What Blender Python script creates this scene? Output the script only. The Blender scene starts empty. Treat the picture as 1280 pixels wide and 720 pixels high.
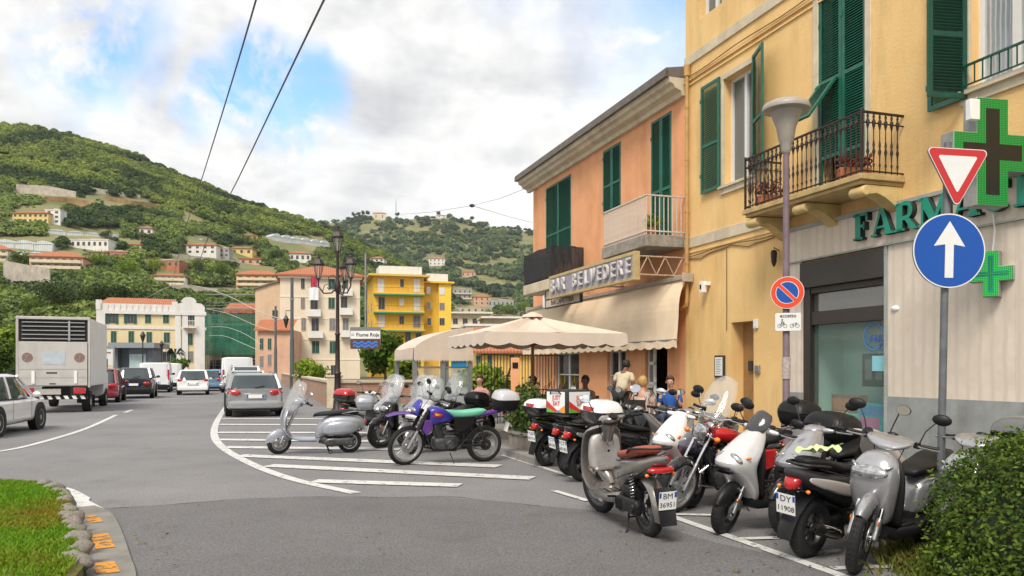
import bpy, math, random
import numpy as np
from mathutils import Vector, Matrix, noise
R = math.radians
SC = bpy.context.scene
C = SC.collection
PI = math.pi
random.seed(7)
rng = np.random.default_rng(7)
F = 1000.0; CX = 640.0; HZ = 460.0; CAMZ = 1.6

def P(u, v, Y):            # photo pixel at depth Y -> world point
    return Vector(((u-CX)/F*Y, Y, CAMZ+(HZ-v)/F*Y))
def G(u, v):               # photo pixel on the ground -> world point
    Y = F*CAMZ/(v-HZ)
    return Vector(((u-CX)/F*Y, Y, 0))

# ------------------------------------------------------------------ materials
MATS = {}
def srgb(c):
    if isinstance(c, str):
        c = [int(c[i:i+2], 16)/255 for i in (0, 2, 4)]
    return tuple((x/12.92 if x <= .04045 else ((x+.055)/1.055)**2.4) for x in c)
def mat(name, col, rough=.6, metal=0, var=0, scale=3, bump=0, bscale=40, spec=.5, coat=0, trans=0, emit=0, alpha=1, col2=None, stain=0, detail=6, wave=None):
    if name in MATS: return MATS[name]
    m = bpy.data.materials.new(name); m.use_nodes = True; MATS[name] = m
    nt = m.node_tree; N = nt.nodes; L = nt.links
    b = N['Principled BSDF']
    c = tuple(col)+(1,)
    b.inputs['Base Color'].default_value = c
    b.inputs['Roughness'].default_value = rough
    b.inputs['Metallic'].default_value = metal
    b.inputs['Specular IOR Level'].default_value = spec
    b.inputs['Coat Weight'].default_value = coat
    b.inputs['Coat Roughness'].default_value = .08
    b.inputs['Transmission Weight'].default_value = trans
    b.inputs['Alpha'].default_value = alpha
    if emit:
        b.inputs['Emission Color'].default_value = c; b.inputs['Emission Strength'].default_value = emit
    tc = None
    if var or bump or stain or wave:
        tc = N.new('ShaderNodeTexCoord')
    if var:
        n = N.new('ShaderNodeTexNoise'); n.inputs['Scale'].default_value = scale; n.inputs['Detail'].default_value = detail
        n.inputs['Roughness'].default_value = .65
        L.new(tc.outputs['Object'], n.inputs['Vector'])
        r = N.new('ShaderNodeValToRGB')
        r.color_ramp.elements[0].position = .3; r.color_ramp.elements[1].position = .7
        d = col2 if col2 else tuple(x*(1-var) for x in col)
        r.color_ramp.elements[0].color = tuple(d)+(1,)
        r.color_ramp.elements[1].color = c if col2 else tuple(min(1, x*(1+var*.5)) for x in col)+(1,)
        L.new(n.outputs['Fac'], r.inputs['Fac'])
        out = r.outputs['Color']
        if stain:
            mp = N.new('ShaderNodeMapping'); mp.inputs['Scale'].default_value = (1.3, 1.3, .25)
            L.new(tc.outputs['Object'], mp.inputs['Vector'])
            n2 = N.new('ShaderNodeTexNoise'); n2.inputs['Scale'].default_value = 1.1; n2.inputs['Detail'].default_value = 8; n2.inputs['Roughness'].default_value = .7
            L.new(mp.outputs['Vector'], n2.inputs['Vector'])
            r2 = N.new('ShaderNodeMapRange'); r2.inputs[1].default_value = .5; r2.inputs[2].default_value = .78; r2.inputs[3].default_value = 0; r2.inputs[4].default_value = stain
            L.new(n2.outputs['Fac'], r2.inputs[0])
            mx = N.new('ShaderNodeMix'); mx.data_type = 'RGBA'; mx.blend_type = 'MULTIPLY'
            L.new(r2.outputs[0], mx.inputs['Factor']); L.new(out, mx.inputs['A']); mx.inputs['B'].default_value = (.42, .38, .33, 1)
            out = mx.outputs['Result']
        L.new(out, b.inputs['Base Color'])
        if emit: pass
    if wave:   # (axis, scale, colour): thin dark courses
        w = N.new('ShaderNodeTexWave'); w.bands_direction = wave[0]; w.inputs['Scale'].default_value = wave[1]; w.inputs['Distortion'].default_value = wave[3] if len(wave) > 3 else .3
        L.new(tc.outputs['Object'], w.inputs['Vector'])
        mx = N.new('ShaderNodeMix'); mx.data_type = 'RGBA'
        r3 = N.new('ShaderNodeMapRange'); r3.inputs[1].default_value = .0; r3.inputs[2].default_value = .45; r3.inputs[3].default_value = 1; r3.inputs[4].default_value = 0
        L.new(w.outputs['Fac'], r3.inputs[0]); L.new(r3.outputs[0], mx.inputs['Factor'])
        src = b.inputs['Base Color'].links[0].from_socket if b.inputs['Base Color'].links else None
        if src: L.new(src, mx.inputs['A'])
        else: mx.inputs['A'].default_value = c
        mx.inputs['B'].default_value = tuple(wave[2])+(1,)
        L.new(mx.outputs['Result'], b.inputs['Base Color'])
    if bump:
        n = N.new('ShaderNodeTexNoise'); n.inputs['Scale'].default_value = bscale; n.inputs['Detail'].default_value = 5
        L.new(tc.outputs['Object'], n.inputs['Vector'])
        bp = N.new('ShaderNodeBump'); bp.inputs['Strength'].default_value = bump; bp.inputs['Distance'].default_value = .02
        L.new(n.outputs['Fac'], bp.inputs['Height']); L.new(bp.outputs['Normal'], b.inputs['Normal'])
    return m

def paint(name, col, rough=.25, metal=0, coat=.6, var=.06):
    return mat(name, col, rough, metal, var=var, scale=9, coat=coat)

# ------------------------------------------------------------------ mesh builder
class MB:
    def __init__(s): s.v = []; s.f = []; s.mi = []; s.m = 0; s.T = None
    def add(s, vs, fs):
        n = len(s.v)
        if s.T is not None: vs = [s.T @ Vector(p) for p in vs]
        s.v += [tuple(p) for p in vs]
        s.f += [tuple(n+i for i in f) for f in fs]
        s.mi += [s.m]*len(fs)
        return s
    def box(s, x0, x1, y0, y1, z0, z1):
        vs = [(x0,y0,z0),(x1,y0,z0),(x1,y1,z0),(x0,y1,z0),(x0,y0,z1),(x1,y0,z1),(x1,y1,z1),(x0,y1,z1)]
        return s.add(vs, [(0,3,2,1),(4,5,6,7),(0,1,5,4),(1,2,6,5),(2,3,7,6),(3,0,4,7)])
    def cbox(s, c, d, rot=None):
        M = Matrix.Translation(Vector(c)) @ (rot.to_4x4() if rot is not None else Matrix.Identity(4))
        vs = [M @ Vector((i*d[0]/2, j*d[1]/2, k*d[2]/2)) for k in (-1,1) for i, j in ((-1,-1),(1,-1),(1,1),(-1,1))]
        return s.add(vs, [(0,3,2,1),(4,5,6,7),(0,1,5,4),(1,2,6,5),(2,3,7,6),(3,0,4,7)])
    def beam(s, a, b, w, h=None):      # rectangular bar between two points
        a = Vector(a); b = Vector(b); d = b-a; L = d.length
        rot = d.to_track_quat('X', 'Z').to_matrix()
        return s.cbox((a+b)/2, (L, w, h or w), rot)
    def tube(s, pts, r, n=8, closed=False):
        pts = [Vector(p) for p in pts]; k = len(pts)
        rr = r if isinstance(r, (list, tuple)) else [r]*k
        rings = []; up = None
        for i, p in enumerate(pts):
            if closed: t = pts[(i+1) % k]-pts[i-1]
            else: t = pts[min(i+1, k-1)]-pts[max(i-1, 0)]
            t.normalize()
            if up is None:
                up = Vector((0,0,1)) if abs(t.z) < .9 else Vector((1,0,0))
            up = (up-t*up.dot(t)).normalized()
            sd = t.cross(up)
            rings.append([p+(up*math.cos(2*PI*j/n)+sd*math.sin(2*PI*j/n))*rr[i] for j in range(n)])
        return s.rings(rings, closed=closed)
    def rings(s, rings, closed=False, caps=True):
        n = len(rings[0]); k = len(rings)
        vs = [p for r in rings for p in r]; fs = []
        for i in range(k if closed else k-1):
            a = i*n; b = ((i+1) % k)*n
            for j in range(n):
                fs.append((a+j, a+(j+1) % n, b+(j+1) % n, b+j))
        if caps and not closed:
            fs.append(tuple(reversed(range(n)))); fs.append(tuple((k-1)*n+j for j in range(n)))
        return s.add(vs, fs)
    def lathe(s, prof, c=(0,0,0), axis='Z', n=24, a0=0, a1=2*PI):   # prof: (r, h)
        c = Vector(c); full = abs(a1-a0-2*PI) < 1e-6
        m = n if full else n+1
        rings = []
        for r, h in prof:
            ring = []
            for j in range(m):
                a = a0+(a1-a0)*j/n; x = r*math.cos(a); y = r*math.sin(a)
                q = (x, y, h) if axis == 'Z' else ((x, h, y) if axis == 'Y' else (h, x, y))
                ring.append(c+Vector(q))
            rings.append(ring)
        vs = [p for r in rings for p in r]; fs = []
        for i in range(len(prof)-1):
            for j in range(m if full else m-1):
                fs.append((i*m+j, i*m+(j+1) % m, (i+1)*m+(j+1) % m, (i+1)*m+j))
        return s.add(vs, fs)
    def disc(s, c, r, axis='Y', n=24, t=.01):
        return s.lathe([(0, -t/2), (r, -t/2), (r, t/2), (0, t/2)], c, axis, n)
    def prism(s, out, a, b, axis='Y'):   # outline in the plane normal to axis, from a to b
        def q(p, h):
            return (p[0], h, p[1]) if axis == 'Y' else ((p[0], p[1], h) if axis == 'Z' else (h, p[0], p[1]))
        n = len(out)
        vs = [q(p, a) for p in out]+[q(p, b) for p in out]
        fs = [tuple(range(n)), tuple(reversed(range(n, 2*n)))]
        fs += [(i, n+i, n+(i+1) % n, (i+1) % n) for i in range(n)]
        return s.add(vs, fs)
    def loftx(s, secs, n=16, caps=True):  # sections: (x, zc, hw, hup, hdn, p)
        rings = []
        for sec in secs:
            x, zc, hw, hu, hd = sec[:5]; p = sec[5] if len(sec) > 5 else 2.4; yc = sec[6] if len(sec) > 6 else 0
            ring = []
            for j in range(n):
                a = 2*PI*(j+.5)/n; ca, sa = math.cos(a), math.sin(a)
                y = hw*math.copysign(abs(ca)**(2/p), ca); z = math.copysign(abs(sa)**(2/p), sa)*(hu if sa > 0 else hd)
                ring.append((x, yc+y, zc+z))
            rings.append(ring)
        return s.rings(rings, caps=caps)
    def sphere(s, c, r, n=12, m=8):
        rx, ry, rz = r if isinstance(r, (tuple, list)) else (r, r, r)
        c = Vector(c)
        rings = [[c+Vector((rx*math.sin(PI*(i+.02)/(m+.04))*math.cos(2*PI*j/n), ry*math.sin(PI*(i+.02)/(m+.04))*math.sin(2*PI*j/n), -rz*math.cos(PI*(i+.02)/(m+.04)))) for j in range(n)] for i in range(m+1)]
        return s.rings(rings)
    def quad(s, a, b, c, d): return s.add([a, b, c, d], [(0, 1, 2, 3)])
    def mesh(s, name, mats, smooth=0):
        me = bpy.data.meshes.new(name)
        me.from_pydata(s.v, [], s.f)
        if not isinstance(mats, (list, tuple)): mats = [mats]
        for m in mats: me.materials.append(m)
        if len(mats) > 1: me.polygons.foreach_set('material_index', s.mi)
        if smooth:
            me.polygons.foreach_set('use_smooth', [True]*len(me.polygons))
            me.set_sharp_from_angle(angle=R(smooth))
        me.update()
        return me
    def build(s, name, mats, parent=None, smooth=0, bevel=0, sub=0, label=None):
        import bmesh
        me = s.mesh(name, mats, smooth)
        bm = bmesh.new(); bm.from_mesh(me); bmesh.ops.recalc_face_normals(bm, faces=bm.faces); bm.to_mesh(me); bm.free()
        if smooth: me.set_sharp_from_angle(angle=R(smooth))
        o = bpy.data.objects.new(name, me); C.objects.link(o)
        if parent is not None: o.parent = parent
        if bevel:
            b = o.modifiers.new('b', 'BEVEL'); b.width = bevel; b.segments = 2; b.limit_method = 'ANGLE'; b.angle_limit = R(40)
            for p in me.polygons: p.use_smooth = True
            me.set_sharp_from_angle(angle=R(60))
            b.harden_normals = False
        if sub:
            b = o.modifiers.new('s', 'SUBSURF'); b.levels = sub; b.render_levels = sub
            for p in me.polygons: p.use_smooth = True
        if label: o['label'] = label
        return o

def tag(o, label=None, cat=None, group=None, kind=None):
    if label: o['label'] = label
    if cat: o['category'] = cat
    if group: o['group'] = group
    if kind: o['kind'] = kind
    return o
def thing(name, label, cat, loc=(0,0,0), rz=0, group=None, scale=1, rx=0):
    o = bpy.data.objects.new(name, None); C.objects.link(o); o.empty_display_size = .1
    o.location = loc; o.rotation_euler = (rx, 0, rz); o.scale = (scale,)*3
    return tag(o, label, cat, group)
def copy_tree(o, parent=None):
    c = o.copy(); C.objects.link(c); c.parent = parent
    for ch in list(o.children): copy_tree(ch, c)
    return c
def inst(name, src, parent, loc=(0,0,0), rot=(0,0,0), scale=None):      # copy of one part (with its sub-parts) placed elsewhere on the thing
    c = copy_tree(src, parent); c.location = loc; c.rotation_euler = rot
    if scale: c.scale = scale
    return c

def text_mesh(body, size, depth=.004, bold=0, spacing=1, ax='CENTER', shear=0):
    cu = bpy.data.curves.new('t', 'FONT'); cu.body = body; cu.size = size; cu.extrude = depth; cu.offset = bold
    cu.align_x = ax; cu.align_y = 'CENTER'; cu.space_character = spacing; cu.shear = shear; cu.resolution_u = 3
    o = bpy.data.objects.new('t', cu); C.objects.link(o)
    bpy.context.view_layer.update()
    me = bpy.data.meshes.new_from_object(o.evaluated_get(bpy.context.evaluated_depsgraph_get()))
    bpy.data.objects.remove(o); bpy.data.curves.remove(cu)
    return me
def text(body, size, m, parent, loc, rot=(PI/2, 0, 0), name='lettering', **k):
    me = text_mesh(body, size, **k); me.materials.clear(); me.materials.append(m)
    o = bpy.data.objects.new(name, me); C.objects.link(o); o.parent = parent; o.location = loc; o.rotation_euler = rot
    return o

# ------------------------------------------------------------------ foliage
def leaf_mat(name, dark, light, rough=.65):
    if name in MATS: return MATS[name]
    m = bpy.data.materials.new(name); m.use_nodes = True; MATS[name] = m
    N = m.node_tree.nodes; L = m.node_tree.links; b = N['Principled BSDF']
    a = N.new('ShaderNodeAttribute'); a.attribute_name = 'tint'
    r = N.new('ShaderNodeValToRGB'); r.color_ramp.elements[0].color = tuple(dark)+(1,); r.color_ramp.elements[1].color = tuple(light)+(1,)
    L.new(a.outputs['Fac'], r.inputs['Fac']); L.new(r.outputs['Color'], b.inputs['Base Color'])
    b.inputs['Roughness'].default_value = rough; b.inputs['Specular IOR Level'].default_value = .25
    tr = N.new('ShaderNodeBsdfTranslucent'); L.new(r.outputs['Color'], tr.inputs['Color'])
    mx = N.new('ShaderNodeMixShader'); mx.inputs[0].default_value = .28
    L.new(b.outputs[0], mx.inputs[1]); L.new(tr.outputs[0], mx.inputs[2])
    L.new(mx.outputs[0], N['Material Output'].inputs['Surface'])
    return m
def np_mesh(name, V, Q, tint, m, tris=False):
    k = Q.shape[1]
    me = bpy.data.meshes.new(name)
    me.vertices.add(len(V)); me.vertices.foreach_set('co', V.astype(np.float32).ravel())
    me.loops.add(Q.size); me.loops.foreach_set('vertex_index', Q.astype(np.int32).ravel())
    me.polygons.add(len(Q)); me.polygons.foreach_set('loop_start', np.arange(0, Q.size, k, dtype=np.int32))
    me.polygons.foreach_set('loop_total', np.full(len(Q), k, dtype=np.int32))
    me.update(calc_edges=True)
    if tint is not None:
        at = me.attributes.new('tint', 'FLOAT', 'FACE'); at.data.foreach_set('value', tint.astype(np.float32))
    me.materials.append(m)
    return me
def leaf_quads(cen, size, outward=None, aspect=1.5, tilt=1.0):
    n = len(cen)
    nrm = rng.normal(size=(n, 3))
    if outward is not None: nrm = nrm*tilt+outward*1.2
    nrm[:, 2] += .35
    nrm /= np.linalg.norm(nrm, axis=1)[:, None]
    t = rng.normal(size=(n, 3)); t -= nrm*(t*nrm).sum(1)[:, None]; t /= np.linalg.norm(t, axis=1)[:, None]
    b = np.cross(nrm, t)
    sz = (np.asarray(size)*rng.uniform(.6, 1.3, n))[:, None]
    t = t*sz*aspect/2; b = b*sz/2
    V = np.stack([cen-t, cen+b*.9+nrm*sz*.1, cen+t, cen-b*.9+nrm*sz*.1], 1).reshape(-1, 3)
    Q = np.arange(4*n).reshape(n, 4)
    return V, Q
def crown_points(lobes, n, shell=.75):
    """random points in a set of ellipsoid lobes (cx,cy,cz,rx,ry,rz), mostly near the skin"""
    w = np.array([l[3]*l[4]+l[4]*l[5] for l in lobes]); w = w/w.sum()
    idx = rng.choice(len(lobes), n, p=w)
    Lb = np.array(lobes)[idx]
    d = rng.normal(size=(n, 3)); d /= np.linalg.norm(d, axis=1)[:, None]
    r = shell+(1-shell)*rng.random(n)**.7*1.15
    r = np.where(rng.random(n) < .2, rng.random(n)*shell, r)
    return Lb[:, :3]+d*Lb[:, 3:]*r[:, None], d, idx
def foliage_mesh(name, lobes, n, size, m, shell=.75, tint=(0, 1), aspect=1.5, rag=.1):
    pts, d, idx = crown_points(lobes, n, shell)
    pts += rng.normal(size=pts.shape)*size*rag*4
    V, Q = leaf_quads(pts, size, d, aspect)
    lobe_t = rng.random(len(lobes))
    tn = np.clip(tint[0]+(tint[1]-tint[0])*(.5*rng.random(n)+.5*lobe_t[idx]), 0, 1)
    return np_mesh(name, V, Q, tn, m)
def rand_lobes(rx, rz, n, zc, flat=.7, seed=None):
    out = []
    for i in range(n):
        a = random.uniform(0, 2*PI); e = random.uniform(-1, 1); q = random.uniform(.35, .75)
        r = random.uniform(.35, .55)
        out.append((rx*q*math.cos(a)*math.cos(e*.9), rx*q*math.sin(a)*math.cos(e*.9), zc+rz*.65*e, rx*r, rx*r, max(rx*r*flat, rz*.3)))
    out.append((0, 0, zc, rx*.6, rx*.6, rz*.6))
    return out
def obj(name, me, parent=None):
    o = bpy.data.objects.new(name, me); C.objects.link(o)
    if parent is not None: o.parent = parent
    return o
def tree(name, label, cat, loc, h, rx, m, nleaf=1500, size=.35, lobes=9, trunk_r=.15, group=None, crown0=.35, tint=(0, 1), flat=.7, bark=None):
    t = thing(name, label, cat, loc, random.uniform(0, 6), group)
    zc = h*(1+crown0)/2; rz = h*(1-crown0)/2
    me = foliage_mesh('crown', rand_lobes(rx, rz, lobes, zc, flat), nleaf, size, m, tint=tint)
    obj('crown', me, t)
    mb = MB()
    mb.tube([(0,0,-.3), (0.05*h*.1,0,h*.25), (0,.03*h,zc)], [trunk_r*1.3, trunk_r, trunk_r*.4], 8)
    for i in range(5):
        a = random.uniform(0, 6.28); e = random.uniform(.2, .8)
        p0 = Vector((0, 0, h*crown0*random.uniform(.8, 1.2)))
        p1 = Vector((rx*.55*math.cos(a), rx*.55*math.sin(a), zc+rz*(e-.4)))
        mb.tube([p0, (p0+p1)/2+Vector((0,0,-rz*.08)), p1], [trunk_r*.5, trunk_r*.35, trunk_r*.12], 5)
    mb.build('trunk', bark or M_BARK, t, smooth=50)
    return t

# ------------------------------------------------------------------ shared materials
M_BARK = mat('bark', (.12,.085,.06), .9, var=.4, scale=6, bump=.6, bscale=12)
M_STEEL = mat('galvanised_steel', (.33,.34,.35), .45, .7, var=.15, scale=8)
M_DARKMET = mat('dark_iron', (.035,.033,.032), .5, .4, var=.2, scale=14)
M_CHROME = mat('chrome', (.75,.75,.76), .12, 1)
M_ALU = mat('aluminium', (.5,.5,.5), .35, .9, var=.15, scale=20)
M_RUBBER = mat('tyre_rubber', (.014,.014,.015), .8, var=.3, scale=25, bump=.2, bscale=90)
M_BLACKP = mat('black_plastic', (.010,.010,.011), .45, spec=.3, var=.15, scale=20)
M_SEATBLK = mat('black_vinyl', (.011,.011,.012), .5, spec=.3, bump=.15, bscale=150, var=.1)
M_GLASS = mat('clear_glass', (.9,.95,.93), .03, alpha=.22, spec=.6)
M_SCREEN = mat('clear_windscreen', (.55,.58,.6), .04, alpha=.2, spec=.7)
M_SMOKE = mat('smoked_windscreen', (.06,.06,.07), .1, alpha=.85)
M_CARGLASS = mat('car_glass', (.04,.055,.06), .05, spec=.8, coat=.3)
M_LENS = mat('lens_glass', (.50,.51,.52), .12, metal=.75, coat=1, var=.6, scale=26)
M_REFL = mat('reflector_bowl', (.8,.8,.8), .15, 1)
M_RED = mat('red_lens', (.45,.012,.015), .2, coat=.8, var=.25, scale=25)
M_ORANGE = mat('orange_lens', (.85,.2,.01), .2, coat=.8)
M_WHITEP = mat('white_paint_sheet', (.78,.78,.76), .4, var=.05, scale=6)
M_MIRROR = mat('mirror_glass', (.85,.87,.9), .03, 1)
M_ENG = mat('engine_casting', (.13,.13,.135), .4, .8, var=.6, scale=18)
M_ENGD = mat('dark_engine_casting', (.03,.03,.032), .42, .6, var=.6, scale=18)
# ------------------------------------------------------------------ camera, light, sky
cam = bpy.data.cameras.new('camera'); co = bpy.data.objects.new('camera', cam); C.objects.link(co); SC.camera = co
co.location = (0, 0, CAMZ); co.rotation_euler = (PI/2, 0, 0)
cam.sensor_width = 36; cam.lens = F/1280*36; cam.shift_y = 100/1280; cam.clip_end = 8000; cam.clip_start = .1
SUN_EL, SUN_AZ = 50, -163       # azimuth of the sun, degrees clockwise from +Y
w = bpy.data.worlds.new('World'); SC.world = w; w.use_nodes = True
N = w.node_tree.nodes; L = w.node_tree.links; N.clear()
out = N.new('ShaderNodeOutputWorld'); bg = N.new('ShaderNodeBackground'); bg.inputs['Strength'].default_value = .12
L.new(bg.outputs[0], out.inputs[0])
sky = N.new('ShaderNodeTexSky'); sky.sky_type = 'NISHITA'; sky.sun_disc = False
sky.sun_elevation = R(SUN_EL); sky.sun_rotation = R(SUN_AZ); sky.air_density = 1.2; sky.dust_density = 1.5
tc = N.new('ShaderNodeTexCoord')
def nd(t, **k):
    n = N.new(t)
    for a, b in k.items(): setattr(n, a, b)
    return n
def vmath(op, a, b=None):
    n = nd('ShaderNodeVectorMath', operation=op)
    for i, x in enumerate((a, b)):
        if x is None: continue
        if hasattr(x, 'is_linked'): L.new(x, n.inputs[i])
        else: n.inputs[i].default_value = x
    return n
def fmath(op, a, b=None, clamp=False):
    n = nd('ShaderNodeMath', operation=op, use_clamp=clamp)
    for i, x in enumerate((a, b)):
        if x is None: continue
        if hasattr(x, 'is_linked'): L.new(x, n.inputs[i])
        else: n.inputs[i].default_value = x
    return n.outputs[0]
def noise_n(scale, detail=8, rough=.6, vec=None, dist=0):
    n = nd('ShaderNodeTexNoise'); n.inputs['Scale'].default_value = scale; n.inputs['Detail'].default_value = detail; n.inputs['Roughness'].default_value = rough; n.inputs['Distortion'].default_value = dist
    L.new(vec, n.inputs['Vector']); return n
# cloud deck: the direction flattened like a layer overhead
sx = nd('ShaderNodeSeparateXYZ'); L.new(tc.outputs['Generated'], sx.inputs[0])
zz = fmath('ADD', fmath('MAXIMUM', sx.outputs['Z'], 0.0), .18)
cx = nd('ShaderNodeCombineXYZ'); L.new(fmath('DIVIDE', sx.outputs['X'], zz), cx.inputs[0]); L.new(fmath('DIVIDE', sx.outputs['Y'], zz), cx.inputs[1])
warp = noise_n(7, 4, .5, tc.outputs['Generated'])
wv = vmath('SCALE', vmath('SUBTRACT', warp.outputs['Color'], (.5, .5, .5)).outputs[0]); wv.inputs['Scale'].default_value = .22
dirw = vmath('ADD', tc.outputs['Generated'], wv.outputs[0]).outputs[0]
blue = None
for (u, v, r, ax) in ((128, 35, .10, 1), (350, 88, .085, 1), (372, 160, .08, 1), (285, 132, .06, 1), (900, -260, .35, 1)):
    d = Vector(((u-CX)/F, 1, (HZ-v)/F)).normalized()
    q = vmath('DISTANCE', dirw, tuple(d)).outputs['Value']
    mr = nd('ShaderNodeMapRange', interpolation_type='SMOOTHSTEP'); mr.inputs[1].default_value = r; mr.inputs[2].default_value = r*.25; mr.inputs[3].default_value = 0; mr.inputs[4].default_value = 1
    L.new(q, mr.inputs[0])
    blue = mr.outputs[0] if blue is None else fmath('MAXIMUM', blue, mr.outputs[0])
fine = noise_n(9, 10, .62, tc.outputs['Generated'], .3)
hole = fmath('MULTIPLY', blue, fmath('MULTIPLY', fmath('SUBTRACT', fine.outputs['Fac'], .36), 9.0, True), True)
c1 = noise_n(2.1, 9, .55, cx.outputs[0], .4); c2 = noise_n(5.5, 8, .6, tc.outputs['Generated'], .2)
cr = nd('ShaderNodeValToRGB'); e = cr.color_ramp.elements
e[0].position = .44; e[0].color = (8.2, 8.25, 8.4, 1); e[1].position = .60; e[1].color = (4.9, 4.95, 5.15, 1)
e[0].color = (1, .99, .965, 1); e[1].color = (.55, .56, .585, 1)
L.new(fmath('ADD', fmath('MULTIPLY', c1.outputs['Fac'], .5), fmath('MULTIPLY', c2.outputs['Fac'], .5)), cr.inputs[0])
cs = vmath('SCALE', cr.outputs[0]); cs.inputs['Scale'].default_value = 6.0; CLOUD = cs
mx = nd('ShaderNodeMix', data_type='RGBA'); L.new(hole, mx.inputs['Factor']); L.new(cs.outputs[0], mx.inputs['A'])
bs = vmath('MULTIPLY', sky.outputs[0], (1.0, 1.3, 1.6)); L.new(bs.outputs[0], mx.inputs['B'])
L.new(mx.outputs['Result'], bg.inputs['Color'])
su = bpy.data.lights.new('sun', 'SUN'); su.energy = 2.3; su.angle = R(22); su.color = (1, .93, .83)
so = bpy.data.objects.new('sun', su); C.objects.link(so)
az = R(SUN_AZ); el = R(SUN_EL); sd = Vector((math.sin(az)*math.cos(el), math.cos(az)*math.cos(el), math.sin(el)))
so.rotation_euler = (-sd).to_track_quat('-Z', 'Y').to_euler()
SC.view_settings.view_transform = 'Standard'; SC.view_settings.look = 'None'; SC.view_settings.gamma = 1; SC.view_settings.exposure = .70
SC.render.engine = 'CYCLES'
SC.cycles.use_denoising = True; SC.cycles.max_bounces = 6; SC.cycles.transparent_max_bounces = 24; SC.cycles.volume_bounces = 0
SC.cycles.use_adaptive_sampling = True; SC.cycles.adaptive_threshold = .02
# ------------------------------------------------------------------ two-wheelers: x forward, y left, z up, origin on the ground between the wheels
def _loftz(s, secs, n=16):      # (z, xc, hw, hf, hb, p)
    rings = []
    for z, xc, hw, hf, hb, *p in secs:
        p = p[0] if p else 2.6; ring = []
        for j in range(n):
            a = 2*PI*(j+.5)/n; ca, sa = math.cos(a), math.sin(a)
            x = math.copysign(abs(ca)**(2/p), ca)*(hf if ca > 0 else hb); y = math.copysign(abs(sa)**(2/p), sa)*hw
            ring.append((xc+x, y, z))
        rings.append(ring)
    return s.rings(rings)
MB.loftz = _loftz
def _shield(s, path, k=9):      # (x, z, half width, bow, thickness)
    rings = []
    for i, (x, z, hw, bow, th) in enumerate(path):
        a = path[max(i-1, 0)]; b = path[min(i+1, len(path)-1)]
        t = Vector((b[0]-a[0], 0, b[1]-a[1])).normalized(); nn = Vector((-t.z, 0, t.x))
        ring = []
        for side in (0, 1):
            for j in range(k):
                q = -1+2*j/(k-1)
                if side: q = -q
                off = bow*(1-q*q)-(th if side else 0)
                ring.append(Vector((x, hw*q, z))+nn*off)
        rings.append(ring)
    return s.rings(rings)
MB.shield = _shield

def wheel_mesh(Rw, w, style, rim_r, rimmat, key={}):
    k = (Rw, w, style, rim_r, rimmat.name)
    if k in key: return key[k]
    ty = MB(); h = w/2
    prof = [(rim_r, -h*.75), (rim_r+.01, -h*.85), ((Rw+rim_r)/2, -h), (Rw-h*.45, -h*.9), (Rw-h*.1, -h*.5), (Rw, 0), (Rw-h*.1, h*.5), (Rw-h*.45, h*.9), ((Rw+rim_r)/2, h), (rim_r+.01, h*.85), (rim_r, h*.75), (rim_r-.012, h*.5), (rim_r-.012, -h*.5), (rim_r, -h*.75)]
    ty.lathe(prof, axis='Y', n=40)
    for i in range(44):                       # tread blocks
        a = 2*PI*i/44
        for q in (-1, 1):
            M = Matrix.Rotation(a, 3, 'Y') @ Matrix.Rotation(q*.5, 3, 'Z')
            ty.cbox(Matrix.Rotation(a, 3, 'Y') @ Vector((Rw-h*.1, q*h*.42, 0)), (h*.16, h*.55, .017), M)
    tm = ty.mesh('tyre', M_RUBBER, 50)
    rm = MB()
    r0 = rim_r
    rm.lathe([(r0+.004, -h*.8), (r0+.008, -h*.86), (r0-.012, -h*.82), (r0-.03, -h*.4), (r0-.035, 0), (r0-.03, h*.4), (r0-.012, h*.82), (r0+.008, h*.86), (r0+.004, h*.8), (r0-.015, h*.4), (r0-.015, -h*.4), (r0+.004, -h*.8)], axis='Y', n=40)
    rm.lathe([(0, -h*.9), (.035, -h*.9), (.045, -h*.6), (.03, -h*.3), (.03, h*.3), (.045, h*.6), (.035, h*.9), (0, h*.9)], axis='Y', n=16)
    if style == 'spoke':
        for i in range(28):
            a = 2*PI*i/28; b = a+(.35 if i % 2 else -.35); q = (1 if i % 4 < 2 else -1)*h*.6
            rm.tube([(.035*math.cos(b), q, .035*math.sin(b)), ((r0-.02)*math.cos(a), 0, (r0-.02)*math.sin(a))], .0022, 4)
    else:
        ns = int(style)
        for i in range(ns):
            a = 2*PI*i/ns
            M = Matrix.Rotation(-a, 3, 'Y')
            L = r0-.03
            for (x0, x1, ww, hh) in ((.02, L*.5, .045, h*1.0), (L*.45, L, .034, h*.7)):
                rm.cbox(M @ Vector(((x0+x1)/2, 0, 0)), (x1-x0, hh, ww), M)
    rmm = rm.mesh('rim', rimmat, 40)
    dm = MB(); dr = min(.12, r0*.62)
    dm.lathe([(dr*.55, h+.012), (dr, h+.012), (dr, h+.017), (dr*.55, h+.017), (dr*.55, h+.012)], axis='Y', n=28)
    for i in range(5):
        a = 2*PI*i/5
        dm.tube([(.02*math.cos(a), h*.9, .02*math.sin(a)), (dr*.6*math.cos(a), h+.014, dr*.6*math.sin(a))], .007, 5)
    dmm = dm.mesh('brake_disc', M_ALU, 40)
    key[k] = (tm, rmm, dmm)
    return key[k]

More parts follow.
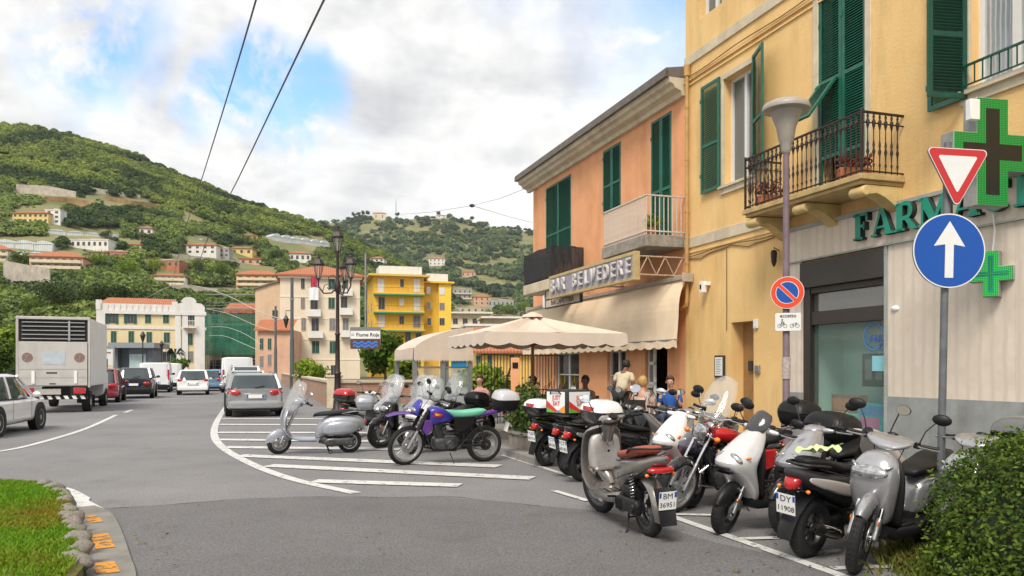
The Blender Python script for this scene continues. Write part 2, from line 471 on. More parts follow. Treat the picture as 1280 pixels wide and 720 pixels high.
class Bike:
    def __init__(s, name, label, cat, group=None, wb=1.28, rf=.24, rr=.24, wf=.1, wr=.11, rake=26, steer=0, style='5', rimmat=None, rimf=None, rimr=None):
        s.root = thing(name, label, cat, group=group)
        s.xf = wb/2; s.xr = -wb/2; s.rf = rf; s.rr = rr; s.wf = wf; s.wr = wr; s.wb = wb
        rk = R(rake); s.ax = Vector((-math.sin(rk), 0, math.cos(rk)))
        s.tr = .06; s.fo = Vector((s.xf-s.tr*.5, 0, rf))    # a point of the steering axis near the front axle
        s.S = Matrix.Translation(s.fo) @ Matrix.Rotation(steer, 4, s.ax) @ Matrix.Translation(-s.fo)
        rimmat = rimmat or M_ALU
        for front in (1, 0):
            x, Rw, w = (s.xf, rf, wf) if front else (s.xr, rr, wr)
            rim = (rimf if front else rimr) or Rw*.66
            w_ = thing('wheel', None, None, (x, 0, Rw)); w_.parent = s.root
            tm, rm, dm = wheel_mesh(Rw, w, style, rim, rimmat)
            obj('tyre', tm, w_); obj('rim', rm, w_)
            if front: obj('brake_disc', dm, w_)
            if front: w_.matrix_local = s.S @ Matrix.Translation((x, 0, Rw))
    def axis_at(s, z, dx=0):
        t = (z-s.fo.z)/s.ax.z
        return s.fo+s.ax*t+Vector((dx, 0, 0))
    def add(s, name, mb, mats, smooth=45, bevel=0, sub=0, st=False, parent=None, label=None):
        o = mb.build(name, mats, parent or s.root, smooth, bevel, sub, label)
        if st: o.matrix_local = s.S @ o.matrix_local
        return o
    def fork(s, mat_=M_ALU, w=.075, top=.75, r=.017, boot=None):
        m = MB(); a = s.axis_at(top)
        for q in (-1, 1):
            ax = Vector((s.xf, q*w, s.rf)); b = Vector((a.x+s.tr*.5, q*w, top))
            mid = ax.lerp(b, .45)
            m.m = 0; m.tube([ax-(b-ax)*.05, ax, mid], [r*1.1, r*1.35, r*1.25], 10)
            m.m = 1; m.tube([mid, b], r, 10)
            if boot: m.m = 2; m.tube([mid+(b-mid)*i/12 for i in range(13)], [r*(1.5+.45*(i % 2)) for i in range(13)], 10)
        m.m = 0; m.tube([(s.xf, -w-.02, s.rf), (s.xf, w+.02, s.rf)], .012, 8)
        m.cbox((s.xf-.09, w*.95+.005, s.rf+.05), (.05, .035, .09))
        s.add('front_fork', m, [mat_, M_CHROME, M_RUBBER], st=True)
    def fender(s, m_, arc=(-20, 150), gap=.022, w=.075, x=None, Rw=None, st=True, th=.006, drop=.03, name='front_fender', offz=0):
        x = s.xf if x is None else x; Rw = Rw or s.rf
        m = MB(); rings = []; k = 9; N = 16
        for i in range(N+1):
            a = R(arc[0]+(arc[1]-arc[0])*i/N); ring = []
            tap = min(1, (.35+3*min(i, N-i)/N))
            for side in (0, 1):
                for j in range(k):
                    q = -1+2*j/(k-1); q = -q if side else q
                    r = Rw+gap-(th if side else 0)-drop*(abs(q)**2.6)*1.3
                    ring.append((x+r*math.cos(a), q*w*tap**.4, Rw+offz+r*math.sin(a)))
            rings.append(ring)
        m.rings(rings)
        return s.add(name, m, m_, 60, st=st)
    def handlebar(s, z=.98, hw=.33, back=.12, rise=0, m_=M_CHROME, mirrors=(1, 1), mm=M_BLACKP, mz=.2, mr=.055, dx=0, levers=True):
        a = s.axis_at(z, dx); m = MB()
        m.m = 0
        m.tube([a+Vector((-back, -hw, rise)), a+Vector((-back*.75, -hw*.62, rise)), a+Vector((0, -.09, 0)), a+Vector((0, .09, 0)), a+Vector((-back*.75, hw*.62, rise)), a+Vector((-back, hw, rise))], .011, 8)
        for q in (-1, 1):
            g0 = a+Vector((-back*.78, q*hw*.66, rise)); g1 = a+Vector((-back*1.02, q*(hw+.01), rise))
            m.m = 1; m.tube([g0, g0.lerp(g1, .1), g0.lerp(g1, .9), g1], [.017, .0165, .0165, .02], 10)
            m.m = 2
            if levers:
                m.tube([g0+Vector((.02, -q*.03, 0)), g0+Vector((.055, 0, -.005)), g1+Vector((.05, -q*.03, -.01)), g1+Vector((.035, q*.01, -.01))], [.009, .008, .007, .008], 6)
            m.m = 1; m.cbox(g0+Vector((.01, -q*.03, 0)), (.05, .045, .045))
        hb = s.add('handlebar', m, [m_, M_BLACKP, M_ALU], st=True)
        for q, on in ((1, mirrors[0]), (-1, mirrors[1])):
            if not on: continue
            b = a+Vector((-back*.7, q*hw*.6, rise+.015)); t = b+Vector((-.02, q*.09, mz))
            mi = MB(); mi.m = 0
            mi.tube([b, b+Vector((.02, q*.03, mz*.55)), t], .0055, 6)
            mi.m = 1; c = t+Vector((0, q*.03, .02))
            k0 = len(mi.v); mi.lathe([(0, .022), (mr*.6, .018), (mr*.95, .007), (mr, -.004), (mr*.93, -.008)], c, 'X', 20)
            mi.m = 2; mi.lathe([(0, -.0085), (mr*.93, -.0085), (mr*.93, -.002)], c, 'X', 20); mi.v[k0:] = [(x, c.y+(y-c.y)*1.3, c.z+(z-c.z)*.82) for x, y, z in mi.v[k0:]]
            s.add('mirror', mi, [m_, mm, M_MIRROR], st=True, parent=None)
        return a
    def seat(s, secs, m_, sub=1): return s.add('seat', MB().loftx(secs, 16), m_, sub=sub)
    def topbox(s, x, z, lid=M_BLACKP, base=M_BLACKP, L=.4, W=.42, H=.3, refl=True, squat=0):
        m = MB()
        m.loftz([(z, x, W*.36, L*.36, L*.36, 5), (z+.02, x, W*.42, L*.42, L*.42, 5), (z+H*.3, x, W*.48, L*.47, L*.48, 5), (z+H*.5, x, W*.5, L*.5, L*.5, 5), (z+H*.52, x, W*.485, L*.485, L*.485, 5)], 28)
        o = s.add('top_box', m, base, 40)
        m = MB()
        m.loftz([(z+H*.53, x, W*.49, L*.49, L*.49, 4.5), (z+H*.55, x, W*.505, L*.505, L*.505, 4.5), (z+H*.75, x, W*.48, L*.47, L*.48, 4), (z+H*.92, x+.01, W*.38, L*.38, L*.38, 3.5), (z+H, x+.02, W*.2, L*.2, L*.2, 3)], 28)
        s.add('lid', m, lid, 40, parent=o)
        if refl:
            m = MB(); rr = []
            for zz, k in ((z+H*.56, 1.0), (z+H*.66, 1.0), (z+H*.74, .98)):
                hw = W*.34; rr.append([(x-L*.5*k-.012+.10*(abs(q)**3), hw*q*1.25, zz) for q in (-1, -.75, -.5, 0, .5, .75, 1)]+[(x-L*.5*k+.03+.08*(abs(q)**3), hw*q*1.2, zz) for q in (1, .75, .5, 0, -.5, -.75, -1)])
            m.rings(rr); s.add('rear_reflector', m, M_RED, 40, parent=o)
        m = MB()
        m.tube([(x+.18, .09, z-.02), (x-.12, .09, z-.012), (x-.16, .05, z-.012), (x-.16, -.05, z-.012), (x-.12, -.09, z-.012), (x+.18, -.09, z-.02)], .009, 6)
        m.box(x-.12, x+.12, -.1, .1, z-.012, z-.001)
        s.add('luggage_rack', m, M_BLACKP, 40)
        return o
    def plate(s, x, z, l1='CT', l2='35721', tilt=12):
        m = MB(); m.m = 0; m.cbox((0, 0, 0), (.004, .17, .17)); m.m = 1
        m.cbox((-.0026, .074, .055), (.001, .02, .05)); m.cbox((-.0026, -.074, .055), (.001, .02, .05))
        o = s.add('number_plate', m, [M_WHITEP, mat('plate_blue', (.01,.08,.42), .4)], 0)
        o.location = (x, 0, z); o.rotation_euler = (0, R(-tilt), 0)
        for t, zz, sz in ((l1, .042, .075), (l2, -.04, .064)):
            text(t, sz, mat('plate_ink', (.02,.02,.02), .5), o, (-.0032, 0, zz), (PI/2, 0, -PI/2), depth=.0008, spacing=1.0)
        return o
    def screen(s, x, z, h=.45, w=.24, rake=22, m_=M_SCREEN, bow=.07, st=True, top=.75):
        m = MB(); t = math.tan(R(rake)); pth = []
        for k, wk in ((0, .55), (.12, .78), (.3, .98), (.5, 1), (.7, .97), (.85, .85), (.95, .62*1.1), (1, .4*1.1)):
            pth.append((x-h*k*t, z+h*k, w*wk, -bow*(.6+.4*wk)*-1, .003))
        pth = [(a, b, c, d, e) for a, b, c, d, e in reversed(pth)]
        m.shield(pth, 11)
        return s.add('windscreen', m, m_, 60, st=st)
    def sidestand(s, x=-.05, side=1):
        m = MB(); m.tube([(x, side*.1, .2), (x-.05, side*.2, .03), (x-.06, side*.23, .008)], .009, 6); m.cbox((x-.06, side*.23, .006), (.04, .05, .01))
        s.add('side_stand', m, M_DARKMET)
    def centrestand(s, x=-.28):
        m = MB()
        for q in (-1, 1):
            m.tube([(x, q*.07, .2), (x-.07, q*.13, .02), (x-.12, q*.17, .008)], .01, 6)
        m.tube([(x-.02, -.085, .14), (x-.02, .085, .14)], .008, 6)
        s.add('centre_stand', m, M_DARKMET)
    def shock(s, x0, z0, x1, z1, y, col=M_CHROME, r=.026):
        m = MB(); a = Vector((x0, y, z0)); b = Vector((x1, y, z1))
        m.m = 1; m.tube([a, b], .011, 8); m.m = 0
        pts = []; N = 70; u = Vector((0, 1, 0)); d = (b-a).normalized(); w = d.cross(u)
        for i in range(N):
            p = a.lerp(b, .2+.62*i/N); an = 2*PI*i/9
            pts.append(p+(u*math.cos(an)+w*math.sin(an))*r)
        m.tube(pts, .0045, 5)
        m.m = 1; m.tube([a.lerp(b, .78), b], .021, 8)
        s.add('shock_absorber', m, [col, M_DARKMET])
    def engine(s, left=True, m_=M_ENGD, big=1.0):
        y = .11; m = MB(); xr, rr = s.xr, s.rr
        m.loftx([(xr-.09, rr+.01, .02, .03, .03, 2.5, y+.02), (xr-.07, rr+.01, .035, .07, .07, 3, y+.02), (xr+.02, rr+.01, .042, .085, .08, 3, y+.02), (xr+.18, rr+.01, .042, .075, .07, 3, y+.02), (xr+.33, rr+.0, .045, .085, .085, 3, y+.02), (xr+.42, rr, .04, .07, .07, 2.6, y+.02), (xr+.46, rr, .02, .03, .03, 2, y+.02)], 16)
        for i in range(6): m.box(xr+.26+.022*i, xr+.27+.022*i, y+.05, y+.073, rr-.05, rr+.05)
        m.lathe([(0, .03), (.05, .03), (.055, .0), (.055, -.02)], (xr+.0, y+.045, rr+.01), 'Y', 16)
        # air box above
        m.loftx([(xr-.02, rr+.14, .03, .04, .04, 3, y), (xr+.04, rr+.145, .045, .06, .05, 3, y), (xr+.2, rr+.15, .045, .06, .05, 3, y), (xr+.3, rr+.14, .03, .04, .03, 3, y)], 14)
        # crank case and cylinder
        m.loftx([(xr+.2, rr-.0, .05, .08, .09, 3, 0), (xr+.3, rr, .09, .1, .1, 3, 0), (xr+.45, rr+.02, .08, .09, .08, 3, 0), (xr+.56, rr+.03, .05, .06, .05, 3, 0)], 14)
        for i in range(6): m.loftx([(xr+.46+.02*i, rr+.03, .07, .075, .07, 4), (xr+.466+.02*i, rr+.03, .07, .075, .07, 4)], 12)
        s.add('engine', m, m_, 40)
    def exhaust(s, side=-1, shield=M_CHROME, r=.055, body=M_BLACKP):
        m = MB(); y = side*.15; xr, rr = s.xr, s.rr
        m.m = 0; m.tube([(xr+.45, side*.05, rr-.05), (xr+.38, side*.1, rr-.09), (xr+.25, y, rr-.07)], .018, 8)
        m.tube([(xr+.27, y, rr-.06), (xr+.22, y, rr-.05), (xr+.18, y, rr-.04), (xr-.1, y-.005*side, rr+.03), (xr-.16, y, rr+.045), (xr-.18, y, rr+.05)], [.02, r*.8, r, r, r*.8, r*.5], 16)
        m.tube([(xr-.17, y, rr+.045), (xr-.21, y, rr+.05)], .018, 8)
        m.m = 1; rings = []
        for t in (0, .15, .5, .85, 1):
            c = Vector((xr+.16-.24*t, y, rr-.035+.06*t)); rr2 = r+.008-(.006 if t in (0, 1) else 0)
            rings.append([c+Vector((0, side*rr2*math.cos(a), rr2*math.sin(a))) for a in [R(-35+130*j/7) for j in range(8)]]+[c+Vector((0, side*(rr2-.004)*math.cos(a), (rr2-.004)*math.sin(a))) for a in [R(95-130*j/7) for j in range(8)]])
        m.rings(rings)
        s.add('exhaust', m, [body, shield], 40)
    def rearhugger(s, m_=M_BLACKP):
        m = MB(); x, r = s.xr, s.rr
        m.shield([(x-.02, r+s.rr+.06, .07, 0, .006), (x-.18, r+s.rr*.93, .075, .01, .006), (x-.30, r+s.rr*.55, .075, .012, .006), (x-.36, r+.02, .07, .01, .006), (x-.37, r-.06, .06, .01, .006)])
        s.add('mudguard', m, m_, 60)
    def place(s, front, rear=None, lean=0, scale=1, by_rear=False):
        """front: world point of the front contact; rear: a world point the rear contact lies towards"""
        f = Vector(front[:2]); r = Vector(rear[:2]); d = (f-r).normalized()
        c = (r+d*s.wb/2*scale) if by_rear else (f-d*s.wb/2*scale)
        s.root.location = (c.x, c.y, 0); s.root.rotation_euler = (lean, 0, 0)
        s.root.rotation_mode = 'XYZ'
        s.root.rotation_euler = (lean, 0, math.atan2(d.y, d.x)); s.root.scale = (scale,)*3

def indicator(b, x, y, z, m_=M_ORANGE, r=.03):
    m = MB(); m.m = 1; m.tube([(x, y*.4, z), (x, y, z)], .008, 6); m.m = 0
    m.sphere((x, y+math.copysign(r*.6, y), z), (r*.9, r, r*.85), 12, 8)
    return m

def vespa(label, body, seatm, group, steer, screen=True, box=True):
    b = Bike('vintage_scooter', label, 'scooter', group, wb=1.28, rf=.222, rr=.222, wf=.1, wr=.105, rake=25, steer=steer, style='5', rimmat=M_ALU, rimf=.14, rimr=.14)
    m = MB()
    m.shield([(.455, .90, .06, .035, .05), (.475, .84, .13, .05, .03), (.505, .74, .2, .06, .02), (.53, .60, .24, .065, .018), (.525, .47, .245, .06, .018), (.47, .36, .23, .045, .02), (.37, .285, .2, .02, .03), (.22, .25, .175, .0, .045), (0, .245, .165, 0, .05), (-.14, .26, .16, 0, .05)], 9)
    b.add('leg_shield', m, body, sub=1)
    m = MB(); m.tube([(.555, 0, .86), (.60, 0, .70), (.60, 0, .55), (.56, 0, .46)], [.02, .032, .03, .015], 8)
    b.add('horn_cover', m, body, sub=1)
    m = MB(); m.loftx([(.0, .40, .09, .06, .12), (-.06, .46, .13, .12, .2), (-.2, .54, .165, .17, .22), (-.4, .57, .18, .17, .2), (-.62, .58, .175, .15, .14), (-.8, .585, .13, .12, .1), (-.9, .56, .08, .1, .12), (-.94, .5, .04, .08, .1)], 16)
    b.add('body', m, body, sub=1)
    for q in (1, -1):
        m = MB(); m.loftx([(-.14, .45, .012, .05, .05, 2.2, q*.16), (-.2, .465, .05, .12, .1, 2.4, q*.165), (-.36, .48, .085, .155, .13, 2.6, q*.17), (-.56, .49, .085, .155, .13, 2.6, q*.165), (-.72, .5, .06, .125, .11, 2.4, q*.15), (-.82, .5, .012, .04, .04, 2.2, q*.12)], 16)
        b.add('side_cowl', m, body, sub=1)
    b.fender(body, (5, 172), gap=.035, w=.085, drop=.10, offz=.0)
    m = MB(); m.tube([b.axis_at(.3), b.axis_at(.93)], .028, 10)
    m.tube([Vector((b.xf, .07, b.rf)), Vector((b.xf-.05, .075, b.rf+.12)), b.axis_at(.42)], [.02, .018, .02], 8)
    m.shock = 0
    b.add('front_fork', m, M_ALU, st=True)
    a = b.handlebar(.985, .34, .10, .0, M_CHROME, mz=.17, mr=.05, mm=M_CHROME)
    m = MB(); m.loftx([(a.x-.10, a.z+.0, .05, .03, .04), (a.x-.04, a.z+.01, .09, .045, .05), (a.x+.04, a.z+.01, .085, .055, .065), (a.x+.11, a.z-.005, .062, .055, .06), (a.x+.135, a.z-.01, .05, .045, .05)], 16)
    m.loftz([(a.z-.12, a.x+.01, .04, .04, .05), (a.z-.03, a.x, .06, .06, .07)], 12)
    m.tube([a+Vector((-.03, -.22, 0)), a+Vector((-.01, -.09, 0)), a+Vector((-.01, .09, 0)), a+Vector((-.03, .22, 0))], [.024, .042, .042, .024], 10)
    hs = b.add('headset_cover', m, body, sub=1, st=True)
    m = MB(); m.lathe([(0, .03), (.03, .027), (.052, .014), (.055, 0), (.055, -.01)], a+Vector((.13, 0, -.01)), 'X', 20); b.add('headlight', m, M_LENS, st=True)
    b.seat([(.03, .70, .03, .02, .02), (.0, .725, .085, .035, .03), (-.12, .745, .125, .045, .04), (-.3, .755, .14, .04, .045), (-.42, .775, .14, .045, .045), (-.62, .785, .13, .045, .045), (-.76, .78, .1, .035, .04), (-.82, .765, .04, .02, .02)], seatm)
    b.engine(m_=M_ENG); b.exhaust(-1); b.centrestand(-.2)
    m = MB(); m.sphere((-.93, 0, .58), (.035, .06, .045)); b.add('tail_light', m, M_RED)
    b.plate(-.98, .43, 'BK', '21487')
    if screen:
        b.screen(a.x+.2, .84, .52, .32, 26, bow=.13)
    if box: b.topbox(-.93, .82, lid=body, base=body, L=.36, W=.4, H=.27, refl=False)
    m = MB(); m.tube([(-.5, .12, .76), (-.75, .13, .80), (-.95, .12, .80)], .009, 6); m.tube([(-.5, -.12, .76), (-.75, -.13, .80), (-.95, -.12, .80)], .009, 6); b.add('grab_rail', m, M_CHROME)
    return b

def scooter(label, body, seatm, group=None, steer=0, wb=1.3, rf=.25, rr=.25, style='5', kind='sport', inner=M_BLACKP, box=None, screen=None, plate=('CX', '48213'), tail=True, stand='c', rack=False, mirrors=(1, 1), mirmat=M_BLACKP, fork=False, rimmat=None, side2=None, mz=.2, name='scooter'):
    b = Bike(name, label, 'scooter', group, wb=wb, rf=rf, rr=rr, wf=.1 if rf < .28 else .085, wr=.12 if rf < .28 else .1, rake=26, steer=steer, style=style, rimmat=rimmat or M_ENG, rimf=rf*(.6 if rf < .28 else .7), rimr=rr*(.6 if rf < .28 else .7))
    xf, xr = b.xf, b.xr; side2 = side2 or body
    tw = {'sport': 1, 'classic': 1.12, 'maxi': 1.35, 'tall': .95}[kind]
    # floor and tunnel
    m = MB(); m.loftx([(xf-.22, .33, .12*tw, .05, .06, 4), (xf-.3, .30, .17*tw, .045, .06, 4), (0, .29, .17*tw, .045, .06, 4), (xr+.45, .31, .16*tw, .06, .06, 4), (xr+.38, .33, .12*tw, .06, .06, 4)], 16)
    b.add('footboard', m, inner if kind != 'classic' else body, 45)
    # front apron
    if kind == 'classic':
        m = MB(); m.shield([(xf-.20, .98, .12, .03, .05), (xf-.17, .95, .20, .04, .03), (xf-.13, .86, .23, .045, .02), (xf-.09, .64, .24, .045, .02), (xf-.09, .50, .24, .045, .02), (xf-.13, .37, .23, .03, .03), (xf-.2, .29, .2, .02, .05), (xf-.34, .26, .19, 0, .05)], 9)
        b.add('leg_shield', m, body, sub=1)
        m = MB(); m.loftz([(.50, xf-.16, .12, .02, .09, 5), (.53, xf-.16, .17, .02, .11, 5), (.68, xf-.17, .18, .02, .10, 5), (.86, xf-.20, .17, .02, .07, 5), (.90, xf-.21, .12, .02, .05, 5)], 20)
        g = b.add('glove_box', m, side2, sub=1)
        m = MB(); m.lathe([(.014, -.005), (.014, .006), (0, .006)], (xf-.335, 0, .72), 'X', 10); b.add('lock', m, M_DARKMET, parent=g)
        m = MB(); m.tube([b.axis_at(.84), b.axis_at(.93), b.axis_at(1.03)], [.055, .07, .095], 14); b.add('steering_column', m, body, st=True)
    else:
        w = .2*tw
        m = MB()
        if kind == 'tall':
            m.loftz([(.36, xf-.24, .10, .04, .05), (.46, xf-.19, .15, .06, .07), (.58, xf-.16, .175, .09, .07), (.70, xf-.15, .19, .12, .08), (.82, xf-.17, .185, .13, .08), (.92, xf-.21, .13, .11, .07), (.96, xf-.24, .07, .06, .05)], 20)
        else:
            m.loftz([(.30, xf-.28, w*.6, .03, .06), (.38, xf-.25, w*.85, .06, .06), (.50, xf-.20, w*.95, .10, .07, 2.3), (.59, xf-.15, w*.97, .17, .10, 2.1), (.66, xf-.13, w, .27, .12, 1.9), (.71, xf-.14, w, .30, .13, 1.9), (.78, xf-.19, w*.96, .27, .12, 2), (.86, xf-.26, w*.82, .22, .1, 2.1), (.94, xf-.32, w*.64, .16, .08, 2.2), (1.0, xf-.36, w*.45, .10, .06, 2.4), (1.02, xf-.38, w*.3, .05, .04)], 24)
        b.add('front_fairing', m, body, sub=1)
        m = MB(); m.shield([(xf-.30, .93, .14*tw, .02, .03), (xf-.27, .75, .2*tw, .02, .03), (xf-.27, .55, .2*tw, .02, .03), (xf-.30, .38, .18*tw, .02, .03), (xf-.36, .32, .17*tw, 0, .03)], 9)
        b.add('inner_leg_shield', m, inner, sub=1)
        # headlights and grille, set on the fairing
        if kind == 'sport' or kind == 'maxi':
            for q in (1, -1):
                m = MB(); T = Matrix.Translation((xf+.03, q*w*.50, .755)) @ Matrix.Rotation(R(-42), 4, 'Y') @ Matrix.Rotation(q*R(32), 4, 'Z') @ Matrix.Rotation(q*R(-14), 4, 'X')
                m.T = T; m.sphere((0, 0, 0), (.03, .075, .036), 16, 8)
                b.add('headlight', m, M_LENS)
                m = MB(); m.T = Matrix.Translation((xf-.045, q*w*.93, .77)) @ Matrix.Rotation(q*R(55), 4, 'Z'); m.sphere((0, 0, 0), (.012, .026, .014), 12, 6)
                b.add('indicator', m, M_ORANGE)
            m = MB()
            for i in range(2):
                m.T = Matrix.Translation((xf+.125-.06*i, 0, .655-.045*i)) @ Matrix.Rotation(R(8), 4, 'Y')
                m.loftx([(-.02, 0, .10, .012, .012, 3), (.018, 0, .085, .01, .01, 3)], 16)
            b.add('grille', m, M_BLACKP, 45)
        else:
            m = MB(); m.T = Matrix.Translation((xf-.045, 0, .80)) @ Matrix.Rotation(R(-24), 4, 'Y')
            m.sphere((0, 0, 0), (.04, .15, .055), 20, 8); b.add('headlight', m, M_LENS)
            for q in (1, -1):
                m = MB(); m.T = Matrix.Translation((xf-.075, q*.135, .845)) @ Matrix.Rotation(q*R(45), 4, 'Z') @ Matrix.Rotation(q*R(25), 4, 'X'); m.sphere((0, 0, 0), (.014, .04, .014), 12, 6); b.add('indicator', m, M_LENS)
    # rear body
    m = MB(); w = .17*(tw if kind == 'maxi' else 1)
    rz = rr-.25
    m.loftx([(xr+.52, .48, .08, .1, .12, 3), (xr+.46, .53, .13, .15, .16, 3), (xr+.3, .58+rz*.5, w, .14, .15, 3), (xr+.08, .62+rz*.6, w, .11, .10, 3), (xr-.14, .68+rz*.6, w*.85, .08, .08, 2.8), (xr-.3, .73+rz*.6, w*.6, .055, .06, 2.6), (xr-.38, .76+rz*.6, w*.35, .03, .03, 2.4)], 20)
    b.add('rear_fairing', m, side2 if kind != 'classic' else body, sub=1)
    if kind == 'sport' and side2 is not body:
        for q in (1, -1):
            m = MB(); m.loftx([(xr+.44, .55, .004, .02, .02, 3, q*w*.92), (xr+.34, .57, .02, .06, .06, 3, q*w*.95), (xr+.1, .62, .02, .06, .055, 3, q*w*.95), (xr-.15, .68, .016, .04, .04, 3, q*w*.82), (xr-.27, .71, .004, .02, .02, 3, q*w*.65)], 14)
            b.add('side_panel', m, body, sub=1)
    if kind == 'classic':
        m = MB(); m.loftx([(xr+.42, .5, .12, .06, .06, 2.2, 0), (xr+.36, .5, .16, .09, .08, 2.2, 0), (xr+.22, .52, .15, .08, .06, 2.2), (xr+.1, .55, .1, .04, .03, 2.2)], 16); b.add('side_cowl', m, body, sub=1)
    # seat
    sz = .76+rz*.4
    b.seat([(xr+.56, sz-.06, .05, .02, .03, 3), (xr+.52, sz-.03, .09, .03, .04, 3), (xr+.38, sz-.01, .13, .035, .05, 3), (xr+.22, sz, .145, .04, .05, 3), (xr+.14, sz+.02, .145, .045, .06, 3), (xr+.06, sz+.05, .14, .04, .07, 3), (xr-.1, sz+.07, .12, .04, .06, 3), (xr-.2, sz+.08, .09, .03, .04, 3), (xr-.24, sz+.08, .04, .015, .02, 3)], seatm)
    b.engine(); b.exhaust(-1, shield=M_CHROME if kind != 'classic' else M_BLACKP)
    m = MB()
    for q in (1, -1):
        m.tube([(xr+.54, q*.085, sz-.085), (xr+.3, q*(w+.0), sz-.07), (xr+.05, q*(w-.002), sz-.02), (xr-.16, q*w*.78, sz+.03)], .006, 4)
        m.tube([(xr+.44, q*w*.93, .50), (xr+.2, q*w*1.01, .555+rz*.5), (xr-.08, q*w*.96, .62+rz*.6)], .0035, 4)
        for i in range(3): m.tube([(xr+.40-.03*i, q*w*.985, .60+rz*.5), (xr+.345-.03*i, q*w*1.0, .63+rz*.5)], .005, 4)
    for i in range(5): m.box(-.12, .2, -.13+.06*i, -.115+.06*i, .335, .345)
    b.add('panel_seam', m, M_BLACKP)
    for q in (1, -1):
        m = MB(); m.lathe([(0, .008), (.02, .006), (.022, 0)], (0, 0, 0), 'Y', 12); m.v = [(x+xf+.015, q*(y+.098), z+rf+.12) for x, y, z in m.v]; b.add('side_reflector', m, M_ORANGE, st=True)
        m = MB(); m.tube([(-.22, q*.15, .33), (-.22, q*.24, .34)], .012, 6); b.add('footpeg', m, M_BLACKP)
    if kind != 'classic':
        m = MB(); m.tube([(xr+.0, .135, sz+.03), (xr-.12, .15, sz+.05), (xr-.27, .10, sz+.06), (xr-.30, 0, sz+.06), (xr-.27, -.10, sz+.06), (xr-.12, -.15, sz+.05), (xr+.0, -.135, sz+.03)], .012, 8); b.add('grab_rail', m, M_DARKMET)
    b.shock(xr-.0, rr+.04, xr+.06, .66+rz*.4, .14)
    b.fender(side2 if kind in ('sport', 'maxi') else body, (20, 165) if kind != 'tall' else (38, 118), gap=.03, w=.075 if kind != 'tall' else .062, drop=.06)
    b.fork(top=.62 if kind != 'classic' else .7, w=.075 if kind != 'tall' else .09, r=.015 if kind == 'classic' else .018)
    if kind == 'classic':
        b.fender(body, (78, 200), gap=.035, w=.08, x=xr, Rw=rr, st=False, drop=.035, name='rear_fender')
        m = MB(); m.shield([(xr-.31, rr+.23, .08, .01, .006), (xr-.40, rr+.05, .085, .01, .006), (xr-.43, rr-.10, .08, .01, .006)]); b.add('mudflap', m, M_BLACKP, 60)
        px, pz = xr-.40, rr+.13
    else:
        b.rearhugger(); px, pz = xr-.365, rr+.24
    if plate: b.plate(px-.03, pz, *plate)
    if tail:
        m = MB(); tz = .68+rz*.6
        if kind == 'sport': m.loftx([(xr-.26, tz+.015, .07, .05, .06, 3), (xr-.34, tz+.0, .075, .05, .08, 3), (xr-.385, tz-.03, .04, .03, .04, 3)], 16)
        else: m.loftx([(xr-.28, tz-.02, .14, .03, .03, 3), (xr-.33, tz-.025, .135, .03, .035, 3), (xr-.365, tz-.03, .11, .025, .025, 3)], 16)
        b.add('tail_light', m, M_RED, sub=1)
        for q in (1, -1): b.add('indicator', indicator(b, xr-.3, q*.12, tz-.07, r=.02), [M_ORANGE, M_BLACKP])
    # handlebar and cover
    hz = {'sport': 1.0, 'classic': 1.06}.get(kind, 1.02)
    a = b.handlebar(hz, .33, .10, 0, M_DARKMET, mirrors=mirrors, mm=mirmat, mz=mz, dx=0)
    m = MB(); cov = body if kind in ('classic', 'tall', 'sport') else inner
    if kind == 'tall':
        m.loftx([(a.x-.14, a.z+.01, .08, .02, .03, 2.6), (a.x-.06, a.z+.025, .17, .03, .045, 2.6), (a.x+.02, a.z+.02, .19, .03, .05, 2.6), (a.x+.10, a.z-.01, .14, .03, .04, 2.4), (a.x+.16, a.z-.04, .06, .02, .02, 2.2)], 18)
    else:
        m.loftx([(a.x-.10, a.z, .06, .03, .03), (a.x-.05, a.z+.01, .10, .04, .05), (a.x+.03, a.z+.01, .1, .045, .06), (a.x+.09, a.z-.01, .07, .04, .05), (a.x+.115, a.z-.02, .04, .03, .03)], 16)
        m.tube([a+Vector((-.04, -.2, 0)), a+Vector((0, -.08, 0)), a+Vector((0, .08, 0)), a+Vector((-.04, .2, 0))], [.022, .036, .036, .022], 10)
    b.add('handlebar_cover', m, cov, sub=1, st=True)
    if kind == 'classic':
        m = MB(); m.lathe([(0, .035), (.04, .03), (.065, .014), (.07, 0), (.06, -.03)], a+Vector((.11, 0, -.03)), 'X', 20); b.add('headlight', m, M_LENS, st=True)
    m = MB(); m.T = Matrix.Translation(a+Vector((-.07, 0, .035))) @ Matrix.Rotation(R(-35), 4, 'Y'); m.lathe([(0, .012), (.045, .012), (.05, 0), (.045, -.02)], (0, 0, 0), 'Z', 18); b.add('instrument_panel', m, M_BLACKP, st=True)
    m = MB(); m.tube([a+Vector((.02, .12, -.01)), a+Vector((.08, .1, -.12)), a+Vector((.03, .04, -.28))], .004, 5); m.tube([a+Vector((.02, -.12, -.01)), a+Vector((.09, -.07, -.14)), a+Vector((.03, -.02, -.28))], .004, 5); b.add('cable', m, M_BLACKP, st=True)
    if screen == 'clear': b.screen(a.x+.17, .88, .56, .29, 24, bow=.12)
    elif screen == 'tall': b.screen(a.x+.16, .92, .56, .2, 34, bow=.07)
    elif screen == 'smoke': b.screen(a.x+.10, .96, .2, .13, 38, m_=M_SMOKE, bow=.07, st=False)
    if rack:
        m = MB(); z = sz+.06
        m.tube([(xr+.12, .14, z-.04), (xr+.05, .15, z+.01), (xr-.3, .13, z+.04), (xr-.36, .09, z+.04), (xr-.36, -.09, z+.04), (xr-.3, -.13, z+.04), (xr+.05, -.15, z+.01), (xr+.12, -.14, z-.04)], .011, 8); b.add('luggage_rack', m, M_DARKMET)
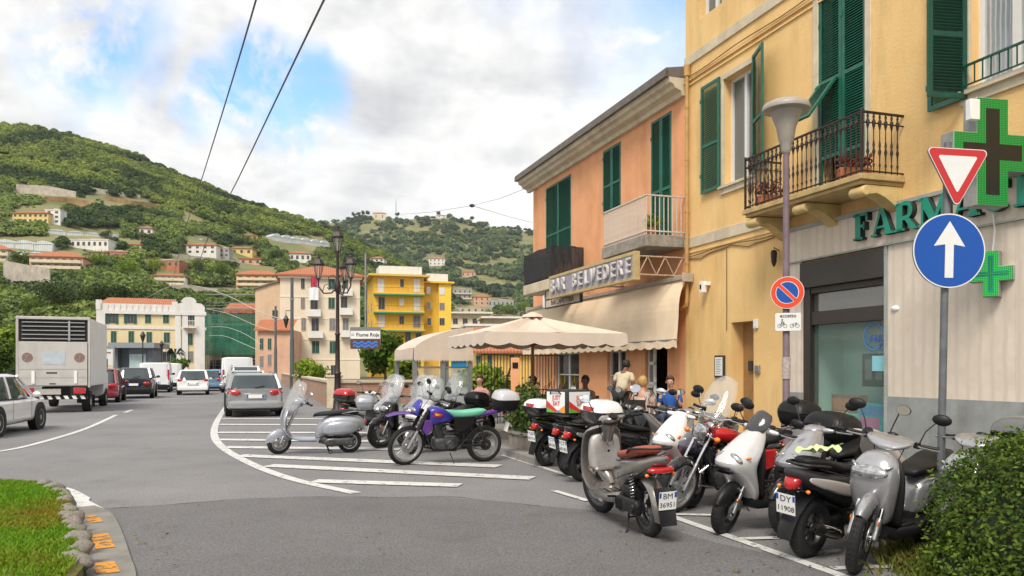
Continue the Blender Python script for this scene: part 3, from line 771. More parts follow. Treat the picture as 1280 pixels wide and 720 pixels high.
    if box: b.topbox(xr-.28, sz+.08, **box)
    if stand == 'c': b.centrestand(xr+.3)
    else: b.sidestand(xr+.45)
    return b

def motorbike(label, tankm, seatm, group=None, steer=0, kind='road', wb=1.42, frame=M_BLACKP, finm=None, box=None, plate=('CD', '50817')):
    en = kind == 'enduro'
    b = Bike('motorcycle', label, 'motorcycle', group, wb=wb, rf=.345 if en else .31, rr=.325 if en else .3, wf=.085 if en else .1, wr=.11 if en else .13, rake=28, steer=steer, style='spoke', rimmat=M_ALU, rimf=.275 if en else .235, rimr=.24 if en else .225)
    xf, xr, rf, rr = b.xf, b.xr, b.rf, b.rr
    b.fork(M_ALU, .09, .95 if en else .9, .019, boot=en)
    a = b.axis_at(.9)
    # frame
    m = MB()
    for q in (-1, 1):
        m.tube([(a.x-.03, q*.02, .86), (.18, q*.12, .72), (-.25, q*.13, .68), (-.75, q*.12, .78 if en else .72)], .016, 8)
        m.tube([(a.x-.02, q*.02, .74), (.36, q*.1, .45), (.28, q*.12, .27), (-.15, q*.13, .25), (-.3, q*.12, .4), (-.27, q*.13, .68)], .016, 8)
        m.tube([(-.3, q*.12, .42), (-.6, q*.12, .70)], .012, 6)
        m.tube([(-.26, q*.12, .33), (xr, q*.12, rr)], .02, 8)
    m.tube([(a.x-.06, 0, .93), (a.x+.0, 0, .72)], .034, 10)
    b.add('frame', m, frame)
    # engine
    m = MB()
    m.loftx([(-.22, .36, .08, .09, .09, 3), (-.16, .36, .13, .12, .12, 4), (.12, .36, .14, .12, .12, 4), (.22, .37, .12, .1, .1, 4), (.26, .37, .06, .06, .06, 3)], 18)
    for q in (1, -1):
        m.lathe([(0, .035), (.07, .03), (.095, .0), (.095, -.03)], (-.04 if q > 0 else .05, q*.15, .36), 'Y', 20)
    m.T = Matrix.Translation((.12, 0, .5)) @ Matrix.Rotation(R(20), 4, 'Y')
    for i in range(8): m.loftz([(-.03+.026*i, 0, .085, .09, .09, 4), (-.02+.026*i, 0, .085, .09, .09, 4)], 16)
    m.loftz([(-.05, 0, .065, .065, .065, 4), (.19, 0, .065, .07, .07, 4), (.23, 0, .05, .06, .06, 4)], 16)
    m.T = None
    if not en:   # cylinders standing out to each side
        for q in (-1, 1):
            for i in range(8):
                y = q*(.14+.018*i); m.cbox((.1, y, .48+.008*i), (.16, .007, .15))
            m.tube([(.1, q*.1, .46), (.1, q*.3, .54)], .055, 14)
    b.add('engine', m, M_ENG, 40)
    # tank
    m = MB()
    if en: m.loftx([(a.x-.09, .86, .05, .06, .12, 2.4), (.37, .90, .13, .09, .22, 2.8), (.22, .93, .16, .11, .25, 2.8), (.05, .89, .15, .08, .18, 2.8), (-.08, .84, .1, .04, .09, 2.6), (-.13, .83, .06, .02, .04)], 18)
    else: m.loftx([(a.x-.05, .86, .05, .06, .05, 2.4), (.36, .88, .12, .07, .09, 2.4), (.2, .88, .155, .08, .11, 2.4), (.02, .85, .15, .07, .10, 2.4), (-.12, .80, .1, .04, .07, 2.6), (-.17, .78, .05, .02, .03)], 18)
    b.add('fuel_tank', m, tankm, sub=1)
    if en:
        for q in (1, -1):
            for k, (c_, o_) in enumerate(((M_RED, [(.12, .90), (.30, .95), (.27, .89), (.33, .87), (.16, .85)]), (mat('yellow_decal', (.75,.50,.03), .4), [(.16, .885), (.27, .92), (.25, .875)]))):
                m = MB(); m.prism(o_, q*(.172+.002*k), q*(.165)); b.add('tank_decal', m, c_, 0)
    m = MB(); m.lathe([(0, .02), (.032, .02), (.036, .008), (.036, -.02)], (.2, 0, .97 if not en else .985), 'Z', 14); b.add('fuel_cap', m, M_CHROME)
    if en:
        b.seat([(.06, .93, .04, .02, .03, 3), (0, .92, .09, .03, .08, 3), (-.2, .89, .12, .035, .11, 3), (-.4, .90, .13, .04, .11, 3), (-.62, .93, .12, .035, .09, 3), (-.72, .93, .08, .02, .03, 3)], seatm)
        m = MB(); m.loftx([(-.5, .84, .09, .05, .06, 3), (-.72, .88, .1, .04, .04, 3), (-.92, .9, .08, .025, .03, 3), (-1.02, .9, .05, .01, .02, 3)], 14); b.add('tail_fairing', m, finm, sub=1)
        m = MB(); m.shield([(xf+.42, .90, .05, .012, .006), (xf+.25, .935, .08, .02, .006), (xf+.02, .93, .095, .02, .006), (xf-.2, .89, .085, .02, .006), (xf-.28, .84, .06, .01, .006)]); b.add('front_fender', m, finm, 60, st=True)
        m = MB(); m.loftz([(.86, xf-.12, .09, .02, .04, 3), (.93, xf-.1, .12, .03, .05, 3), (1.02, xf-.13, .12, .03, .05, 3), (1.1, xf-.18, .09, .02, .04, 3), (1.15, xf-.21, .06, .01, .02, 3)], 16); b.add('headlight_cowl', m, tankm, st=True, sub=1)
        m = MB(); m.sphere((xf-.085, 0, .965), (.03, .075, .05), 16, 8); b.add('headlight', m, M_LENS, st=True)
        for q in (1, -1):
            m = MB(); m.prism([(.42, .80), (.46, .62), (.38, .52), (.30, .62), (.28, .78)], q*.10, q*.125); b.add('side_fairing', m, finm, bevel=.008)
        for q in (1, -1):
            m = MB(); m.prism([(-.1, .84), (-.5, .84), (-.42, .66), (-.2, .56), (-.1, .62)], q*.12, q*.145); b.add('side_cover', m, M_BLACKP, bevel=.01)
        hz = 1.12
    else:
        b.seat([(-.1, .80, .06, .02, .04, 3), (-.15, .79, .11, .03, .05, 3), (-.35, .76, .14, .04, .05, 3), (-.5, .80, .14, .045, .06, 3), (-.7, .85, .11, .04, .05, 3), (-.82, .86, .07, .02, .03, 3)], seatm)
        b.fender(finm, (40, 150), gap=.025, w=.075, drop=.05)
        b.fender(finm, (40, 190), gap=.05, w=.09, x=xr, Rw=rr, st=False, drop=.05, name='rear_fender')
        for q in (1, -1):
            m = MB(); m.prism([(-.2, .68), (-.48, .70), (-.5, .5), (-.3, .44), (-.18, .52)], q*.13, q*.17); b.add('side_cover', m, tankm, bevel=.015)
        c = a+Vector((.10, 0, .0)); m = MB(); m.m = 0
        m.lathe([(0, -.09), (.05, -.08), (.085, -.03), (.095, .02), (.1, .035), (.092, .04)], c, 'X', 24); m.m = 1; m.lathe([(.092, .035), (.06, .055), (0, .062)], c, 'X', 24)
        b.add('headlight', m, [M_CHROME, M_LENS], st=True)
        for q in (1, -1):
            b.add('indicator', indicator(b, c.x-.02, q*.19, c.z-.03, r=.036), [M_ORANGE, M_CHROME], st=True)
        m = MB()
        for q in (1, -1): m.lathe([(0, .02), (.04, .02), (.043, 0), (.04, -.05), (0, -.05)], a+Vector((.02, q*.06, .12)), 'X', 16)
        b.add('instrument_panel', m, M_CHROME, st=True)
        hz = 1.04
    b.handlebar(hz, .37, .12, .05 if en else .05, M_DARKMET if en else M_CHROME, mm=M_BLACKP, mz=.16, mr=.06)
    if en:
        m = MB()
        for q in (1, -1):
            p = b.axis_at(hz)+Vector((-.04, q*.3, .05)); m.loftz([(p.z-.05, p.x, .05, .03, .0, 3), (p.z, p.x+.03, .07, .03, .02, 3), (p.z+.05, p.x+.02, .05, .02, .01, 3)], 12)
        m.v = [(x, y, z) for x, y, z in m.v]
    # exhaust, stand, shocks, chain
    m = MB()
    m.tube([(.24, -.06, .52), (.36, -.1, .42), (.34, -.14, .27), (.1, -.16, .22), (-.3, -.17, .26), (-.4, -.17, .30)], .021, 8)
    m.tube([(-.36, -.18, .28), (-.4, -.18, .30), (-.85, -.19, .44 if en else .36), (-.9, -.19, .45 if en else .37)], [.03, .05, .052, .03], 14); b.add('exhaust', m, M_DARKMET if en else M_CHROME)
    b.shock(xr+.02, rr+.05, xr+.16, .72, .14, col=M_DARKMET if en else M_CHROME)
    if not en: b.shock(xr+.02, rr+.05, xr+.16, .72, -.14)
    b.sidestand(-.05)
    m = MB(); m.lathe([(.03, 0), (.1, 0), (.1, .006), (.03, .006)], (xr, .09, rr), 'Y', 30); m.beam((xr, .095, rr+.095), (-.1, .11, .42), .012, .012); m.beam((xr, .095, rr-.095), (-.1, .11, .34), .012, .012); b.add('chain', m, M_DARKMET)
    m = MB(); m.sphere((xr-.36, 0, .86 if en else .78), (.03, .06, .035)); b.add('tail_light', m, M_RED)
    if plate: b.plate(xr-.42, .62, *plate)
    m = MB()
    for q in (1, -1): m.tube([(-.02, q*.14, .3), (-.02, q*.26, .3)], .014, 8)
    b.add('footpeg', m, M_RUBBER)
    m = MB(); m.tube([b.axis_at(hz)+Vector((.0, .1, 0)), Vector((a.x+.12, .12, .9)), Vector((a.x+.02, .05, .7))], .005, 5); m.tube([b.axis_at(hz)+Vector((.0, -.1, 0)), Vector((a.x+.1, -.1, .85)), Vector((a.x+.02, -.04, .66))], .005, 5); b.add('cable', m, M_BLACKP, st=True)
    if box: b.topbox(xr-(.38 if en else .22), .93, **box)
    return b
# ------------------------------------------------------------------ the facade line on the right (local x to the right, y into the wall)
FO = Vector((6.13, 12.45, 0)); FEX = Vector((.312, -.950, 0)).normalized(); FEY = Vector((.950, .312, 0)).normalized()
FRZ = math.atan2(FEX.y, FEX.x)
def fp(u, v=460, y=0):
    a = (u-CX)/F
    x = (a*(FO.y+FEY.y*y)-FO.x-FEY.x*y)/(FEX.x-a*FEX.y)
    Y = FO.y+FEX.y*x+FEY.y*y
    return x, CAMZ+(HZ-v)/F*Y
def fw(x, y, z=0): return FO+FEX*x+FEY*y+Vector((0, 0, z))
M_OCHRE = mat('ochre_plaster', (.81,.56,.25), .85, var=.16, scale=.8, bump=.3, bscale=22, stain=.55, col2=(.72,.46,.18))
M_ORANGE_PL = mat('orange_plaster', (.80,.40,.20), .88, var=.12, scale=1.6, bump=.25, bscale=24, stain=.5, col2=(.70,.32,.15))
M_TRIM = mat('cream_stone_trim', (.60,.52,.38), .8, var=.2, scale=3, stain=.6, bump=.2, bscale=40)
M_GREEN = mat('green_shutter_paint', (.008,.115,.075), .45, var=.25, scale=5)
M_GREEN2 = mat('dark_green_paint', (.006,.07,.045), .5, var=.25, scale=5)
M_TRAV = mat('travertine_cladding', (.74,.66,.56), .55, var=.15, scale=3, bump=.1, bscale=60, col2=(.62,.53,.43), wave=('X', 1.6, (.62,.54,.45), 1.5))
M_PLINTH = mat('grey_marble_plinth', (.30,.32,.31), .5, var=.25, scale=2.5, stain=.5)
M_WHITEFR = mat('white_window_frame', (.70,.69,.66), .4, var=.05, scale=8)
M_PANE = mat('window_pane', (.10,.13,.14), .04, spec=.9, coat=.4)
M_CURT = mat('curtain_cloth', (.55,.55,.53), .9, var=.2, scale=3)
M_DARK = mat('dark_interior', (.02,.018,.016), .9)
M_BROWN = mat('dark_brown_frame', (.035,.028,.024), .45, var=.15, scale=9)
M_IRON = mat('rusty_iron', (.045,.03,.026), .6, .3, var=.4, scale=20)
M_CONC = mat('weathered_concrete', (.30,.27,.23), .9, var=.4, scale=5, bump=.5, bscale=20, stain=.8)
M_CANVAS = mat('cream_canvas', (.80,.64,.45), .85, var=.06, scale=2.5, bump=.15, bscale=6, stain=.12)
M_CANVAS2 = mat('pale_canvas', (.60,.50,.41), .8, var=.07, scale=2, bump=.1, bscale=8, stain=.25)
M_GUTTER = mat('grey_brown_eaves', (.16,.14,.12), .7, var=.3, scale=5)
M_TERRA = mat('terracotta_pot', (.35,.12,.05), .8, var=.2, scale=8)

def wall_holes(mb, x0, x1, z0, z1, holes, y=0, depth=.25):
    xs = sorted({x0, x1}|{min(max(h[i], x0), x1) for h in holes for i in (0, 1)})
    zs = sorted({z0, z1}|{min(max(h[i], z0), z1) for h in holes for i in (2, 3)})
    for a, b in zip(xs, xs[1:]):
        for c, d in zip(zs, zs[1:]):
            if b-a < 1e-5 or d-c < 1e-5: continue
            mx_, mz_ = (a+b)/2, (c+d)/2
            if any(h[0] < mx_ < h[1] and h[2] < mz_ < h[3] for h in holes): continue
            mb.quad((a, y, c), (b, y, c), (b, y, d), (a, y, d))
    for a, b, c, d in holes:
        mb.quad((a, y, c), (a, y, d), (a, y+depth, d), (a, y+depth, c))
        mb.quad((b, y, c), (b, y+depth, c), (b, y+depth, d), (b, y, d))
        mb.quad((a, y, d), (b, y, d), (b, y+depth, d), (a, y+depth, d))
        mb.quad((a, y, c), (a, y+depth, c), (b, y+depth, c), (b, y, c))
def shell(mb, x0, x1, y0, y1, z0, z1):     # back, sides and top of a building
    mb.quad((x0, y0, z0), (x0, y0, z1), (x0, y1, z1), (x0, y1, z0)); mb.quad((x1, y0, z0), (x1, y1, z0), (x1, y1, z1), (x1, y0, z1))
    mb.quad((x0, y1, z0), (x0, y1, z1), (x1, y1, z1), (x1, y1, z0)); mb.quad((x0, y0, z1), (x1, y0, z1), (x1, y1, z1), (x0, y1, z1))
def leaf(w, h, m, parent, loc, ang=0, rails=(.42,), name='shutter', slat=.045, flap=False):
    mb = MB(); t = .04; f = .07
    mb.box(0, f, -t, 0, 0, h); mb.box(w-f, w, -t, 0, 0, h)
    ys = [0]+[h*r for r in rails]+[h-f]
    for zz in [0, h-f]+[h*r for r in rails]: mb.box(f, w-f, -t+.001, -.001, zz, zz+f)
    n = int(h/slat)
    for i in range(n):
        z = i*slat+.02
        if any(yy-.02 < z < yy+f for yy in ys): continue
        if flap and z < h*rails[0] and z > 0: continue
        mb.add([(f, -t+.004, z), (w-f, -t+.004, z), (w-f, -.008, z+slat*.72), (f, -.008, z+slat*.72), (f, -t+.008, z-.006), (w-f, -t+.008, z-.006), (w-f, -.002, z+slat*.72-.006), (f, -.002, z+slat*.72-.006)], [(0,1,2,3), (7,6,5,4), (0,4,5,1), (3,2,6,7), (0,3,7,4), (1,5,6,2)])
    for zz in (h*.15, h*.85):
        mb.box(-.02, .03, -t-.012, -t, zz, zz+.08)
    o = mb.build(name, m, parent); o.location = loc; o.rotation_euler = (0, 0, ang)
    return o
def sash(parent, x0, x1, z0, z1, y, cols=2, m=M_WHITEFR, curtain=False, name='window', bars=0, pane=M_PANE):
    mb = MB(); f = .055
    mb.box(x0, x0+f, y-.04, y+.04, z0, z1); mb.box(x1-f, x1, y-.04, y+.04, z0, z1); mb.box(x0+f, x1-f, y-.04, y+.04, z0, z0+f); mb.box(x0+f, x1-f, y-.04, y+.04, z1-f, z1)
    for i in range(1, cols):
        xx = x0+(x1-x0)*i/cols; mb.box(xx-f*.8, xx+f*.8, y-.045, y+.035, z0+f, z1-f)
    for i in range(1, bars+1):
        zz = z0+(z1-z0)*i/(bars+1); mb.box(x0+f, x1-f, y-.035, y+.03, zz-.02, zz+.02)
    o = mb.build(name, m, parent)
    MB().quad((x0+f, y+.01, z0+f), (x1-f, y+.01, z0+f), (x1-f, y+.01, z1-f), (x0+f, y+.01, z1-f)).build('pane', pane, o)
    if curtain:
        mb = MB(); n = 30
        for i in range(n):
            a = x0+f+(x1-x0-2*f)*i/n; b = x0+f+(x1-x0-2*f)*(i+1)/n
            ya = y-.0+.0; q = lambda k: y-.012-.0*math.sin(k)
            mb.quad((a, y-.004-.006*math.sin(i*1.7), z0+f), (b, y-.004-.006*math.sin((i+1)*1.7), z0+f), (b, y-.004-.006*math.sin((i+1)*1.7), z1-f), (a, y-.004-.006*math.sin(i*1.7), z1-f))
    return o

# ---- yellow house with the pharmacy
Y_H = thing('townhouse', 'tall ochre yellow house with green shutters above the pharmacy', 'building', FO, FRZ)
XL = fp(857)[0]; XR = 7.5; HT = 12.6
w1 = (fp(906)[0], fp(944)[0]); w1z = (fp(906, 236)[1]+.06, fp(944, 76)[1]-.02)
w2 = (fp(1024)[0], fp(1083)[0]); w2z = (4.66, fp(1052, -18)[1])
w3 = (fp(1214)[0], fp(1214)[0]+1.15); w3z = (fp(1214, 112)[1], fp(1214, 112)[1]+1.95)
dr = (fp(914)[0], fp(942)[0], 0, fp(928, 402)[1])
sh = (fp(1004)[0], fp(1109)[0], .32, 3.52)
mb = MB()
wall_holes(mb, XL, XR, 0, HT, [w1+w1z, w2+w2z, w3+w3z, dr, sh, (-6.0, -5.1, 9.5, 11.2)], depth=.3)
shell(mb, XL, XR, 0, 9, 0, HT)
mb.build('wall', M_OCHRE, Y_H)
mb = MB(); mb.box(XL-.5, XR+.5, -.6, 9.4, HT, HT+.25); mb.build('roof', M_GUTTER, Y_H)
# bands
mb = MB(); z = fp(870, 70)[1]; mb.box(XL-.01, XR, -.035, 0, z-.12, z+.10)
z2 = fp(880, 299)[1]; mb.box(XL-.01, fp(984)[0], -.03, 0, z2-.12, z2+.12); mb.build('string_course', M_TRIM, Y_H, bevel=.008)
mb = MB(); mb.box(XL, XR, -.05, 0, z-.5, z-.44); mb.box(XL, XR, -.03, 0, z-.6, z-.56); mb.box(XL, fp(984)[0], -.02, 0, z2-.24, z2-.2); mb.build('moulding', M_OCHRE, Y_H)
mb = MB()
pts = [(XL+.1+i*.3, -.02, z2-.33-.05*math.sin(i*.9)-.02*(i % 3)) for i in range(13)]; mb.tube(pts, .011, 5)
pts = [(XL+.1+i*.3, -.03, z2-.29-.03*math.sin(i*.7+1)) for i in range(13)]; mb.tube(pts, .013, 5)
pts = [(XL+.1+i*.5, -.07, z-.41-.02*math.sin(i*1.1)) for i in range(24)]; mb.tube(pts, .012, 5)
x_ = fp(909)[0]; mb.tube([(x_, -.015, z2-.35), (x_, -.015, 2.4)], .01, 5)
mb.build('facade_cable', mat('grimy_cable', (.20,.13,.06), .8), Y_H)
mb = MB(); xx = fp(863)[0]; mb.tube([(xx, -.09, 8.4), (xx, -.09, 3.2), (xx-.02, -.09, 3.05), (xx-.25, -.09, 2.98)], .045, 10); mb.tube([(xx, -.09, 8.35), (xx, -.09, 8.6)], [.07, .08], 10)
for zz in (4, 5.2, 6.4, 7.6): mb.lathe([(.05, zz), (.055, zz), (.055, zz+.04), (.05, zz+.04)], (xx, -.09, 0), 'Z', 10)
mb.build('downpipe', mat('ochre_downpipe', (.50,.30,.10), .5, var=.25, scale=6), Y_H, smooth=40)
# window 1
fr = MB(); a, b = w1; c, d = w1z
for q in ((a-.09, a, c, d), (b, b+.09, c, d), (a-.09, b+.09, d, d+.12), (a-.12, b+.12, c-.18, c)): fr.box(q[0], q[1], -.045, 0, q[2], q[3])
fr.box(a-.16, b+.16, -.09, -.045, c-.06, c); fr.build('window_surround', M_TRIM, Y_H, bevel=.006)
s_ = sash(Y_H, a, b, c, d, .20)
cu = MB(); n = 24
for q0, q1 in ((a+.06, a+(b-a)*.42), (a+(b-a)*.62, b-.06)):
    for i in range(n):
        p = q0+(q1-q0)*i/n; r = q0+(q1-q0)*(i+1)/n; cu.quad((p, .17+.01*math.sin(i), c+.08), (r, .17+.01*math.sin(i+1), c+.08), (r, .17+.01*math.sin(i+1), d-.08), (p, .17+.01*math.sin(i), d-.08))
lw = (b-a)/2
leaf(fp(903)[0]-fp(880)[0], d-c+.12, M_GREEN, Y_H, (fp(880)[0], -.05, c-.02), 0)
sl = leaf(.72, d-c+.12, M_GREEN, Y_H, (b+.02, -.05, c-.02), R(-20))
# window 2 with its balcony
fr = MB(); a, b = w2; c, d = w2z
for q in ((a-.13, a, c, d), (b, b+.13, c, d), (a-.13, b+.13, d, d+.14)): fr.box(q[0], q[1], -.04, 0, q[2], q[3])
fr.build('window_surround', M_TRIM, Y_H, bevel=.006)
hw = (b-a)/2
MB().quad((a, .29, c), (b, .29, c), (b, .29, d), (a, .29, d)).build('window', M_DARK, Y_H)
l1 = leaf(hw-.005, d-c, M_GREEN, Y_H, (a, .03, c), 0, rails=(.18, .56), flap=True)
leaf(hw-.005, d-c, M_GREEN, Y_H, (a+hw+.005, .03, c), 0, rails=(.18, .56))
fl = leaf(hw-.15, .95, M_GREEN, l1, (.07, -.045, (d-c)*.18), 0, rails=(), name='flap')
fl.rotation_euler = (0, 0, 0); fl.location = (.07, -.05, (d-c)*.56); 
for vtx in fl.data.vertices: vtx.co.z -= .95
fl.rotation_euler = (R(-38), 0, 0)
bx0 = fp(930, 0, -.8)[0]; bx1 = fp(1132)[0]; BZ = 4.58
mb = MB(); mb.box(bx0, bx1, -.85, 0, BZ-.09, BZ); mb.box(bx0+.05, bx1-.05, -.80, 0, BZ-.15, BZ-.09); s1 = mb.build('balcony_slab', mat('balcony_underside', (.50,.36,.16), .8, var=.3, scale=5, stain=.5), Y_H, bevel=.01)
for t in (.06, .5, .94):
    xx = bx0+(bx1-bx0)*t; mb = MB()
    out_ = [(0, BZ-.16), (-.70, BZ-.16), (-.78, BZ-.20), (-.80, BZ-.27), (-.76, BZ-.33), (-.69, BZ-.34), (-.62, BZ-.30), (-.5, BZ-.28), (-.35, BZ-.33), (-.2, BZ-.42), (-.08, BZ-.52), (0, BZ-.55)]
    mb.prism(out_, xx-.13, xx+.13, axis='X'); mb.lathe([(0, -.16), (.07, -.16), (.085, -.13), (.085, .13), (.07, .16), (0, .16)], (xx, -.72, BZ-.255), 'X', 16)
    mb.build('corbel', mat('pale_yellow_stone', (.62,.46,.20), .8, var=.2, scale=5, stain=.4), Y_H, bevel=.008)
def baluster(h):
    m = MB(); m.lathe([(.008, 0), (.009, .1*h), (.02, .14*h), (.009, .18*h), (.013, .3*h), (.026, .36*h), (.012, .42*h), (.02, .47*h), (.009, .55*h), (.008, .72*h), (.024, .80*h), (.03, .86*h), (.012, .9*h), (.02, .94*h), (.008, h)], n=7); return m.mesh('baluster', M_IRON, 40)
bm_ = baluster(.93)
rail = thing('balcony_railing', None, None, (0, 0, 0)); rail.parent = Y_H
mb = MB()
for zz, t in ((BZ+.97, .035), (BZ+.06, .02), (BZ+.80, .014)):
    mb.box(bx0+.03, bx1-.03, -.82, -.82+.035, zz-t, zz); mb.box(bx0+.03, bx0+.065, -.785, 0, zz-t, zz); mb.box(bx1-.065, bx1-.03, -.785, 0, zz-t, zz)
for (x_, y_) in ((bx0+.045, -.80), (bx1-.047, -.80)): mb.box(x_-.018, x_+.018, y_-.018, y_+.018, BZ, BZ+1.0)
mb.build('rail', M_IRON, rail, bevel=.004)
n = 26
for i in range(1, n):
    o = obj('baluster', bm_, rail); o.location = (bx0+.045+(bx1-bx0-.09)*i/n, -.80, BZ+.02)
for i in range(1, 7):
    for x_ in (bx0+.045, bx1-.047):
        o = obj('baluster', bm_, rail); o.location = (x_, -.80+.8*i/7, BZ+.02)
# right window with half open shutter and little rail
a, b = w3; c, d = w3z; fr = MB()
for q in ((a-.12, a, c, d), (b, b+.12, c, d), (a-.16, b+.16, c-.2, c)): fr.box(q[0], q[1], -.04, 0, q[2], q[3])
fr.box(a-.2, b+.2, -.10, -.04, c-.07, c); fr.build('window_surround', M_TRIM, Y_H, bevel=.006)
sash(Y_H, a, b, c, d, .18, pane=mat('curtained_pane', (.32,.36,.40), .05, spec=.8, coat=.5, var=.3, scale=1.5, wave=('X', 4, (.5,.53,.56), 1)))
leaf(.62, d-c+.1, M_GREEN, Y_H, (fp(1165)[0], -.05, c-.12), 0)
leaf(.60, d-c+.1, M_GREEN2, Y_H, (a-.02, -.05, c-.12), R(-100))
mb = MB()
mb.box(a-.02, b+.05, -.13, -.10, c+.30, c+.33); mb.box(a-.02, b+.05, -.125, -.105, c+.03, c+.05)
for i in range(9): mb.box(a+.02+i*.13, a+.035+i*.13, -.122, -.108, c+.05, c+.3)
mb.build('window_rail', M_GREEN2, Y_H)
sash(Y_H, -6.0, -5.1, 9.5, 11.2, .2)
# door recess
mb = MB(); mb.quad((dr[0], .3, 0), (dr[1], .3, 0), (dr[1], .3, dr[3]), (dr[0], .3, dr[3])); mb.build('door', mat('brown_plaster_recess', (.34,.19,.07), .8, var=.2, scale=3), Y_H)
# shop front
mb = MB(); x0 = fp(983)[0]
for (p, q, r, s) in ((x0, sh[0], 1.15, 3.55), (sh[1]+.07, XR, 1.15, 3.55)):
    nn = max(1, round((q-p)/1.15))
    for i in range(nn): mb.box(p+(q-p)*i/nn+.002, p+(q-p)*(i+1)/nn-.002, -.05, 0, r, s)
for i in range(8):
    mb.box(x0+(XR-x0)*i/8+.002, x0+(XR-x0)*(i+1)/8-.002, -.07, 0, 3.58, 4.14)
mb.build('stone_cladding', M_TRAV, Y_H)
mb = MB(); mb.box(x0, sh[0], -.06, 0, 0, 1.15); mb.box(sh[1]+.07, XR, -.06, 0, 0, 1.15); mb.box(sh[0], sh[1]+.07, -.06, .0, 0, .3); mb.build('plinth', M_PLINTH, Y_H)
mb = MB(); mb.box(x0-.02, XR, -.10, 0, 3.551, 3.579); mb.box(x0-.02, XR, -.12, 0, 4.14, 4.20); mb.box(sh[1]+.002, sh[1]+.068, -.07, 0, .0, 3.55); mb.build('stone_trim', mat('grey_stone_trim', (.36,.38,.36), .6, var=.2, scale=4, stain=.5), Y_H)
x0, x1 = sh[0], sh[1]
SF = thing('shop_window', None, None); SF.parent = Y_H
mb = MB(); mb.box(x0, x1, -.08, .2, 3.06, 3.52)
f = .09
mb.box(x0, x0+.18, .0, .2, .32, 3.06); mb.box(x1-.03, x1, .0, .2, .32, 3.06)
mb.box(x0+.18, x1-.03, .02, .18, 2.95, 3.06); mb.box(x0+.18, x1-.03, .03, .18, 2.38, 2.62); mb.box(x0+.18, x1-.03, .03, .18, .32, .55)
mb.build('frame', M_BROWN, SF, bevel=.006)
MB().box(x0+.18, x1-.03, .10, .11, .55, 2.38).build('pane', mat('shop_glass', (.30,.42,.38), .02, alpha=.14, spec=.9, coat=.5), SF)
MB().box(x0+.18, x1-.03, .10, .11, 2.62, 2.95).build('upper_pane', mat('upper_glass', (.10,.09,.07), .03, spec=1, coat=.8), SF)
mb = MB(); mb.quad((x0, .9, .3), (x1, .9, .3), (x1, .9, 3.0), (x0, .9, 3.0)); mb.quad((x0, .11, .3), (x0, .9, .3), (x0, .9, 3.0), (x0, .11, 3.0)); mb.quad((x1, .11, .3), (x1, .11, 3.0), (x1, .9, 3.0), (x1, .9, .3)); mb.quad((x0, .11, .5), (x1, .11, .5), (x1, .9, .5), (x0, .9, .5)); mb.build('display_niche', mat('mint_wall', (.42,.64,.56), .7, var=.15, scale=1), SF)
mb = MB(); mb.lathe([(.21, 0), (.23, 0), (.23, .004), (.21, .004)], (x1-.40, .094, 2.12), 'Y', 30, R(20), R(330)); mb.lathe([(.19, 0), (.2, 0), (.2, .004), (.19, .004)], (x1-.36, .094, 2.14), 'Y', 30, R(120), R(400)); mb.build('window_sticker', mat('blue_sticker', (.05,.22,.55), .5), SF)
text('FARM', .17, mat('blue_letters', (.04,.10,.50), .5), SF, (x1-.27, .09, 2.08), depth=.002)
text('CIA', .14, MATS['blue_letters'], SF, (x1-.16, .09, 1.94), depth=.002)
mb = MB(); mb.box(x1-.42, x1-.12, .085, .09, 1.55, 1.80); mb.build('paper_notice', mat('pale_blue_paper', (.25,.60,.68), .7, var=.1, scale=20), SF)
mb = MB(); mb.m = 0; mb.box(x1-.16, x1-.035, .085, .09, 1.05, 1.42); mb.m = 1; mb.box(x1-.16, x1-.035, .083, .085, .98, 1.05); mb.build('paper_notice', [mat('paper', (.6,.62,.6), .7, var=.2, scale=20), mat('red_strip', (.5,.03,.06), .6)], SF)
mb = MB(); mb.m = 0; mb.box(x1-1.05, x1-.12, .45, .52, 1.28, 1.85); mb.m = 1
for i in range(3): mb.box(x1-.98+i*.24, x1-.82+i*.24, .445, .45, 1.4, 1.75)
scr_ = mb.build('display_monitor', [M_BLACKP, mat('monitor_grey', (.12,.13,.13), .2)], C and None)  # plain dark grey fields on the monitor face
tag(scr_, 'black display monitor hung inside the pharmacy window', 'monitor'); scr_.location = FO; scr_.rotation_euler = (0, 0, FRZ)
def shopbox(name, label, cols, xa, xb, z0, z1, y=.3):
    t = thing(name, label, 'box', fw(xa, y, z0), FRZ); w_ = xb-xa; h = z1-z0
    mb = MB(); mb.m = 0; mb.box(0, w_, 0, .16, 0, h); mb.m = 1; mb.box(.02, w_-.02, -.002, 0, h*.55, h*.9); mb.m = 2; mb.box(.04, w_*.6, -.003, -.001, h*.1, h*.5); mb.m = 3; mb.sphere((w_*.78, .02, h*.32), (w_*.14, .03, h*.2))
    mb.build('carton', [mat('p%s_%d' % (name, i), c, .5, var=.3, scale=12) for i, c in enumerate(cols)], t); return t
shopbox('toy_box', 'large turquoise toy box standing in the pharmacy window', ((.03,.42,.45), (.08,.25,.5), (.5,.15,.3), (.6,.5,.3)), x1-1.05, x1-.2, .52, 1.0, .36)
shopbox('product_carton', 'small mint green product carton left in the pharmacy window', ((.15,.55,.45), (.7,.75,.7), (.1,.3,.3), (.6,.6,.2)), x1-1.25, x1-1.02, .52, .80, .22)
shopbox('product_carton', 'small mint green product carton right in the pharmacy window', ((.15,.55,.45), (.7,.75,.7), (.1,.3,.3), (.6,.6,.2)), x1-.32, x1-.1, .52, .80, .22)
shopbox('gift_hamper', 'brown and gold gift display in left corner of pharmacy window', ((.25,.15,.10), (.45,.22,.12), (.55,.45,.15), (.2,.25,.1)), x0+.28, x0+1.0, .52, 1.12, .4)
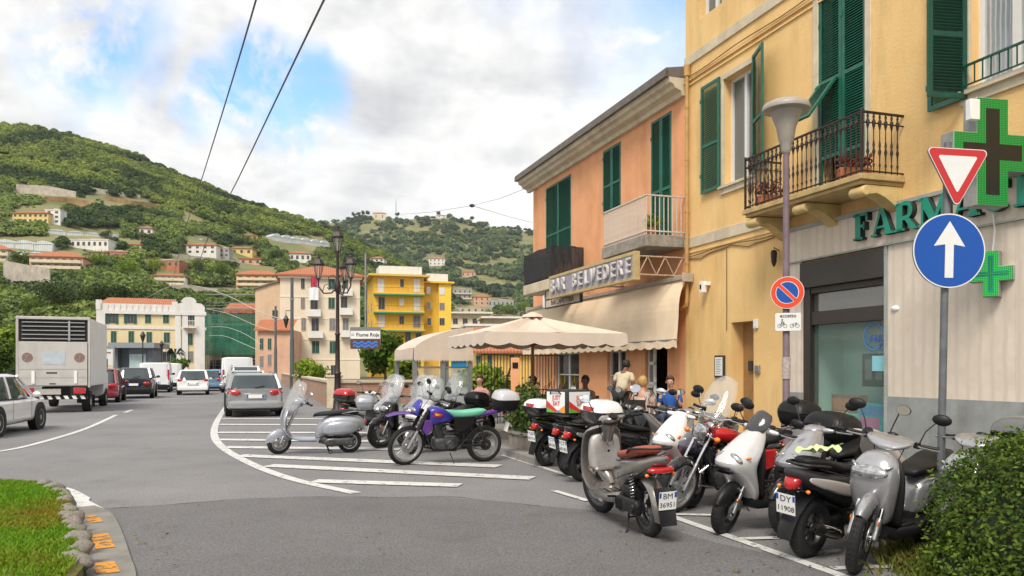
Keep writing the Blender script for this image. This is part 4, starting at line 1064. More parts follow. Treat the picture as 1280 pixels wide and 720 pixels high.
# FARMACIA in raised serif letters
GL = mat('green_letter_face', (.0,.26,.17), .4, var=.1, scale=5); GS = mat('letter_side', (.02,.035,.03), .6)
SIGN = thing('shop_lettering', 'raised green letters reading FARMACIA on travertine fascia', 'sign', FO, FRZ)
lx0 = fp(1066, 0, -.17)[0]; x = lx0; hh = .43
adv = {'F': .40, 'A': .49, 'R': .47, 'M': .60, 'C': .47, 'I': .30}
def letter(ch, x, z, h):
    m = MB(); s = .12*h/.43; e = .035*h/.43; ser = .045*h/.43; y0, y1 = -.17, -.07
    def bx(a, b, c, d): m.box(x+a, x+b, y0, y1, z+c, z+d)
    def pr(o): m.prism([(x+p, z+q) for p, q in o], y0+.001, y1)
    if ch == 'F': bx(.05, .05+s, 0, h); bx(0, .05+s+ser, 0, e); bx(0, .33, h-e*1.3, h); bx(.29, .33, h-.13, h); bx(.05+s, .25, h*.5-.02, h*.5+.03); bx(.23, .26, h*.5-.06, h*.5+.07)
    if ch == 'I': bx(.07, .07+s, 0, h); bx(.02, .12+s, 0, e); bx(.02, .12+s, h-e, h)
    if ch == 'A':
        pr([(.04, 0), (.08, 0), (.215, h*.82), (.33, 0), (.45, 0), (.27, h), (.19, h)]); bx(.10, .36, h*.27, h*.27+.035); bx(0, .13, 0, e); bx(.27, .48, 0, e)
    if ch == 'M':
        bx(.06, .10, 0, h); bx(.42, .42+s, 0, h); pr([(.06, h), (.17, h), (.31, h*.35), (.43, h), (.43, h*.62), (.31, 0), (.27, 0), (.10, h*.6)]); bx(0, .16, 0, e); bx(.37, .59, 0, e); bx(0, .1, h-e, h); bx(.5, .59, h-e, h)
    if ch == 'R':
        bx(.05, .05+s, 0, h); bx(0, .05+s+ser, 0, e); bx(0, .1, h-e, h)
        m.lathe([(.08, y0), (.145, y0), (.145, y1), (.08, y1), (.08, y0)], (x+.22, 0, z+h-.125), 'Y', 14, R(-90), R(90)); bx(.05+s, .22, h-.045, h+.018); bx(.05+s, .22, h-.27, h-.205); pr([(.20, h-.25), (.30, h-.25), (.46, 0), (.34, 0)])
    if ch == 'C':
        m.lathe([(.12, y0), (.215, y0), (.215, y1), (.12, y1), (.12, y0)], (x+.22, 0, z+h/2), 'Y', 24, R(48), R(312)); bx(.35, .39, h*.68, h*.95)
    return m
for ch in 'FARMACIA':
    m = letter(ch, x, 3.71, hh); o = m.build('letter', [GL, GS], SIGN)
    me = o.data
    for p in me.polygons: p.material_index = 0 if abs(p.normal.y) > .9 else 1
    x += adv[ch]
# pharmacy crosses
def cross_out(w, h, t):
    return [(-t, -h), (t, -h), (t, -t), (w, -t), (w, t), (t, t), (t, h), (-t, h), (-t, t), (-w, t), (-w, -t), (-t, -t)]
def led_mat():
    m = mat('green_led_panel', (.005,.10,.02), .4)
    N_ = m.node_tree.nodes; L_ = m.node_tree.links; b = N_['Principled BSDF']
    t = N_.new('ShaderNodeTexCoord'); mp = N_.new('ShaderNodeMapping'); mp.inputs['Scale'].default_value = (45, 45, 45); L_.new(t.outputs['Object'], mp.inputs[0])
    ck = N_.new('ShaderNodeTexVoronoi'); ck.inputs['Randomness'].default_value = 0; ck.inputs['Scale'].default_value = 1; L_.new(mp.outputs[0], ck.inputs['Vector'])
    r = N_.new('ShaderNodeValToRGB'); r.color_ramp.elements[0].color = (.03, .8, .10, 1); r.color_ramp.elements[0].position = .25; r.color_ramp.elements[1].color = (0, .03, .006, 1); r.color_ramp.elements[1].position = .5
    L_.new(ck.outputs['Distance'], r.inputs[0]); L_.new(r.outputs[0], b.inputs['Emission Color']); b.inputs['Emission Strength'].default_value = .55
    return m
LED = led_mat(); CASE = mat('cross_case', (.30,.30,.29), .5, var=.3, scale=6, stain=.5); LEDOFF = mat('dark_led_field', (.012,.014,.012), .35, var=.3, scale=30)
def cross(loc, rz, W, H, T, D, label):
    t = thing('pharmacy_cross', label, 'sign', loc, rz)
    MB().prism(cross_out(W, H, T), -D/2, D/2).build('case', CASE, t, bevel=.006)
    b = T*.16
    for k, (y0, y1) in enumerate(((-D/2-.008, -D/2-.001), (D/2+.001, D/2+.008))):
        MB().prism(cross_out(W-.01, H-.01, T-.01), y0, y1).build('led_border', LED, t)
        MB().prism(cross_out(W-.155*W/.65, H-.155*W/.65, T-.155*W/.65), y0-.004 if k == 0 else y0, y1 if k == 0 else y1+.004).build('display_field', LEDOFF if W > .5 else GL, t)
        if W < .5:
            m = MB(); s = W*.72
            yy = y0-.006 if k == 0 else y1+.006
            m.box(-s, s, yy-.001, yy+.001, -.012, .012); m.box(-.012, .012, yy-.0015, yy+.0015, -s, s); m.build('led_cross', LED, t)
    return t
q = fp(1236, 196, -.78); cxp = fw(2.1, -.78, 0); zc = 4.33
XC = cross((cxp.x, cxp.y, zc), FRZ+R(84), .57, .68, .235, .22, 'large green LED cross on bracket above the blue arrow sign')
MB().box(.5, .85, -.06, .06, -.08, .08).build('bracket', M_STEEL, XC)
MB().box(-.40, -.26, -.2, -.11, .36, .62).build('junction_box', M_WHITEP, XC, bevel=.01)
x_, z_ = fp(1240, 343, -.15); p_ = fw(x_, -.14); cr2 = cross((p_.x, p_.y, z_), FRZ+R(26), .27, .31, .10, .16, 'small green LED cross on travertine wall under the large one')
MB().tube([(0, .0, .31), (.02, .03, .6), (-.01, .04, .9)], .012, 5).build('cable', M_WHITEP, cr2)
# small things on the wall
def wallbox(name, label, cat, u, v, build, y=0):
    x, z = fp(u, v); t = thing(name, label, cat, fw(x, y, z), FRZ); build(t); return t
def _cam(t):
    MB().box(-.05, .05, -.12, 0, -.02, .06).build('bracket', M_WHITEP, t, bevel=.008)
    m = MB(); m.m = 0; m.box(-.10, .0, -.2, -.08, -.17, .08); m.m = 1; m.box(-.085, -.015, -.204, -.2, -.1, .0); m.build('housing', [M_WHITEP, M_BLACKP], t, bevel=.012)
wallbox('security_camera', 'white box shaped security camera mounted on ochre wall', 'lamp', 887, 356, _cam)  # a security camera, it holds no lamp
def _menu(t):
    m = MB(); m.box(-.18, .18, -.05, 0, -.24, .24); m.build('case', M_BROWN, t, bevel=.008)
    m = MB(); m.m = 0; m.box(-.14, .14, -.055, -.0505, -.2, .2); m.m = 1
    for i in range(9): m.box(-.10, .10-.03*(i % 3), -.057, -.0555, .15-.038*i, .158-.038*i)
    m.build('sheet', [M_WHITEP, M_BLACKP], t)
wallbox('notice_case', 'dark framed notice case on ochre wall left of the doorway', 'notice case', 901, 458, _menu)
def _box(w, h, m): return lambda t: (MB().box(-w/2, w/2, -.05, 0, -h/2, h/2).build('case', m, t, bevel=.006), MB().box(-w/3, w/3, -.056, -.0505, -h/3, h/3).build('cover', m, t))
wallbox('doorbell_panel', 'small grey doorbell plate on ochre wall right of the doorway', 'doorbell', 948, 462, _box(.14, .17, M_STEEL))
wallbox('meter_box', 'small white box at top right corner of the doorway', 'box', 946, 405, _box(.12, .18, M_WHITEP))
wallbox('intercom', 'dark intercom plate inside the brown doorway recess', 'intercom', 926, 457, _box(.2, .2, M_BROWN), y=.29)
wallbox('wall_lamp', 'round grey bulkhead lamp on travertine beside the shop window', 'lamp', 1122, 386, lambda t: (MB().sphere((0, -.03, 0), (.10, .06, .055)).build('glass', M_WHITEP, t, smooth=60), MB().sphere((0, -.01, 0), (.12, .03, .07)).build('ring', M_STEEL, t, smooth=60)))
wallbox('wall_lantern', 'small rusty iron lantern on ochre wall under the balcony', 'lantern', 974, 320, lambda t: (MB().lathe([(0, .12), (.05, .1), (.06, .05), (.05, -.12), (.02, -.2), (0, -.22)], (0, -.12, 0)).build('glass', M_IRON, t, smooth=40), MB().tube([(0, 0, .1), (0, -.12, .16), (0, -.12, .1)], .01, 5).build('bracket', M_IRON, t)))

# ---- orange house with the bar
OX0 = fp(665)[0]; OX1 = XL-.02; OZ = 8.25; oy = .05
O_H = thing('townhouse', 'orange two storey house with green shutters above the bar', 'building', FO, FRZ)
def rect(u0, u1, v0, v1):   # v0 top at u1, v1 bottom at u0
    return (fp(u0)[0], fp(u1)[0], fp(u0, v1)[1], fp(u1, v0)[1])
wa = rect(681, 712, 217, 308); wa = (wa[0], wa[1], 4.95, wa[3]); wb_ = rect(752, 774, 176, 268); wc = rect(812, 837, 138, 290); wc = (wc[0], wc[1], 4.75, wc[3])
d1 = (fp(692)[0], fp(722)[0], 0, 2.75); d2 = (fp(757)[0], fp(780)[0], 0, 2.75); d3 = (fp(804)[0], fp(832)[0], 0, 2.75)
mb = MB(); wall_holes(mb, OX0, OX1, 0, OZ, [wa, wb_, wc, d1, d2, d3], y=oy, depth=.25); shell(mb, OX0, OX1, oy, 8, 0, OZ); mb.build('wall', M_ORANGE_PL, O_H)
for (a, b, c, d) in (wa, wb_, wc):
    h = (b-a)/2; MB().quad((a, oy+.24, c), (b, oy+.24, c), (b, oy+.24, d), (a, oy+.24, d)).build('window', M_DARK, O_H)
    leaf(h-.004, d-c, M_GREEN, O_H, (a, oy+.03, c), 0, rails=(.4,)); leaf(h-.004, d-c, M_GREEN, O_H, (a+h+.004, oy+.03, c), 0, rails=(.4,))
mb = MB(); mb.prism([(-.42, OZ+.14), (-.40, OZ+.02), (-.30, OZ-.02), (-.26, OZ-.10), (-.10, OZ-.16), (-.07, OZ-.26), (oy, OZ-.26), (oy, OZ+.14)], OX0-.35, OX1, axis='X'); mb.build('cornice', M_TRIM, O_H, smooth=30)
mb = MB(); mb.box(OX0-.45, OX1, -.52, -.40, OZ+.14, OZ+.30); mb.add([(OX0-.45, -.5, OZ+.15), (OX1, -.5, OZ+.15), (OX1, 8, OZ+.15), (OX0-.45, 8, OZ+.15), (OX0-.45, -.5, OZ+.34), (OX1, -.5, OZ+.34), (OX1, 4, OZ+1.1), (OX0-.45, 4, OZ+1.1), (OX0-.45, 8, OZ+.34), (OX1, 8, OZ+.34)], [(0,1,5,4), (4,5,6,7), (7,6,9,8), (0,4,7,8,3), (1,2,9,6,5), (0,3,2,1), (3,8,9,2)]); mb.build('roof', M_GUTTER, O_H)
# concrete balcony with white railing
o1 = -1.02; a = fp(752, 0, o1)[0]; b = OX1-.03; BZ2 = 4.70
MB().box(a, b, o1, oy-.003, BZ2-.28, BZ2).build('balcony_slab', M_CONC, O_H, bevel=.015)
rl = thing('balcony_railing', None, None); rl.parent = O_H
mb = MB(); wr = M_WHITEP
for zz in (BZ2+.93, BZ2+.10):
    mb.box(a+.03, b-.03, o1+.03, o1+.07, zz-.03, zz); mb.box(a+.03, a+.07, o1+.07, oy, zz-.03, zz); mb.box(b-.07, b-.03, o1+.07, oy, zz-.03, zz)
mb.build('rail', mat('weathered_white_rail', (.62,.55,.48), .6, var=.2, scale=8), rl)
bar = MB().box(-.009, .009, -.009, .009, 0, .9).mesh('bar', MATS['weathered_white_rail'])
n = 34
for i in range(n+1): o = obj('bar', bar, rl); o.location = (a+.05+(b-a-.1)*i/n, o1+.05, BZ2)
for i in range(1, 9):
    for x_ in (a+.05, b-.05): o = obj('bar', bar, rl); o.location = (x_, o1+.05+(-o1)*i/9, BZ2)
# netted balcony on the left
o2 = -1.05; b2 = fp(728)[0]; a2 = fp(654, 0, o2)[0]; NZ = fp(693, 346, o2)[1]
MB().box(a2, b2, o2, oy-.004, NZ-.32, NZ).build('balcony_slab', M_TRIM, O_H, bevel=.015)
rl = thing('balcony_railing', None, None); rl.parent = O_H; HN = .98
mb = MB()
for zz in (NZ+HN, NZ+.08):
    mb.box(a2+.03, b2-.03, o2+.03, o2+.06, zz-.03, zz); mb.box(a2+.03, a2+.06, o2+.06, oy, zz-.03, zz); mb.box(b2-.06, b2-.03, o2+.06, oy, zz-.03, zz)
mb.build('rail', M_DARKMET, rl)
mb = MB(); ptsn = [(a2+.02, oy)]+[(a2+.02, o2+.02)]+[(b2-.02, o2+.02)]+[(b2-.02, oy)]
path = []
for (p, q) in zip(ptsn, ptsn[1:]):
    for i in range(14): path.append((p[0]+(q[0]-p[0])*i/14, p[1]+(q[1]-p[1])*i/14))
path.append(ptsn[-1])
for i in range(len(path)-1):
    for k in range(4):
        def pt(j, kk): s_ = .014*math.sin(j*1.9+kk*1.3); return (path[j][0]+s_, path[j][1]+s_, NZ+.05+HN*.95*kk/4-(.03*math.sin(j*.8) if kk == 4 else 0))
        mb.quad(pt(i, k), pt(i+1, k), pt(i+1, k+1), pt(i, k+1))
mb.build('shade_net', mat('black_shade_net', (.02,.02,.022), .8, var=.3, scale=6, alpha=.93), rl, smooth=60)
bar = MB().box(-.009, .009, -.009, .009, 0, .95).mesh('bar', M_DARKMET)
for i in range(23): o = obj('bar', bar, rl); o.location = (a2+.05+(b2-a2-.1)*i/22, o2+.05, NZ)
for i in range(1, 8): o = obj('bar', bar, rl); o.location = (b2-.05, o2+.05+(-o2)*i/8, NZ)
# bar doors, interior
mb = MB(); mb.quad((OX0, 2.4, 0), (OX1, 2.4, 0), (OX1, 2.4, 2.9), (OX0, 2.4, 2.9)); mb.quad((OX0, .32, 0), (OX1, .32, 0), (OX1, 2.4, 0), (OX0, 2.4, 0)); mb.build('back_room', mat('bar_interior', (.06,.035,.02), .8, var=.5, scale=3), O_H)
for (a, b, c, d), cols in ((d1, 2), (d2, 2)):
    sash(O_H, a, b, c+.02, d, oy+.14, cols=cols, m=M_WHITEFR, name='glass_door', bars=3, pane=mat('bar_pane', (.05,.055,.05), .05, alpha=.6))
a, b, c, d = d3
t = leaf_ = MB()
for k in range(5): t.box(0, .55, -.03, .03, .1+k*.52, .18+k*.52)
t.box(0, .07, -.03, .03, 0, 2.7); t.box(.48, .55, -.03, .03, 0, 2.7)
o = t.build('glass_door', M_WHITEFR, O_H); o.location = (a+.05, oy+.1, 0.02); o.rotation_euler = (0, 0, R(-12))
MB().box(.07, .48, -.006, .006, .1, 2.6).build('pane', M_PANE, o)
m = MB(); m.box(d3[0]+.5, d3[1]-.05, .5, .53, 2.25, 2.5)
lm = m.build('menu_board', mat('lit_menu_board', (.75,.55,.10), .5, emit=.9, var=.0), None); tag(lm, 'lit yellow menu board hanging inside the bar doorway', 'menu board'); lm.location = FO; lm.rotation_euler = (0, 0, FRZ)
sf = thing('bar_shelf', 'dark bottle shelf at the back of the bar room', 'shelf', fw(d3[0]-.1, 1.7), FRZ)
m = MB()
for k in range(4): m.box(0, 1.6, 0, .3, .5+.45*k, .53+.45*k)
m.box(0, .04, 0, .3, 0, 2.3); m.box(1.56, 1.6, 0, .3, 0, 2.3); m.build('frame', M_BROWN, sf)
# sign of the bar
sy = -1.25; SZ0, SZ1 = fp(794, 349, sy)[1], fp(794, 314, sy)[1]; sx1 = fp(794, 0, sy)[0]; sx0 = fp(687, 0, sy)[0]
BS = thing('bar_sign', 'long weathered board sign reading BAR BELVEDERE above the awning', 'sign', FO, FRZ)
m = MB(); m.box(sx0, sx1, sy, sy+.10, SZ0, SZ1); m.build('board', mat('blue_grey_board', (.33,.32,.36), .6, var=.15, scale=3, stain=.4), BS)
m = MB(); f = .07; m.box(sx0-.01, sx1+.01, sy-.02, sy+.12, SZ1-f, SZ1+.01); m.box(sx0-.01, sx1+.01, sy-.02, sy+.12, SZ0-.01, SZ0+f); m.box(sx0-.01, sx0+f, sy-.018, sy+.118, SZ0+f, SZ1-f); m.box(sx1-f*1.6, sx1+.01, sy-.018, sy+.118, SZ0+f, SZ1-f); m.build('frame', mat('tan_board_frame', (.50,.38,.18), .6, var=.25, scale=6), BS, bevel=.005)
word = 'BAR BELVEDERE'; W_ = sx1-sx0-.65
LW = mat('worn_white_letters', (.58,.55,.54), .6, var=.2, scale=5)
for i, ch in enumerate(word):
    if ch == ' ': continue
    text(ch, .52, LW, BS, (sx0+.38+W_*(i+.0)/(len(word)-1), sy-.05, (SZ0+SZ1)/2), depth=.03, bold=.004, name='letter')
    SIGN_L = BS.children[-1]; SIGN_L.scale = (.78, 1, 1)
for xx in (sx1-.02, sx0+.15, (sx0+sx1)/2):
    m = MB()
    for dz in (0,): 
        m.tube([(xx, sy+.1, SZ1-.1), (xx, oy, SZ1-.1)], .02, 6); m.tube([(xx, sy+.1, SZ0+.12), (xx, oy, SZ0+.12)], .02, 6)
        for k in range(5): m.tube([(xx, sy+.1+(-sy-.1)*k/5, SZ1-.1 if k % 2 else SZ0+.12), (xx, sy+.1+(-sy-.1)*(k+1)/5, SZ0+.12 if k % 2 else SZ1-.1)], .014, 5)
    m.build('bracket', mat('rusty_white_steel', (.48,.36,.25), .6, var=.4, scale=12), BS)
# second small sign
x0_, z_ = fp(683, 396, -.9); x1_, _ = fp(726, 0, -.9)
s2 = thing('licence_sign', 'small cream and black shop plate under the long bar sign', 'sign', FO, FRZ)
z0_ = fp(726, 377, -.9)[1]; m = MB(); m.box(x0_, x1_, -.92, -.86, z0_, z0_+.55); m.build('board', mat('cream_plate', (.62,.52,.42), .6, var=.1, scale=5), s2)
m = MB()
for zz in (z0_-.02, z0_+.24, z0_+.53): m.box(x0_-.02, x1_+.02, -.93, -.85, zz, zz+.04)
m.box(x0_-.03, x0_+.02, -.931, -.849, z0_, z0_+.53); m.box(x1_-.02, x1_+.03, -.931, -.849, z0_, z0_+.53); m.build('frame', M_BROWN, s2)
text('SALE E TABACCHI', .24, M_BLACKP, s2, ((x0_+x1_)/2, -.925, z0_+.39), depth=.002)
text('BAR CAFFETTERIA', .22, M_BLACKP, s2, ((x0_+x1_)/2, -.925, z0_+.13), depth=.002)
m = MB(); m.box(x0_-.14, x0_-.05, -.98, -.8, z0_+.02, z0_+.42); m.build('lamp_box', M_WHITEP, s2, bevel=.02)
m = MB(); m.tube([(x1_-.1, -.86, z0_+.4), (x1_-.1, oy, z0_+.45)], .015, 5); m.tube([(x0_+.3, -.86, z0_+.4), (x0_+.3, oy, z0_+.45)], .015, 5); m.build('bracket', M_IRON, s2)
# awning of the bar
AW = thing('awning', 'long cream canvas awning with scalloped hem over the bar front', 'awning', FO, FRZ)
ax1 = -6.28; ax0 = OX0+.2; n = 70; ztop = fp(847, 351, -.2)[1]; zbot = fp(853, 424, -.4)[1]; yo = -.42
m = MB(); m.box(ax0, ax1, -.26, -.06, ztop, ztop+.10); m.box(ax0-.04, ax0, -.3, -.02, ztop-.06, ztop+.14); m.box(ax1, ax1+.04, -.3, -.02, ztop-.06, ztop+.14); m.build('roller_box', mat('awning_box', (.42,.36,.30), .5, var=.2, scale=5), AW, bevel=.01)
m = MB(); rows = 10
def ap(i, k):
    t = k/rows; xx = ax0+(ax1-ax0)*i/n
    fold = .035*math.sin(i*.55+.8*t)*math.sin(PI*t)+.02*math.sin(i*1.3+2*t+1)*t
    diag = .05*math.sin(i*.16+3.5*t)*math.sin(PI*t)
    return (xx, -.2+(yo+.2)*t+fold*.6+diag-.10*math.sin(PI*t), ztop+(zbot-ztop)*t)
for i in range(n):
    for k in range(rows): m.quad(ap(i, k), ap(i+1, k), ap(i+1, k+1), ap(i, k+1))
m.build('canvas', M_CANVAS, AW, smooth=80)
m = MB()
for i in range(n):
    for k in range(3):
        def vp(j, kk):
            sc_ = .16+.05*abs(math.sin(j*PI/3.0)); p = ap(j, rows); return (p[0], p[1]-.01+.015*math.sin(j*1.1)*kk/3, p[2]-sc_*kk/3)
        m.quad(vp(i, k), vp(i+1, k), vp(i+1, k+1), vp(i, k+1))
m.build('valance', M_CANVAS, AW, smooth=80)
m = MB(); m.tube([(ax0, yo, zbot), (ax1, yo, zbot)], .022, 8)
for xx in (ax0+.05, (ax0+ax1)/2): m.tube([(xx, yo, zbot), (xx, -.05, zbot+.05)], .016, 6)
m.build('frame', M_STEEL, AW)
# cable knot wires
W1 = thing('cable', 'thin overhead cable tied to the orange house corner', 'cable')
m = MB(); a = P(674, 229, 29.5); k_ = P(590, 257, 45); m.tube([a, (a+k_)/2-Vector((0, 0, .1)), k_], .012, 4); m.tube([k_, P(540, 265, 62), P(500, 268, 90)], .016, 4); m.tube([k_, P(640, 272, 60), P(690, 284, 80)], .016, 4); m.build('wire', M_STEEL, W1)
m = MB(); m.sphere(k_, (.16, .1, .1)); m.build('junction', M_DARKMET, W1)
# ------------------------------------------------------------------ ground, road, markings
def asphalt(name, col, scale=1.0, crack=True):
    m = mat(name, col, .85, var=.22, scale=.35, bump=.5, bscale=70)
    N_ = m.node_tree.nodes; L_ = m.node_tree.links; b = N_['Principled BSDF']
    src = b.inputs['Base Color'].links[0].from_socket
    t = N_.new('ShaderNodeTexCoord')
    sp = N_.new('ShaderNodeTexNoise'); sp.inputs['Scale'].default_value = 45; sp.inputs['Detail'].default_value = 3; L_.new(t.outputs['Object'], sp.inputs['Vector'])
    mr = N_.new('ShaderNodeMapRange'); mr.inputs[1].default_value = .35; mr.inputs[2].default_value = .68; mr.inputs[3].default_value = .72; mr.inputs[4].default_value = 1.35; L_.new(sp.outputs['Fac'], mr.inputs[0])
    mx = N_.new('ShaderNodeMix'); mx.data_type = 'RGBA'; mx.blend_type = 'MULTIPLY'; mx.inputs['Factor'].default_value = 1
    L_.new(src, mx.inputs['A']); L_.new(mr.outputs[0], mx.inputs['B'])
    # oil drips and patches
    n2 = N_.new('ShaderNodeTexNoise'); n2.inputs['Scale'].default_value = .9; n2.inputs['Detail'].default_value = 9; n2.inputs['Roughness'].default_value = .7; L_.new(t.outputs['Object'], n2.inputs['Vector'])
    m2 = N_.new('ShaderNodeMapRange'); m2.inputs[1].default_value = .56; m2.inputs[2].default_value = .74; m2.inputs[3].default_value = 0; m2.inputs[4].default_value = .45; L_.new(n2.outputs['Fac'], m2.inputs[0])
    mx2 = N_.new('ShaderNodeMix'); mx2.data_type = 'RGBA'; L_.new(m2.outputs[0], mx2.inputs['Factor']); L_.new(mx.outputs['Result'], mx2.inputs['A']); mx2.inputs['B'].default_value = tuple(x*.45 for x in col)+(1,)
    last = mx2.outputs['Result']
    if crack:
        v = N_.new('ShaderNodeTexVoronoi'); v.feature = 'DISTANCE_TO_EDGE'; v.inputs['Scale'].default_value = .33
        wn = N_.new('ShaderNodeTexNoise'); wn.inputs['Scale'].default_value = 1.3; wn.inputs['Detail'].default_value = 6; L_.new(t.outputs['Object'], wn.inputs['Vector'])
        ad = N_.new('ShaderNodeVectorMath'); ad.operation = 'ADD'; L_.new(t.outputs['Object'], ad.inputs[0]); L_.new(wn.outputs['Color'], ad.inputs[1]); L_.new(ad.outputs[0], v.inputs['Vector'])
        m3 = N_.new('ShaderNodeMapRange'); m3.inputs[1].default_value = .0; m3.inputs[2].default_value = .006; m3.inputs[3].default_value = .2; m3.inputs[4].default_value = 0; L_.new(v.outputs['Distance'], m3.inputs[0])
        mx3 = N_.new('ShaderNodeMix'); mx3.data_type = 'RGBA'; L_.new(m3.outputs[0], mx3.inputs['Factor']); L_.new(last, mx3.inputs['A']); mx3.inputs['B'].default_value = (.03, .03, .03, 1); last = mx3.outputs['Result']
    L_.new(last, b.inputs['Base Color'])
    return m
M_ASPH = asphalt('asphalt', (.20,.196,.198)); M_ASPH2 = asphalt('newer_asphalt', (.137,.133,.135), crack=False)
M_EARTH = mat('dry_earth', (.16,.14,.09), .95, var=.4, scale=.08)
M_PAVE = mat('paving', (.20,.19,.18), .85, var=.25, scale=1.5, bump=.3, bscale=30)
def worn_paint(name, col, wear=.55):
    m = mat(name, col, .6, var=.12, scale=3)
    N_ = m.node_tree.nodes; L_ = m.node_tree.links; b = N_['Principled BSDF']; t = N_.new('ShaderNodeTexCoord')
    n = N_.new('ShaderNodeTexNoise'); n.inputs['Scale'].default_value = 7; n.inputs['Detail'].default_value = 10; n.inputs['Roughness'].default_value = .75; L_.new(t.outputs['Object'], n.inputs['Vector'])
    r = N_.new('ShaderNodeMapRange'); r.inputs[1].default_value = wear; r.inputs[2].default_value = wear+.06; r.inputs[3].default_value = 1; r.inputs[4].default_value = .12; L_.new(n.outputs['Fac'], r.inputs[0]); L_.new(r.outputs[0], b.inputs['Alpha'])
    return m
M_LINE = worn_paint('road_paint', (.60,.60,.58), .56); M_YEL = worn_paint('yellow_paint', (.62,.27,.02), .49)
def sheet(name, pts, z, m, kind='structure'):
    me = bpy.data.meshes.new(name); me.from_pydata([(p[0], p[1], z) for p in pts], [], [tuple(range(len(pts)))]); me.materials.append(m)
    o = obj(name, me); o['kind'] = kind; return o
g = MB(); g.box(-3000, 3000, -60, 4000, -.5, -.02); o = g.build('ground', M_EARTH); o['kind'] = 'structure'
sheet('road', [(-45, -12), (14, -12), (14, 6), (-3.5, 70), (-18, 108), (-60, 118), (-48, 60)], 0.0, M_ASPH)
seam = [G(40, 640), G(130, 636), G(200, 632), G(300, 624), G(400, 621), G(560, 622), G(760, 640), G(900, 680)]
sheet('newer_road', [(-12, -2)]+[tuple(p[:2]) for p in [G(-140, 655)]+seam]+[(5, 3.5), (6, -2)], .004, M_ASPH2)
def strip(name, pts, w, z=.009, m=M_LINE, closed=False):
    mb = MB(); L_, R_ = [], []
    ws = w if isinstance(w, (list, tuple)) else [w]*len(pts)
    for i, p in enumerate(pts):
        a = Vector(pts[max(i-1, 0)][:2]); b = Vector(pts[min(i+1, len(pts)-1)][:2]); t = (b-a).normalized(); n = Vector((-t.y, t.x))
        L_.append((p[0]+n.x*ws[i]/2, p[1]+n.y*ws[i]/2, z)); R_.append((p[0]-n.x*ws[i]/2, p[1]-n.y*ws[i]/2, z))
    for i in range(len(pts)-1): mb.quad(R_[i], R_[i+1], L_[i+1], L_[i])
    o = mb.build(name, m); o['kind'] = 'structure'; return o
def smooth_pts(pts, n=6):
    out = []; P_ = [Vector(p) for p in pts]
    for i in range(len(P_)-1):
        p0 = P_[max(i-1, 0)]; p1 = P_[i]; p2 = P_[i+1]; p3 = P_[min(i+2, len(P_)-1)]
        for k in range(n):
            t = k/n; out.append(.5*((2*p1)+(p2-p0)*t+(2*p0-5*p1+4*p2-p3)*t*t+(3*p1-p0-3*p2+p3)*t**3))
    out.append(P_[-1]); return out
strip('lane_line', smooth_pts([G(-120, 585), G(-40, 570), G(20, 561), G(70, 548), G(110, 535), G(145, 519)]), .14)
strip('lane_line', [G(156, 516), G(165, 512.5)], .14)
strip('edge_line', smooth_pts([G(287, 492), G(284, 505), G(277, 517), G(270, 530), G(268, 545), G(280, 561), G(318, 582), G(368, 600), G(445, 617)]), .17)
for (u0, v0, u1, v1, w) in ((277, 523.5, 420, 524, .3), (273, 531, 440, 531.5, .34), (271, 541, 470, 541.5, .34), (272, 550, 480, 552, .34), (280, 559.5, 500, 562, .34), (298, 570, 624, 583.5, .32), (335, 582.5, 666, 598.5, .30), (392, 602, 575, 607.5, .26)):
    strip('hatch_stripe', [G(u0, v0), G(u1, v1)], w*1.22, z=.013)
strip('bay_line', [G(628, 569), G(730, 601), G(845, 648), G(1048, 719), (2.62, 5.6, 0), (4.6, -.6, 0)], .11)
strip('bay_line', [G(692, 614), G(735, 627)], .10, z=.012)
for (u0, v0, u1, v1) in ((843, 644, 894, 645), (918, 675, 985, 673), (1040, 712, 1120, 709)):
    strip('bay_line', [G(u0, v0), G(u1, v1)], .10, z=.013)
# pavement in front of the houses, with its kerb
mb = MB()
pa = [fw(8, -2.9), fw(-1.8, -2.9), fw(-2.4, -5.2), fw(-17, -5.2), fw(-30, -4.5), fw(-30, 3), fw(8, 3)]
mb.add([(p.x, p.y, z) for z in (-.01, .12) for p in pa], [tuple(range(7)), tuple(reversed(range(7, 14)))]+[(i, 7+i, 7+(i+1) % 7, (i+1) % 7) for i in range(7)])
o = mb.build('pavement', M_PAVE, bevel=.02); o['kind'] = 'structure'
M_KERB = mat('kerb_stone', (.28,.27,.25), .8, var=.3, scale=3, bump=.3, bscale=30)
mb = MB()
for (p, q) in zip(pa[:4], pa[1:5]):
    p = Vector((p.x, p.y, 0)); q = Vector((q.x, q.y, 0)); n_ = max(1, int((q-p).length/.9))
    for i in range(n_):
        a = p+(q-p)*i/n_; b = p+(q-p)*(i+1)/n_; d = (b-a).normalized()*.006
        mb.beam(a+d+Vector((0, 0, .065)), b-d+Vector((0, 0, .065)), .16, .135)
o = mb.build('kerb', M_KERB, bevel=.012); o['kind'] = 'structure'
# ------------------------------------------------------------------ grass island, bottom left
isl = [G(-200, 640), G(-60, 622), G(0, 617), G(40, 618), G(72, 626), G(88, 640), G(98, 665), G(102, 700), G(104, 730), (-2.6, 4.2, 0), (-5, 3.2, 0), (-9, 5, 0)]
isl = [Vector((p[0], p[1], 0)) for p in isl]
mb = MB(); n_ = len(isl); cen = sum(isl, Vector())/n_
rg = []
for k, (s_, z_) in enumerate(((1.0, 0), (1.0, .13), (.93, .17), (.6, .175))):
    rg.append([cen+(p-cen)*s_+Vector((0, 0, z_)) for p in isl])
mb.rings(rg); o = mb.build('grass_island', mat('lawn_soil', (.10,.13,.02), .95, var=.4, scale=4, col2=(.14,.10,.03)), smooth=60); o['kind'] = 'structure'
